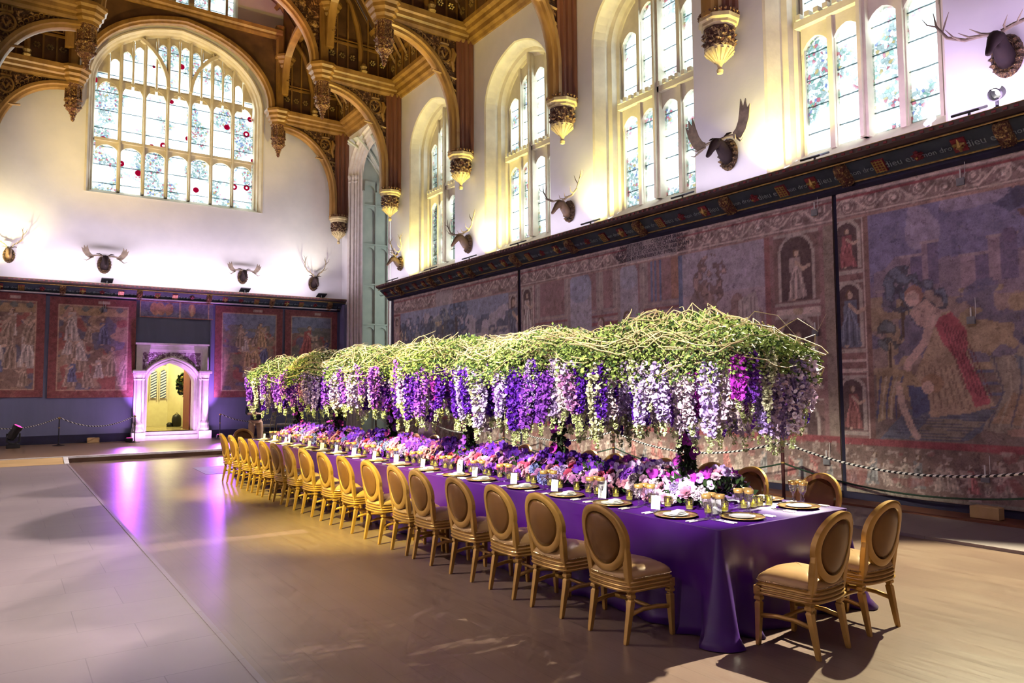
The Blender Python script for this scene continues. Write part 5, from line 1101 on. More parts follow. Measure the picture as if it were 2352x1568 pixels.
def mk_napkin():
    mb = MB()
    for k in range(4): mb.cbox((0.004*k, 0.004*(k % 2), 0.004+0.006*k), (0.13-0.012*k, 0.075-0.004*k, 0.005), rz=0.05*k)
    return mb.build('napkin', 'napkin', None, bevel=0.002)
def mk_cutlery(kind):
    mb = MB(); mb.loft([[(x, y+dy*w_, 0.006+dz*h_) for dy, dz in ((-1, 0), (-0.6, -0.8), (0.6, -0.8), (1, 0), (0.6, 0.8), (-0.6, 0.8))] for x, y, w_, h_ in ((-0.11, 0, 0.005, 0.004), (-0.1, 0, 0.008, 0.0055), (-0.03, 0, 0.007, 0.0055), (-0.015, 0, 0.005, 0.004))])
    if kind == 'knife':
        r = mb.build('table_knife', 'ivory', None, smooth=True); b = MB(); b.loft([[(x, -w_, 0.006), (x, w_, 0.006), (x, w_*0.9, 0.0075), (x, -w_*0.9, 0.0075)] for x, w_ in ((-0.016, 0.004), (0.0, 0.008), (0.07, 0.009), (0.1, 0.002))]); b.build('blade', 'steel', r)
    else:
        r = mb.build('table_fork', 'ivory', None, smooth=True); b = MB(); b.tube([(-0.016, 0, 0.006), (0.02, 0, 0.008), (0.045, 0, 0.006)], [0.004, 0.003, 0.006], 6); b.cbox((0.05, 0, 0.007), (0.012, 0.022, 0.002))
        for k in range(4): b.tube([(0.054, -0.0095+k*0.0063, 0.007), (0.075, -0.0095+k*0.0063, 0.005), (0.095, -0.009+k*0.006, 0.009)], 0.0016, 4)
        b.build('tines', 'steel', r)
    return r
def mk_goblet(h=0.185, rb=0.036):
    mb = MB(); mb.lathe([(0.034, 0.0), (0.034, 0.003), (0.012, 0.01), (0.006, 0.016), (0.007, 0.03), (0.012, 0.04), (0.006, 0.05), (0.006, h*0.4), (0.013, h*0.44), (rb*0.72, h*0.55), (rb*0.92, h*0.72), (rb, h*0.88)], 14, cap=False); r = mb.build('crystal_goblet', 'crystal', None, smooth=True)
    mb = MB(); mb.lathe([(rb*0.985, h*0.84), (rb+0.0005, h*0.88), (rb+0.003, h), (rb+0.001, h), (rb-0.002, h*0.88)], 14, cap=False); mb.build('gilt_rim', 'rimgold', r, smooth=True); return r
def mk_votive():
    mb = MB(); mb.lathe([(0.026, 0.0), (0.029, 0.003), (0.031, 0.02), (0.034, 0.085), (0.032, 0.085), (0.029, 0.02), (0.0, 0.008)], 12, cap=False); r = mb.build('votive_holder', 'votive', None)
    mb = MB(); mb.lathe([(0.0, 0.01), (0.026, 0.01), (0.026, 0.036), (0.0, 0.034)], 10, cap=False); cdl = mb.build('candle', 'wax', r, smooth=True)
    mb = MB(); mb.lathe([(0.0, 0.036), (0.006, 0.042), (0.007, 0.05), (0.0, 0.066)], 6, cap=False); mb.build('flame', 'flame', cdl, smooth=True); return r
M['card'] = pmat('white_card', (0.85, 0.84, 0.88), None, 0.6); M['cardtext'] = pmat('grey_print', (0.35, 0.33, 0.4), None, 0.7); M['darkcard'] = pmat('dark_card_back', (0.03, 0.02, 0.06), None, 0.6); M['inkblack'] = pmat('black_print', (0.01, 0.01, 0.015), None, 0.6)
def mk_menu():
    mb = MB(); mb.cbox((0.0, 0, 0.055), (0.003, 0.078, 0.11), ry=0.12); r = mb.build('menu_card', 'card', None)
    t = MB()
    for k in range(7): t.cbox((-0.0035-0.0022-(0.0), 0, 0.03+k*0.009), (0.0006, 0.03+0.012*((k*37) % 3)/2, 0.0014), ry=0.12)
    for i in range(10):
        a0, a1 = PI*i/10, PI*(i+1)/10; p0, p1 = (-0.0042, 0.028*math.cos(a0), 0.07+0.024*math.sin(a0)), (-0.0042, 0.028*math.cos(a1), 0.07+0.024*math.sin(a1)); t.tube([(p[0]+(p[2]-0.055)*0.12, p[1], p[2]) for p in (p0, p1)], 0.0007, 3)
    o = t.build('printed_menu', 'cardtext', r); return r
def mk_number(body):
    mb = MB(); mb.cbox((0.0, 0, 0.08), (0.003, 0.082, 0.16), ry=0.1); r = mb.build('table_number_card', 'card', None)
    t = MB(); t.cbox((0.03, 0, 0.078), (0.003, 0.082, 0.16), ry=-0.22); t.build('dark_back_stand', 'darkcard', r)
    text_mesh('printed_numeral', body, 0.085, 'inkblack', r, Matrix(((0, -0.1, -1, -0.0035), (-1, 0, 0, 0), (0, 1, -0.1, 0.078), (0, 0, 0, 1))), extrude=0.0005)
    t = MB(); t.tube([(-0.002+0.014*0-0.0, -0.02, 0.14), (-0.0, 0, 0.13), (-0.002, 0.02, 0.14)], 0.001, 3); t.build('printed_swag', 'cardtext', r); return r
PRO = {'charger': mk_charger(), 'plate': mk_plate(), 'napkin': mk_napkin(), 'knife': mk_cutlery('knife'), 'fork': mk_cutlery('fork'), 'goblet': mk_goblet(), 'votive': mk_votive(), 'menu': mk_menu()}
used = set()
def put(key, x, y, z, rz, label, cat, group):
    o = PRO[key] if key not in used else copy_tree(PRO[key]); used.add(key)
    o.location = (x, y, z); o.rotation_euler = (0, 0, rz); return tag(o, label, cat, group)
def setting(px, py, ang, where, detail=True, glasses=3, plate=True):
    # ang: direction the guest faces
    c, s = math.cos(ang), math.sin(ang)
    W_ = lambda f, l: (px+c*f-s*l, py+s*f+c*l)
    if plate:
        put('charger', px, py, TT, 0, 'gold-rimmed charger plate %s' % where, 'plate', 'charger plates on the table')
        put('plate', px, py, TT+0.0085, 0, 'small white plate on the charger %s' % where, 'plate', 'white plates on the chargers')
        if where.find('near-end seat') < 0: put('napkin', *W_(0.02, 0), TT+0.0185, ang+0.1, 'folded white napkin on the plate %s' % where, 'napkin', 'folded napkins')
    if detail:
        for l, d in ((0.21, 'outer'), (0.245, 'inner')):
            put('fork', *W_(-0.01, l), TT, ang+0.02, '%s ivory-handled fork %s' % ('inner' if d == 'outer' else 'outer', where), 'fork', 'forks at the settings')
        for l, d in ((-0.21, 'inner'), (-0.245, 'outer')):
            put('knife', *W_(-0.01, l), TT, ang-0.02, '%s ivory-handled knife %s' % (d, where), 'knife', 'knives at the settings')
    for k, (f, l) in enumerate(((0.1, -0.215), (0.17, -0.285), (0.185, -0.195))[:glasses]):
        put('goblet', *W_(f, l), TT, 0.5*k, '%s of three gold-rimmed crystal goblets %s' % (('front', 'outer back', 'inner back')[k], where), 'glass', 'gold-rimmed goblets')
for i, y in enumerate(LY):
    setting(4.265, y, 0.0, 'at the %s left-row seat' % SEAT[i])
    if i not in (1, 5, 13): put('menu', 4.39, y+0.33, TT, 0.35+0.15*math.sin(i*3), 'small printed menu card by the %s left-row seat' % SEAT[i], 'menu card', 'menu cards')
setting(4.6, 3.62, PI/2, 'at the left near-end seat'); setting(5.37, 3.66, PI/2, 'at the right near-end seat')
put('menu', 4.6, 3.86, TT, 1.15, 'small printed menu card at the near table end before the flowers', 'menu card', 'menu cards')
for i, y in enumerate(LY):
    setting(5.5, y+0.12, PI, 'at the %s right-row seat' % SEAT[i], detail=(i < 2), glasses=3, plate=(i < 8))
o = mk_number('1'); o.location = (4.45, 5.02, TT); o.rotation_euler.z = 0.3; tag(o, 'tall white table card printed with the numeral 1', 'table number', 'table number cards')
o = mk_number('2'); o.location = (4.42, 7.48, TT); o.rotation_euler.z = 0.3; tag(o, 'tall white table card printed with the numeral 2', 'table number', 'table number cards')
o = mk_number('3'); o.location = (4.44, 13.82, TT); o.rotation_euler.z = 0.2; tag(o, 'tall white table card at the far end of the table', 'table number', 'table number cards')
# ---- votive candles along the flowers
rv = random.Random(5); vi = 0; y = 3.92
VY = []
while y < 15.3:
    VY.append(y); y += rv.uniform(0.13, 0.24) if y < 9 else rv.uniform(0.25, 0.42)
for k, y in enumerate(VY):
    j = min(range(17), key=lambda q: abs(LY[q]-y)); n_ = sum(1 for yy in VY if min(range(17), key=lambda q: abs(LY[q]-yy)) == j); idx = [yy for yy in VY if min(range(17), key=lambda q: abs(LY[q]-yy)) == j].index(y)
    put('votive', 4.57+0.02*math.sin(k*2.7), y, TT, 0, 'glowing gold votive candle before the %s left-row seat, %s of its group' % (SEAT[j], ('first', 'second', 'third', 'fourth', 'fifth', 'sixth')[idx]), 'candle', 'votive candles along the flowers')
for k, x in enumerate((4.72, 4.98, 5.08, 5.18, 5.28)):
    put('votive', x, 3.88+0.02*(k % 2), TT, 0, 'gold votive candle at the near flower end, %s from the left' % ('first', 'second', 'third', 'fourth', 'fifth')[k], 'candle', 'votive candles along the flowers')
# ================================================================ FLOWERS
def petmat(name, c, c2=None, rough=0.6, tr=0.0):
    m = pmat(name, c, c2 or tuple(x*0.7 for x in c), rough, scale=30); b = m.node_tree.nodes['Principled BSDF']; b.inputs['Specular IOR Level'].default_value = 0.25; return m
FC = {'deep': (0.1, 0.012, 0.42), 'violet': (0.26, 0.06, 0.6), 'lilac': (0.56, 0.4, 0.84), 'blush': (0.84, 0.66, 0.84), 'mauve': (0.42, 0.16, 0.45), 'cream': (0.74, 0.72, 0.5), 'orange': (0.72, 0.36, 0.2), 'magenta': (0.4, 0.03, 0.46), 'rose': (0.5, 0.2, 0.34), 'crimson': (0.42, 0.05, 0.14), 'bluish': (0.24, 0.26, 0.66), 'pink': (0.74, 0.42, 0.66)}
for k, c in FC.items(): M['p_'+k] = petmat(k+'_petals', c)
M['bud'] = petmat('pale_green_buds', (0.6, 0.66, 0.34)); M['leafA'] = petmat('fresh_green_leaves', (0.32, 0.4, 0.12), (0.15, 0.22, 0.06)); M['leafD'] = petmat('dark_green_leaves', (0.04, 0.08, 0.03)); M['twig'] = pmat('pale_brown_twigs', (0.55, 0.44, 0.26), (0.36, 0.26, 0.15), 0.7, scale=9); M['bark'] = pmat('dark_mossy_bark', (0.03, 0.025, 0.02), (0.02, 0.03, 0.015), 0.9, scale=12)
def cloud(name, mats, pos, dirs, size, tmpl, faces, parent=None, mi=None, jit=0.3, seed=1, loc=None):
    """scatter a small leaf or petal template over many points as one mesh"""
    r = np.random.default_rng(seed); n = len(pos); d = dirs/np.linalg.norm(dirs, axis=1, keepdims=True)
    rv_ = r.normal(size=(n, 3)); a = np.cross(d, rv_); a /= np.linalg.norm(a, axis=1, keepdims=True)+1e-9; b_ = np.cross(d, a)
    T = np.array(tmpl); s_ = (size*(1+jit*(r.random(n)*2-1)))[:, None, None]
    V = pos[:, None, :]+s_*(T[None, :, 0:1]*a[:, None, :]+T[None, :, 1:2]*d[:, None, :]+T[None, :, 2:3]*b_[:, None, :])
    k = len(tmpl); V = V.reshape(-1, 3); F = (np.array(faces)[None]+np.arange(n)[:, None, None]*k).reshape(-1, len(faces[0]))
    me = bpy.data.meshes.new(name); me.vertices.add(len(V)); me.vertices.foreach_set('co', V.ravel().astype(np.float32))
    fl = F.shape[1]; me.loops.add(F.size); me.loops.foreach_set('vertex_index', F.ravel().astype(np.int32)); me.polygons.add(len(F)); me.polygons.foreach_set('loop_start', np.arange(0, F.size, fl, dtype=np.int32)); me.polygons.foreach_set('loop_total', np.full(len(F), fl, np.int32))
    for q in mats: me.materials.append(M[q])
    if mi is not None: me.polygons.foreach_set('material_index', np.repeat(mi, len(faces)).astype(np.int32))
    me.update(calc_edges=True); me.validate(); o = bpy.data.objects.new(name, me); COL.objects.link(o)
    if parent is not None: o.parent = parent
    if loc is not None: o.location = loc
    return o
LEAF = [(0, 0, 0), (0.28, 0.5, 0.08), (0, 1, 0), (-0.28, 0.5, 0.08)]; LF = [(0, 1, 2, 3)]
PET = [(0, 0, 0), (0.5, 0.45, 0.1), (0.3, 1, 0.2), (-0.3, 1, 0.2), (-0.5, 0.45, 0.1)]; PF = [(0, 1, 2, 3, 4)]
def raceme_mesh(col, L, seed, wid=0.062):
    r = np.random.default_rng(seed); n = int(185*L/0.5); t = r.random(n)**0.85; prof = np.where(t < 0.15, t/0.15, 1-((t-0.15)/0.85)**1.5*0.86)*wid
    a = r.random(n)*2*PI; rad = prof*(0.55+0.45*r.random(n)); bend = 0.03*np.sin(t*4+seed)
    pos = np.stack([rad*np.cos(a)+bend, rad*np.sin(a), -t*L], 1); dirs = np.stack([np.cos(a), np.sin(a), -0.5+r.normal(size=n)*0.6], 1)
    pos = np.repeat(pos, 2, 0); dirs = np.repeat(dirs, 2, 0)+r.normal(size=(2*n, 3))*0.8; mi = (np.repeat(t, 2) > 0.8).astype(int)
    sz = np.where(mi == 1, 0.014, 0.029)
    return cloud('flower_raceme', ['p_'+col, 'bud'], pos, dirs, sz, PET, PF, mi=mi, seed=seed)
def make_flower_protos():
    P = {}
    for i, (c, L) in enumerate((('deep', 0.55), ('deep', 0.66), ('violet', 0.6), ('violet', 0.48), ('lilac', 0.62), ('lilac', 0.5), ('blush', 0.64), ('blush', 0.48), ('mauve', 0.45), ('cream', 0.62), ('orange', 0.5), ('magenta', 0.4))):
        P.setdefault(c, []).append(raceme_mesh(c, L, 100+i, 0.058 if c != 'cream' else 0.04))
    return P
RAC = make_flower_protos()
ALLR = [o.data for v_ in RAC.values() for o in v_]; RM = {c: [o.data for o in v_] for c, v_ in RAC.items()}
for v_ in RAC.values():
    for o in v_: bpy.data.objects.remove(o)
# blooms
def petal_patch(mb, ang, tilt, r0, L, w_, z0, curl=0.3, n=3):
    rows = []
    for i in range(n+1):
        t = i/n; ww = w_*math.sin(PI*(0.18+0.72*t))**0.8; row = []
        for j in (-1, 0, 1):
            x = r0+L*t*math.cos(tilt+curl*t); z = z0+L*t*math.sin(tilt+curl*t)+0.12*w_*abs(j)*(1 if tilt > 0.5 else -0.5); y = ww*j*0.5
            row.append((x*math.cos(ang)-y*math.sin(ang), x*math.sin(ang)+y*math.cos(ang), z))
        rows.append(row)
    mb.loft(rows, closed=False, cap=False)
def rose_mesh(col):
    mb = MB()
    for k, (n, tilt, r0, L, w_) in enumerate(((3, 1.45, 0.003, 0.026, 0.022), (4, 1.3, 0.008, 0.03, 0.03), (5, 1.1, 0.013, 0.033, 0.036), (5, 0.8, 0.016, 0.034, 0.042), (6, 0.45, 0.016, 0.034, 0.044))):
        for j in range(n): petal_patch(mb, 2*PI*j/n+k*0.7, tilt, r0, L, w_, 0.0, -0.35)
    o = mb.build('rose_bloom', 'p_'+col, None, smooth=True); me = o.data; bpy.data.objects.remove(o); return me
def orchid_mesh(col):
    mb = MB()
    for a, L, w_ in ((PI/2, 0.045, 0.034), (PI/2+2.1, 0.044, 0.03), (PI/2-2.1, 0.044, 0.03), (0.25, 0.05, 0.056), (PI-0.25, 0.05, 0.056)): petal_patch(mb, a, 0.15, 0.002, L, w_, 0.0, 0.25)
    mb.mi = 1; petal_patch(mb, -PI/2, 0.6, 0.0, 0.026, 0.02, 0.003, 0.5)
    o = mb.build('orchid_bloom', ['p_'+col, 'p_magenta'], None, smooth=True); me = o.data; bpy.data.objects.remove(o); return me
def hydra_mesh(col, seed):
    r = np.random.default_rng(seed); n = 110; d = r.normal(size=(n, 3)); d[:, 2] = np.abs(d[:, 2])*1.1; d /= np.linalg.norm(d, axis=1, keepdims=True); pos = d*0.055*np.array([1, 1, 0.8])
    pos = np.repeat(pos, 3, 0); dd = np.repeat(d, 3, 0)*0.35+r.normal(size=(3*n, 3))*0.6
    o = cloud('hydrangea_bloom', ['p_'+col], pos, dd, np.full(3*n, 0.016), PET, PF, seed=seed); me = o.data; bpy.data.objects.remove(o); return me
BL = {('rose', c): rose_mesh(c) for c in ('rose', 'mauve', 'crimson', 'blush', 'pink')}
BL.update({('orchid', c): orchid_mesh(c) for c in ('deep', 'violet', 'magenta', 'lilac')}); BL.update({('hydrangea', c): hydra_mesh(c, 5+i) for i, c in enumerate(('bluish', 'lilac', 'violet', 'blush'))})
def child_mesh(name, me, parent, loc, nrm, roll=0.0, s=1.0):
    o = bpy.data.objects.new(name, me); COL.objects.link(o); o.parent = parent; q = Vector(nrm).to_track_quat('Z', 'Y') @ Matrix.Rotation(roll, 3, 'Z').to_quaternion()
    o.rotation_mode = 'QUATERNION'; o.rotation_quaternion = q; o.location = loc; o.scale = (s, s, s); return o

# ---- wisteria trees
TREES = [4.45, 6.25, 8.1, 10.4, 12.6, 14.8]; TC = 4.93
def tree(y, k, R, nr, top, nleaf):
    r = random.Random(900+k); g = np.random.default_rng(900+k)
    o = empty('wisteria_tree', (TC, y, TT)); names = ('nearest the camera', 'second from the camera', 'third from the camera', 'fourth from the camera', 'fifth from the camera', 'farthest from the camera')
    tag(o, 'flowering canopy tree with hanging purple racemes, '+names[k]+' along the table', 'flower tree', 'wisteria trees along the table')
    H0 = top-TT
    Lk = (y-TREES[k-1])/2 if k else 0.95; Rk = (TREES[k+1]-y)/2 if k < 5 else 1.0
    mb = MB(); mb.lathe([(0.11, 0), (0.11, 0.012), (0.02, 0.02)], 16, (0, 0, 0)); mb.tube([(0, 0, 0.0), (0.015, 0.0, 0.4), (-0.01, 0.01, 0.8), (0.0, 0, H0-0.35)], [0.03, 0.033, 0.03, 0.035], 8)
    for j in range(9):
        a = 2*PI*j/9; mb.tube([(0, 0, H0-0.55), (0.3*math.cos(a), 0.3*math.sin(a), H0-0.3), (0.75*math.cos(a), 0.75*math.sin(a), H0-0.3), (R*0.95*math.cos(a), R*0.95*math.sin(a), H0-0.42)], [0.02, 0.014, 0.01, 0.006], 5)
    mb.build('trunk', 'bark', o)
    # mossy sleeve
    n = 900; a = g.random(n)*2*PI; z = g.random(n)*(H0-0.5)+0.02; rr = 0.03+0.03*g.random(n)
    cloud('trunk_foliage', ['leafD', 'bark'], np.stack([rr*np.cos(a), rr*np.sin(a), z], 1), np.stack([np.cos(a), np.sin(a), g.normal(size=n)*0.7], 1), np.full(n, 0.045), LEAF, LF, o, mi=(g.random(n) > 0.6).astype(int), seed=k)
    for j in range(15):
        zz = 0.1+0.062*j+r.uniform(-0.02, 0.02); aa = j*2.3+r.uniform(-0.5, 0.5)
        child_mesh('orchid_bloom', BL[('orchid', r.choice(('magenta', 'magenta', 'magenta', 'violet')))], o, (0.07*math.cos(aa), 0.07*math.sin(aa), zz), (math.cos(aa)-0.5, math.sin(aa)-0.3, 0.25), r.random()*6, 1.35)
    def edge(ang): # irregular canopy outline in plan; limited along the table so that neighbours meet
        e = R*(1+0.06*math.sin(3*ang+k)+0.05*math.sin(5*ang+2*k)); sx = math.cos(ang); sy = math.sin(ang); lim = (Rk if sy > 0 else Lk)*1.04
        if abs(sy)*e > lim: e = lim/abs(sy)
        return e
    def crown(u, ang):   # u 0 centre .. 1 rim -> upper surface
        return H0-0.02-0.3*u**2.6+0.045*math.sin(3.1*ang+k*2)*u+0.03*math.sin(7*u+k)
    # leafy thatch
    A = g.random(nleaf)*2*PI; U = np.sqrt(g.random(nleaf)); U = np.where(g.random(nleaf) < 0.35, 0.9+0.12*g.random(nleaf), U); E_ = np.array([edge(t) for t in A]); Z = np.array([crown(u, t) for u, t in zip(U, A)])
    dep = np.where(U > 0.85, g.random(nleaf)*0.26, g.random(nleaf)**2*0.14)
    pos = np.stack([E_*U*np.cos(A), E_*U*np.sin(A), Z-dep+g.normal(size=nleaf)*0.018], 1); dirs = np.stack([np.cos(A)*U+g.normal(size=nleaf)*0.7, np.sin(A)*U+g.normal(size=nleaf)*0.7, 0.35-U*0.7+g.normal(size=nleaf)*0.6], 1)
    cloud('canopy_foliage', ['leafA', 'leafD'], pos, dirs, np.full(nleaf, 0.038), LEAF, LF, o, mi=(g.random(nleaf) > 0.76).astype(int), seed=k+40)
    # twig tangle
    mb = MB()
    for j in range(230 if k < 2 else 150):
        a0 = r.random()*2*PI; u0 = r.uniform(0.3, 1.0); ln = r.uniform(0.5, 1.3); sg = r.choice((-1, 1)); pts = []
        lift = r.uniform(-0.18, 0.05) if j % 9 else r.uniform(0.0, 0.1)
        for q in range(9):
            t = q/8; a = a0+sg*ln*t*0.9; u = min(1.06, u0+0.15*math.sin(t*5+j)); e = edge(a)*u
            pts.append((e*math.cos(a)+r.uniform(-.02, .02), e*math.sin(a)+r.uniform(-.02, .02), crown(min(1, u), a)+lift*(1 if j % 9 else t)+0.04*math.sin(t*9+j)))
        mb.tube(pts, [0.0068-0.004*q/8 for q in range(9)], 4)
    for j in range(7):   # loose ends sticking out
        a = r.random()*2*PI; e = edge(a); z = crown(1, a)
        mb.tube([(0.8*e*math.cos(a), 0.8*e*math.sin(a), z+0.1), (1.0*e*math.cos(a), 1.0*e*math.sin(a), z+0.12+r.uniform(-.05, .1)), (1.16*e*math.cos(a+0.12), 1.1*e*math.sin(a+0.12), z+r.uniform(0.02, 0.26)), (1.2*e*math.cos(a+0.25), 1.14*e*math.sin(a+0.25), z+r.uniform(-0.05, 0.3))], [0.005, 0.004, 0.003, 0.0015], 4)
    mb.build('twig_tangle', 'twig', o)
    # racemes, most of them round the rim
    for j in range(nr):
        a = j*2.39996+r.uniform(-0.15, 0.15); u = r.choice((1.0, 0.97, 0.93, 0.86, 0.7, 0.5)) if j > 8 else r.uniform(0.15, 0.6); e = edge(a)*u
        c = r.choices(('deep', 'violet', 'lilac', 'blush', 'mauve', 'cream', 'orange', 'magenta'), (24, 22, 20, 16, 6, 7, 1, 3) if k else (15, 14, 24, 24, 4, 12, 2, 2))[0]
        z = H0-0.3-r.uniform(0.0, 0.16)-(0.06 if u < 0.9 else 0)
        if k == 0 and math.cos(a-0.2) > 0.3: z -= 0.04
        child_mesh('flower_raceme', r.choice(RM[c]), o, (e*math.cos(a), e*math.sin(a), z), (0.04*math.cos(a), 0.04*math.sin(a), 1), r.random()*6, r.uniform(0.82, 1.12) if k == 0 else r.uniform(0.92, 1.25))
    return o
for k, y in enumerate(TREES):
    tree(y, k, (1.03, 1.0, 1.0, 1.0, 1.0, 0.93)[k], 98 if k < 2 else 92, (2.37, 2.38, 2.42, 2.44, 2.44, 2.4)[k], 17000 if k == 0 else 13000)

# ---- low flower runner: thirteen arrangements end to end
NSEG = 13; Y0, Y1 = 4.0, 15.3; SL = (Y1-Y0)/NSEG
for sgm in range(NSEG):
    r = random.Random(300+sgm); g = np.random.default_rng(300+sgm); yc = Y0+SL*(sgm+0.5)
    o = empty('flower_arrangement', (4.95, yc, TT)); where = ['nearest the camera, pale pink and white', 'second from the camera, violet turning to pink', 'third from the camera, mauve roses and violet orchids'][sgm] if sgm < 3 else '%s from the camera, violet orchids and mauve roses' % ORD[sgm] if sgm < 12 else 'farthest from the camera, beside the last tree'
    tag(o, 'low table flower arrangement, '+where, 'flowers', 'low flower arrangements down the middle of the table')
    mb = MB(); mb.lathe([(0.1, 0), (0.16, 0.01), (0.2, 0.05), (0.18, 0.07), (0.1, 0.075)], 18, (0, 0, 0), sy=1.8); mb.build('flower_bowl', 'black', o, smooth=True)
    n = 500; yy = (g.random(n)-0.5)*SL; th = (g.random(n)-0.5)*2.9; rr = 0.8+0.15*g.random(n); pos = np.stack([0.31*rr*np.sin(th), yy, 0.015+0.2*rr*np.cos(th)], 1)
    cloud('filler_foliage', ['leafD'], pos, np.stack([np.sin(th), g.normal(size=n)*0.6, np.cos(th)], 1), np.full(n, 0.07), LEAF, LF, o, seed=sgm)
    pts = []; tries = 0; big = []
    while len(pts) < 99 and tries < 9000:
        tries += 1; th = r.uniform(-1.5, 1.5); y = r.uniform(-SL/2, SL/2); bumpz = 1+0.22*math.sin((yc+y)*5.3)+0.12*math.sin((yc+y)*11)
        edge_ = 1.0
        if sgm == 0 and y < -SL/2+0.2: edge_ = 0.75+1.2*(y+SL/2)
        p = (0.33*math.sin(th)*edge_, y, 0.04+0.2*math.cos(th)*bumpz)
        side = abs(th) > 0.75; kind = 'hydrangea' if (side and r.random() < 0.3) else ('orchid' if (not side and r.random() < 0.72) or r.random() < 0.15 else 'rose')
        md = {'hydrangea': 0.088, 'orchid': 0.056, 'rose': 0.06}[kind]
        if all((p[0]-q[0])**2+(p[1]-q[1])**2+(p[2]-q[2])**2 > ((md+q[3])/2)**2 for q in pts):
            pts.append((*p, md))
            pale = sgm == 0 or (sgm == 1 and y < 0 and r.random() < 0.4)
            if pale: col = {'rose': r.choice(('blush', 'pink', 'rose')), 'orchid': r.choice(('lilac', 'magenta', 'lilac')), 'hydrangea': r.choice(('blush', 'lilac'))}[kind]
            else: col = {'rose': r.choice(('rose', 'rose', 'mauve', 'crimson', 'pink')), 'orchid': r.choice(('deep', 'deep', 'violet')), 'hydrangea': r.choice(('bluish', 'violet', 'lilac'))}[kind]
            up = 0.02 if kind == 'orchid' and not side else 0; nr_ = (math.sin(th)+r.uniform(-.3, .3), r.uniform(-.45, .25), math.cos(th)*0.9+r.uniform(-.1, .3))
            if kind == 'orchid': nr_ = (nr_[0]-0.5, nr_[1]-0.4, nr_[2]*0.6)
            child_mesh(kind+'_bloom', BL[(kind, col)], o, (p[0], p[1], p[2]+up), nr_, r.random()*6, r.uniform(0.85, 1.2))
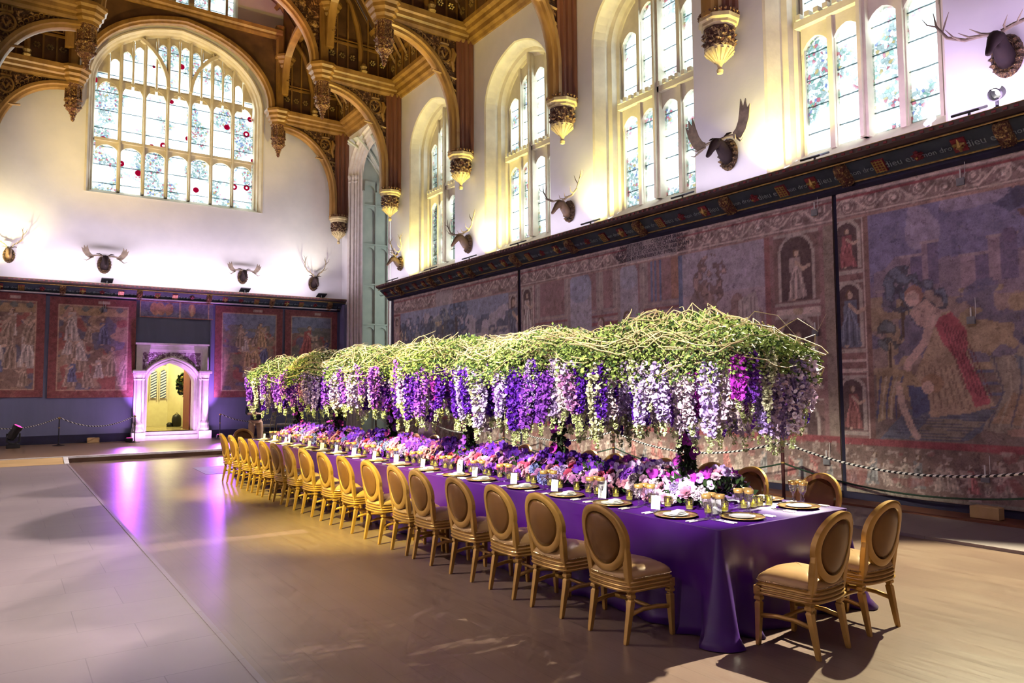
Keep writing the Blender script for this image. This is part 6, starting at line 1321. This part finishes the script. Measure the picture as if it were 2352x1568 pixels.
# ================================================================ ANTLERED HEADS, LAMPS, ROPES, PEOPLE
M['hide'] = pmat('brown_deer_hide', (0.14, 0.08, 0.04), (0.08, 0.045, 0.025), 0.6, scale=8); M['darkhide'] = pmat('near_black_elk_hide', (0.022, 0.014, 0.016), (0.03, 0.018, 0.018), 0.7, scale=8, spec=0.12); M['antler'] = pmat('weathered_antler', (0.26, 0.2, 0.14), (0.15, 0.11, 0.08), 0.6, scale=10); M['nose'] = pmat('dark_muzzle', (0.03, 0.02, 0.02), None, 0.3)
def head(loc, rz, kind, label, s=1.0, dark=False):
    """mounted head; local +Y points out from the wall"""
    r = empty('mounted_deer_head', loc, rz); tag(r, label, 'deer head', 'mounted antlered heads')
    hide = 'darkhide' if dark else 'hide'
    mb = MB(); ring = []
    mb.lathe([(0.0, 0), (0.19*s, 0), (0.21*s, 0.03), (0.17*s, 0.07), (0, 0.08)], 18); mb.v = [(x*0.85, z, y*1.25-0.02) for x, y, z in mb.v]
    for j in range(16):
        a = 2*PI*j/16; mb.lathe([(0, -0.035*s), (0.045*s, 0), (0, 0.035*s)], 6, (0.15*s*math.cos(a), 0.075, 0.22*s*math.sin(a)-0.02), False)
    mb.build('carved_plaque', 'wreath', r)
    mb = MB(); C_ = [(0.03, -0.06, 0.11, 0.14), (0.12, -0.02, 0.1, 0.13), (0.2, 0.06, 0.085, 0.11), (0.27, 0.13, 0.08, 0.095), (0.33, 0.12, 0.078, 0.085), (0.4, 0.06, 0.06, 0.07), (0.46, -0.02, 0.045, 0.052), (0.51, -0.09, 0.04, 0.042), (0.54, -0.13, 0.032, 0.03), (0.55, -0.15, 0.01, 0.01)]
    rings = []
    for q, (y, z, w_, h_) in enumerate(C_):
        y0, z0 = C_[max(0, q-1)][:2]; y1, z1 = C_[min(len(C_)-1, q+1)][:2]; L = math.hypot(y1-y0, z1-z0) or 1; ny, nz = -(z1-z0)/L, (y1-y0)/L
        rings.append([(s*w_*math.cos(a), s*(y+ny*h_*math.sin(a)), s*(z+nz*h_*math.sin(a))) for a in np.linspace(0, 2*PI, 12, endpoint=False)])
    mb.loft(rings, True, True); mb.build('head_and_neck', hide, r, smooth=True)
    for sg in (-1, 1):
        mb = MB(); mb.tube([(sg*0.06*s, 0.24*s, 0.2*s), (sg*0.14*s, 0.22*s, 0.25*s), (sg*0.2*s, 0.22*s, 0.25*s), (sg*0.23*s, 0.23*s, 0.24*s)], [0.015*s, 0.038*s, 0.028*s, 0.004], 6, 0.4); mb.build('ear', hide, r, smooth=True)
        mb = MB(); mb.lathe([(0, -0.014), (0.014, 0), (0, 0.014)], 8, (sg*0.07*s, 0.34*s, 0.15*s), False); mb.build('eye', 'nose', r, smooth=True)
        mb = MB(); T = lambda x, y, z: (sg*s*x, s*y, s*z)
        if kind == 'stag':
            mb.tube([T(0.04, 0.26, 0.2), T(0.12, 0.2, 0.32), T(0.26, 0.16, 0.42), T(0.36, 0.18, 0.56), T(0.38, 0.24, 0.74), T(0.33, 0.3, 0.92)], [s*x for x in (0.024, 0.022, 0.02, 0.018, 0.014, 0.004)], 7)
            for a, b_, c_, d_ in (((0.06, 0.25, 0.23), (0.1, 0.36, 0.26), (0.13, 0.45, 0.36), 0.014), ((0.15, 0.19, 0.35), (0.2, 0.32, 0.36), (0.24, 0.4, 0.46), 0.013), ((0.3, 0.16, 0.46), (0.36, 0.28, 0.48), (0.42, 0.36, 0.56), 0.012), ((0.38, 0.22, 0.68), (0.46, 0.26, 0.78), (0.5, 0.28, 0.9), 0.011), ((0.37, 0.25, 0.76), (0.36, 0.18, 0.88), (0.4, 0.14, 0.97), 0.01)): mb.tube([T(*a), T(*b_), T(*c_)], [s*d_, s*d_*0.8, 0.003], 6)
        elif kind == 'low':
            mb.tube([T(0.04, 0.26, 0.2), T(0.16, 0.24, 0.24), T(0.36, 0.24, 0.26), T(0.55, 0.26, 0.36), T(0.66, 0.28, 0.54), T(0.7, 0.26, 0.74)], [s*x for x in (0.026, 0.024, 0.022, 0.02, 0.015, 0.004)], 7)
            for a, b_, c_, d_ in (((0.08, 0.25, 0.22), (0.12, 0.4, 0.2), (0.2, 0.5, 0.26), 0.015), ((0.2, 0.24, 0.25), (0.26, 0.38, 0.22), (0.34, 0.46, 0.28), 0.014), ((0.4, 0.24, 0.28), (0.44, 0.36, 0.3), (0.5, 0.42, 0.4), 0.013), ((0.6, 0.27, 0.44), (0.54, 0.3, 0.56), (0.5, 0.3, 0.66), 0.012), ((0.66, 0.28, 0.54), (0.76, 0.3, 0.6), (0.82, 0.3, 0.7), 0.01)): mb.tube([T(*a), T(*b_), T(*c_)], [s*d_, s*d_*0.8, 0.003], 6)
        else:   # palmate
            mb.tube([T(0.04, 0.26, 0.18), T(0.16, 0.24, 0.2), T(0.3, 0.24, 0.18)], [s*0.026, s*0.022, s*0.024], 7)
            blade = [(0.28, 0.13), (0.42, 0.1), (0.52, 0.2), (0.6, 0.36), (0.64, 0.56), (0.58, 0.5), (0.57, 0.66), (0.51, 0.54), (0.48, 0.68), (0.44, 0.5), (0.4, 0.36), (0.34, 0.26), (0.28, 0.22)]
            if kind == 'palm_small': blade = [(0.28+(x-0.28)*0.85, 0.13+(z-0.13)*0.6) for x, z in blade]
            mb.prism(blade, -0.012, 0.012, lambda u, v, d: T(u, 0.25+d+0.12*(v-0.13), v)); mb.tube([T(0.3, 0.25, 0.14), T(0.38, 0.34, 0.08), T(0.44, 0.42, 0.12)], [s*0.018, s*0.013, 0.003], 6); mb.tube([T(0.34, 0.25, 0.12), T(0.46, 0.32, 0.02), T(0.54, 0.36, 0.05)], [s*0.016, s*0.012, 0.003], 6)
        mb.build('antler', 'antler', r, smooth='auto')
    return r
head((XR-0.02, 21.75, 5.92), PI/2, 'stag', 'gilded-looking stag head on the right wall beside the far bay', 0.95)
head((XR-0.02, 17.45, 5.85), PI/2, 'low', 'wide-antlered stag head on the right wall below the second corbel', 1.05)
head((XR-0.02, 12.95, 5.85), PI/2, 'low', 'pale-antlered stag head between the two middle right windows', 1.0)
head((XR-0.02, 8.42, 5.95), PI/2, 'palm', 'elk head with broad flat antlers on the right wall', 1.12, True)
head((XR-0.02, 3.95, 6.05), PI/2, 'low', 'large dark stag head at the upper right, nearest the camera', 1.1, True)
head((-0.02, YE-0.02, 5.95), PI, 'stag', 'stag head in yellow light at the far left of the end wall', 0.9)
head((2.54, YE-0.02, 5.9), PI, 'palm_small', 'black elk head left of the doorway under the great window', 1.15, True)
head((6.9, YE-0.02, 5.85), PI, 'palm_small', 'small dark elk head below the right edge of the great window', 1.0, True)
head((9.5, YE-0.02, 5.8), PI, 'stag', 'dark stag head with tall antlers in the right corner of the end wall', 1.05, True)

# ---- flat black uplighter heads standing on the cornices
def uplighter(x, y, rz, label):
    r = empty('cornice_uplighter', (x, y, 5.22), rz); tag(r, label, 'uplighter', 'black uplighters on the cornices')
    mb = MB(); mb.cbox((0, 0, 0.1), (0.34, 0.3, 0.035), rx=-0.35); mb.build('lamp_head', 'black', r, bevel=0.012); mb = MB(); mb.tube([(0, 0, 0), (0, 0, 0.09)], 0.018, 6); mb.cbox((0, 0, 0.008), (0.12, 0.12, 0.015)); mb.build('bracket', 'black', r)
for y, lb in ((4.28, 'next to the star lamp'), (6.5, 'under the nearest window'), (9.2, 'below the elk head'), (11.8, 'at the jamb of the second window'), (14.5, 'under the third window'), (16.8, 'below the second corbel'), (19.0, 'under the far window'), (21.6, 'at the bay corner')):
    uplighter(XR-0.42, y, PI/2, 'flat black uplighter on the right cornice '+lb)
for x, lb in ((2.6, 'under the left elk head'), (6.9, 'under the small elk head'), (9.7, 'in the right corner')): uplighter(x, YE-0.4, 0, 'flat black uplighter on the end cornice '+lb)
r = empty('star_lamp', (STAR[0]+0.12, STAR[1], 5.22)); tag(r, 'brilliant white spotlight on the right cornice near the big stag head', 'spotlight')
mb = MB(); mb.lathe([(0.05, 0), (0.06, 0.01), (0.02, 0.03), (0.02, 0.14)], 10); mb.build('stand', 'black', r)
mb = MB(); mb.lathe([(0.05, 0), (0.085, 0.03), (0.085, 0.16), (0.07, 0.17)], 14, cap=False); o = mb.build('housing', 'black', r, smooth='auto'); o.location = (0.08, 0, 0.24); o.rotation_euler = (0, -2.05, 0)
m, nt, b = newmat('star_lamp_lens'); b.inputs['Emission Color'].default_value = (1, 0.97, 0.9, 1); b.inputs['Emission Strength'].default_value = 60; M['lens'] = m
mb = MB(); mb.lathe([(0.0, 0.05), (0.04, 0.045), (0.07, 0.02), (0.07, 0.0), (0, 0)], 14, cap=False); o = mb.build('lens', 'lens', r, smooth=True); o.location = (-0.02, 0, 0.3); o.rotation_euler = (0, -PI/2, 0)
r = empty('white_camera', (XR-0.45, 4.75, 5.22)); tag(r, 'small white tube camera on the cornice under the nearest window', 'camera'); mb = MB(); mb.tube([(0.05, 0.08, 0.1), (-0.05, -0.06, 0.13)], 0.04, 12); mb.build('housing', 'whitestrip', r); mb = MB(); mb.tube([(0, 0, 0), (0, 0, 0.1)], 0.012, 6); mb.build('stem', 'whitestrip', r)

# ---- rope barriers
def rope_mat(name, c1, c2, f):
    m, nt, b = newmat(name); tc = N(nt, 'ShaderNodeTexCoord'); mp = N(nt, 'ShaderNodeMapping'); nt.links.new(tc.outputs['Object'], mp.inputs[0]); mp.inputs['Scale'].default_value = (1, 1, 0.8)
    wv = N(nt, 'ShaderNodeTexWave', bands_direction='DIAGONAL'); wv.inputs['Scale'].default_value = f; nt.links.new(mp.outputs[0], wv.inputs[0]); nt.links.new(ramp(nt, wv.outputs[0], [(0.48, c1), (0.52, c2)]), b.inputs['Base Color']); b.inputs['Roughness'].default_value = 0.6; return m
M['rope'] = rope_mat('black_and_white_rope', (0.012, 0.012, 0.02), (0.85, 0.83, 0.85), 8.5)
M['greenrope'] = pmat('dark_green_rope', (0.02, 0.06, 0.035), (0.015, 0.04, 0.025), 0.7, scale=30); M['post'] = pmat('dark_red_post', (0.07, 0.015, 0.02), None, 0.4)
def stanchion(x, y, label, h=0.93, z=0.0, dark=False):
    r = empty('rope_post', (x, y, z)); tag(r, label, 'post', 'rope barrier posts')
    mb = MB(); mb.lathe([(0.16, 0), (0.16, 0.012), (0.05, 0.03), (0.03, 0.05)], 18); mb.build('post_base', 'black' if dark else 'post', r, smooth='auto')
    mb = MB(); mb.tube([(0, 0, 0.04), (0, 0, h-0.05)], 0.024 if not dark else 0.016, 10); mb.build('shaft', 'black' if dark else 'post', r, smooth='auto')
    mb = MB(); mb.lathe([(0.02, -0.05), (0.034, -0.035), (0.036, -0.01), (0.028, 0.0), (0, 0.01)], 12, (0, 0, h)); mb.lathe([(0.03, 0), (0.03, 0.02)], 10, (0, 0, h-0.32)); mb.build('brass_cap', 'gold', r, smooth='auto')
def rope(p0, p1, sag, label, mat, name='barrier_rope', rad=0.017):
    pts = [(p0[0]+(p1[0]-p0[0])*t, p0[1]+(p1[1]-p0[1])*t, p0[2]+(p1[2]-p0[2])*t-sag*4*t*(1-t)) for t in np.linspace(0, 1, 28)]
    mb = MB(); mb.tube(pts, rad, 7); tag(mb.build(name, mat, None, smooth=True), label, 'rope', 'barrier ropes')
PX = 9.42; PY = [2.85, 6.66, 10.3, 13.98, 17.75, 21.0]
nm = ['outside the right edge', 'behind the near table end', 'second behind the table', 'third behind the table', 'fourth behind the table', 'by the platform']
for i in range(1, 6): stanchion(PX, PY[i], 'dark red rope post before the right tapestries, '+nm[i], z=STN)
sp = ['at the right edge of the photo', 'behind the nearest chairs', 'behind the second tree', 'behind the middle trees', 'behind the far trees']
for i in range(5):
    rope((PX, PY[i], 0.95), (PX, PY[i+1], 0.95), 0.27 if i else 0.3, 'black and white twisted rope, span '+sp[i], 'rope')
    rope((PX+0.02, PY[i], 0.64), (PX+0.02, PY[i+1], 0.64), 0.25, 'dark green lower rope, span '+sp[i], 'greenrope', 'lower_rope', 0.012)
for i, (x, lb) in enumerate(((1.38, 'in front of the court scene tapestry'), (3.42, 'just left of the doorway'), (5.98, 'just right of the doorway'), (8.2, 'behind the slim gilt chairs'), (-1.0, 'at the far left of the platform'))): stanchion(x, 25.9, 'slim dark rope post on the platform '+lb, 0.84, DZ, True)
for a, b_, lb in ((-1.0, 1.38, 'at the far left of the platform'), (1.38, 3.42, 'leading up to the left door jamb'), (5.98, 8.2, 'from the right door jamb'), (8.2, 10.3, 'running to the bay corner')): rope((a, 25.9, 1.0), (b_, 25.9, 1.0), 0.3, 'black and white rope on the platform, span '+lb, 'rope')

# ---- moving head lamp at the far left of the platform, and another behind the table
def moving_head(x, y, z, label, lean):
    r = empty('moving_head_lamp', (x, y, z)); tag(r, label, 'stage lamp', 'moving head stage lamps')
    mb = MB(); mb.cbox((0, 0, 0.06), (0.34, 0.3, 0.12)); mb.cbox((0, 0, 0.13), (0.22, 0.2, 0.04)); mb.build('lamp_base', 'black', r, bevel=0.015)
    mb = MB()
    for s in (-1, 1): mb.tube([(s*0.05, 0, 0.13), (s*0.15, 0, 0.2), (s*0.155, 0, 0.42)], [0.03, 0.03, 0.025], 6)
    mb.build('yoke', 'black', r)
    c = MB(); c.lathe([(0.06, -0.2), (0.1, -0.17), (0.12, -0.05), (0.11, 0.12), (0.13, 0.16), (0.13, 0.24)], 14); o = c.build('lamp_head', 'black', r, smooth='auto'); o.location = (0, 0, 0.42); o.rotation_euler = lean
    c = MB(); c.lathe([(0.0, 0.262), (0.06, 0.256), (0.11, 0.242), (0.11, 0.235), (0, 0.235)], 14, cap=False); l = c.build('lens', 'pinklens', o, smooth=True)
m, nt, b = newmat('glowing_magenta_lens'); b.inputs['Base Color'].default_value = (0.8, 0.05, 0.4, 1); b.inputs['Emission Color'].default_value = (1, 0.08, 0.45, 1); b.inputs['Emission Strength'].default_value = 1.6; M['pinklens'] = m
moving_head(0.25, 25.6, DZ, 'black moving head lamp with magenta lens at the left of the platform', (0.1, 0.5, 0))
moving_head(8.35, 21.9, DZ, 'black moving head lamp with magenta lens behind the second farthest tree', (0.1, -0.3, 0))
# ---- doorway uplight cans
for x, lb in ((3.3, 'left'), (6.04, 'right')):
    r = empty('floor_uplighter', (x, YE-0.85, DZ)); tag(r, 'small black floor uplighter at the %s foot of the doorway' % lb, 'uplighter', 'floor uplighters by the doorway'); mb = MB(); mb.cbox((0, 0, 0.07), (0.2, 0.16, 0.13)); mb.build('housing', 'black', r, bevel=0.02); mb = MB(); mb.cbox((0, 0, 0.138), (0.15, 0.12, 0.008)); mb.build('lens', 'pinklens', r)

# ---- slim gilt chairs on the platform
M['palegold'] = pmat('pale_gilt_bamboo', (0.6, 0.52, 0.34), None, 0.35, 0.2)
def chiavari():
    r = empty('bamboo_style_chair', (0, 0, 0))
    for s in (-1, 1):
        mb = MB(); mb.tube([(s*0.18, -0.19, 0), (s*0.175, -0.18, 0.45), (s*0.165, -0.25, 0.92)], 0.014, 7); mb.build('leg', 'palegold', r); mb = MB(); mb.tube([(s*0.2, 0.19, 0), (s*0.195, 0.18, 0.44)], 0.014, 7); mb.build('leg', 'palegold', r)
    mb = MB()
    for z in (0.62, 0.67, 0.82, 0.9): mb.tube([(-0.17, -0.19-(z-0.45)*0.13, z), (0.17, -0.19-(z-0.45)*0.13, z)], 0.01, 6)
    for k in range(5): mb.tube([(-0.1+0.05*k, -0.24, 0.82), (-0.1+0.05*k, -0.245, 0.9)], 0.007, 5)
    for k in range(3): mb.tube([(-0.08+0.08*k, -0.2, 0.47), (-0.08+0.08*k, -0.215, 0.62)], 0.007, 5)
    mb.build('backrest', 'palegold', r); mb = MB()
    for z, y in ((0.2, 0.185), (0.3, 0.185), (0.2, -0.185)): mb.tube([(-0.19, y, z), (0.19, y, z)], 0.01, 6)
    for s in (-1, 1): mb.tube([(s*0.19, -0.18, 0.24), (s*0.19, 0.18, 0.24)], 0.01, 6)
    mb.build('stretcher', 'palegold', r); mb = MB(); mb.cbox((0, 0, 0.445), (0.41, 0.4, 0.03)); mb.build('seat', 'palegold', r, bevel=0.01); mb = MB(); mb.cbox((0, 0, 0.48), (0.39, 0.38, 0.04)); mb.build('seat_cushion', 'napkin', r, bevel=0.016); return r
CV = chiavari(); k = 0
for x, y, rz, lb in ((7.1, 24.4, 0.9, 'turned sideways, leftmost on the platform'), (7.85, 24.9, 0.5, 'second from the left on the platform'), (8.75, 24.7, 2.9, 'third from the left, between the far trees'), (9.15, 24.3, -2.2, 'turned sideways, rightmost, beside the fifth tree')):
    o = CV if k == 0 else copy_tree(CV); k += 1; o.location = (x, y, DZ); o.rotation_euler = (0, 0, rz); tag(o, 'slim pale gilt chair with white pad '+lb, 'chair', 'slim gilt chairs on the platform')

# ---- things in the yellow room
r = empty('flower_stand', (5.5, YE+2.3, 0.42)); tag(r, 'tall black stand with yellow flowers beyond the doorway', 'flower stand')
mb = MB(); mb.lathe([(0.16, 0), (0.16, 0.012), (0.014, 0.03), (0.012, 1.2), (0.08, 1.25), (0.1, 1.4)], 12); mb.build('stand', 'black', r)
M['yellowpetal'] = petmat('yellow_petals', (0.7, 0.62, 0.12)); g = np.random.default_rng(3); n = 700; d = g.normal(size=(n, 3)); d /= np.linalg.norm(d, axis=1, keepdims=True); mi = (g.random(n) > 0.55).astype(int)
cloud('flower_bouquet', ['yellowpetal', 'leafD'], d*np.array([0.2, 0.2, 0.34])*(0.7+0.4*g.random((n, 1)))+np.array([0, 0, 1.6]), d+g.normal(size=(n, 3))*0.4, np.where(mi == 1, 0.11, 0.08), PET, PF, r, mi=mi, seed=3)
r = empty('black_bag', (5.42, YE+3.3, 0.42)); r.name = 'equipment_bag'; tag(r, 'black equipment bag on the polished floor beyond the doorway', 'bag')  # the bag, black by its own material
mb = MB(); mb.loft([[(0.17*w_*math.cos(a), 0.13*w_*math.sin(a), z) for a in np.linspace(0, 2*PI, 14, endpoint=False)] for z, w_ in ((0, 0.85), (0.05, 1), (0.3, 1.0), (0.42, 0.8), (0.46, 0.4))]); mb.build('bag_body', 'black', r, smooth=True); mb = MB(); mb.tube([(-0.1, 0, 0.42), (0, 0, 0.52), (0.1, 0, 0.42)], 0.012, 6); mb.build('handle', 'black', r); mb = MB(); mb.lathe([(0.1, 0), (0.11, 0.1), (0.06, 0.16)], 10, (-0.24, 0.03, 0)); mb.build('side_pouch', 'black', r, smooth=True)
mb = MB(); mb.cbox((0, 0, 0.03), (1.2, 1.0, 0.005)); 
tag(MB().add([(3.55, 16.5, 0.004), (4.4, 16.3, 0.004), (4.4, 18.2, 0.004), (3.6, 18.1, 0.004), (3.55, 16.5, 0.0), (4.4, 16.3, 0.0), (4.4, 18.2, 0), (3.6, 18.1, 0)], [(0, 1, 2, 3), (0, 4, 5, 1), (1, 5, 6, 2), (2, 6, 7, 3), (3, 7, 4, 0)]).build('floor_mat', M['graybox']), 'flat grey mat on the floor at the far end of the table', 'mat')

# ---- people
M['skin'] = pmat('skin', (0.55, 0.34, 0.26), (0.5, 0.3, 0.23), 0.5, scale=4); M['jacket'] = pmat('dark_blue_jacket', (0.03, 0.035, 0.075), None, 0.8); M['khaki'] = pmat('tan_trousers', (0.42, 0.28, 0.2), None, 0.85); M['hair'] = pmat('dark_hair', (0.03, 0.02, 0.018), None, 0.6); M['shoe'] = pmat('dark_shoes', (0.02, 0.015, 0.015), None, 0.4); M['pinkskirt'] = pmat('mauve_cloth', (0.42, 0.26, 0.4), (0.32, 0.2, 0.36), 0.85)
def limb(mb, pts, rad, n=10): mb.tube(pts, rad, n, 0.9)
def skin_body(name, joints, edges, radii, mat, parent, root=0):
    me = bpy.data.meshes.new(name); me.from_pydata(joints, edges, []); me.materials.append(M[mat]); o = bpy.data.objects.new(name, me); COL.objects.link(o); o.parent = parent
    md = o.modifiers.new('skin', 'SKIN'); lay = me.skin_vertices[0] if me.skin_vertices else None
    if lay:
        for i, q in enumerate(radii): lay.data[i].radius = q if isinstance(q, tuple) else (q, q)
        lay.data[root].use_root = True
    md.use_smooth_shade = True; s = o.modifiers.new('sub', 'SUBSURF'); s.levels = 2; s.render_levels = 2; return o
def person(loc, rz, label, top, bottom, skirt=False, crossed=True):
    r = empty('person', loc, rz); tag(r, label, 'person')
    # one continuous body: pelvis, spine, neck, head, arms, legs, feet
    J = [(0, 0, 0.98), (0, 0.0, 1.12), (0, 0.01, 1.28), (0, 0.0, 1.42), (0, 0.01, 1.5), (0, 0.02, 1.58), (0, 0.03, 1.66), (0, 0.03, 1.75)]; Rr = [(0.14, 0.1), (0.13, 0.09), (0.15, 0.1), (0.12, 0.08), (0.052, 0.05), (0.07, 0.075), (0.08, 0.095), (0.06, 0.07)]
    E_ = [(i, i+1) for i in range(7)]
    for s in (-1, 1):
        b0 = len(J); J += [(s*0.17, 0, 1.42), (s*0.22, -0.02, 1.27), (s*0.24, 0.0, 1.14), (s*0.15, 0.16, 1.12), (s*0.04, 0.23, 1.13)]; Rr += [0.055, 0.047, 0.042, 0.034, 0.026]; E_ += [(3, b0)]+[(b0+i, b0+i+1) for i in range(4)]
        b1 = len(J); J += [(s*0.1, 0, 0.86), (s*0.11, 0.0, 0.66), (s*0.115, 0.01, 0.48), (s*0.12, -0.01, 0.3), (s*0.12, -0.02, 0.09), (s*0.13, 0.12, 0.045)]; Rr += [0.09, 0.078, 0.058, 0.052, 0.038, 0.036]; E_ += [(0, b1)]+[(b1+i, b1+i+1) for i in range(5)]
    skin_body('body', J, E_, Rr, 'skin', r)
    for s in (-1, 1):     # hands: palm, five fingers
        mb = MB(); c = Vector((s*0.02, 0.245, 1.125)); mb.cbox(tuple(c), (0.075, 0.03, 0.085)); 
        for q in range(4): mb.tube([tuple(c+Vector((-s*0.03, 0.005, 0.033-0.021*q))), tuple(c+Vector((-s*(0.065+0.006*(q in (1, 2))), 0.012, 0.033-0.022*q))), tuple(c+Vector((-s*(0.085+0.008*(q in (1, 2))), -0.004, 0.03-0.022*q)))], [0.0095, 0.009, 0.007], 6)
        mb.tube([tuple(c+Vector((s*0.01, 0.005, 0.04))), tuple(c+Vector((-s*0.015, 0.012, 0.065))), tuple(c+Vector((-s*0.035, 0.012, 0.075)))], [0.011, 0.01, 0.007], 6); mb.build('hand', 'skin', r, smooth='auto', bevel=0.006)
    # clothing
    C_ = [j for j in J]
    top_ids = [0, 1, 2, 3]; JT = [(0, 0, 0.92)]+[J[i] for i in top_ids]+[(0, 0.005, 1.46)]; RT = [(0.165, 0.12), (0.16, 0.12), (0.15, 0.11), (0.168, 0.12), (0.135, 0.1), (0.07, 0.065)]; ET = [(i, i+1) for i in range(5)]
    for s, off in ((-1, 8), (1, 19)):
        b0 = len(JT); JT += [J[off], J[off+1], J[off+2], tuple((Vector(J[off+2])*0.15+Vector(J[off+3])*0.85))]; RT += [0.07, 0.06, 0.056, 0.044]; ET += [(4, b0), (b0, b0+1), (b0+1, b0+2), (b0+2, b0+3)]
    skin_body('jacket', JT, ET, RT, top, r)
    if skirt:
        mb = MB(); mb.loft([[(w_*math.cos(a)*(1+0.05*math.sin(a*9)), w_*0.8*math.sin(a)*(1+0.05*math.sin(a*9)), z) for a in np.linspace(0, 2*PI, 36, endpoint=False)] for z, w_ in ((0.2, 0.3), (0.5, 0.24), (0.8, 0.2), (1.0, 0.165))]); mb.build('skirt', bottom, r, smooth=True)
    else:
        JB = [(0, 0, 0.98)]; RB = [(0.155, 0.115)]; EB = []
        for s, off in ((-1, 13), (1, 24)):
            b0 = len(JB); JB += [J[off], J[off+1], J[off+2], J[off+3], (J[off+4][0], J[off+4][1], 0.07)]; RB += [0.105, 0.092, 0.076, 0.07, 0.06]; EB += [(0, b0)]+[(b0+i, b0+i+1) for i in range(4)]
        skin_body('trousers', JB, EB, RB, bottom, r)
    for s in (-1, 1):
        mb = MB(); mb.loft([[(s*0.125+0.048*w_*math.cos(a), y+0.0*math.sin(a), max(0.0, 0.04*h_*(1+math.sin(a)))) for a in np.linspace(0, 2*PI, 10, endpoint=False)] for y, w_, h_ in ((-0.08, 0.6, 0.9), (-0.05, 1, 1.3), (0.05, 1.0, 1.1), (0.13, 1.05, 0.8), (0.19, 0.7, 0.5))]); mb.build('shoe', 'shoe', r, smooth=True)
    mb = MB(); mb.loft([[(0.088*w_*math.cos(a), 0.01+0.1*w_*math.sin(a)-0.012, z) for a in np.linspace(0, 2*PI, 14, endpoint=False)] for z, w_ in ((1.6, 0.85), (1.68, 1.03), (1.76, 0.95), (1.81, 0.7), (1.835, 0.25))]); mb.v = [(x, y-0.015 if y > 0.03 else y-0.01, z) for x, y, z in mb.v]; mb.build('hair', 'hair', r, smooth=True)
    mb = MB(); mb.tube([(0, 0.115, 1.69), (0, 0.145, 1.655), (0, 0.13, 1.645)], [0.008, 0.015, 0.012], 6); mb.tube([(-0.025, 0.112, 1.615), (0, 0.12, 1.612), (0.025, 0.112, 1.615)], 0.005, 5)
    for s in (-1, 1): mb.lathe([(0, -0.022), (0.014, 0), (0, 0.028)], 6, (s*0.084, 0.02, 1.67), False)
    mb.build('face_features', 'skin', r, smooth=True)
    mb = MB()
    for s in (-1, 1): mb.lathe([(0, -0.008), (0.011, 0), (0, 0.008)], 8, (s*0.032, 0.112, 1.69), False)
    mb.build('eyes', 'nose', r, smooth=True)
person((5.72, 20.7, 0.0), 2.7, 'person standing beyond the table in dark blue jacket and tan trousers, hands clasped', 'jacket', 'khaki')
person((9.05, 17.0, 0.03), 2.3, 'person behind the right row in dark jacket and mauve skirt, half hidden', 'jacket', 'pinkskirt', True)
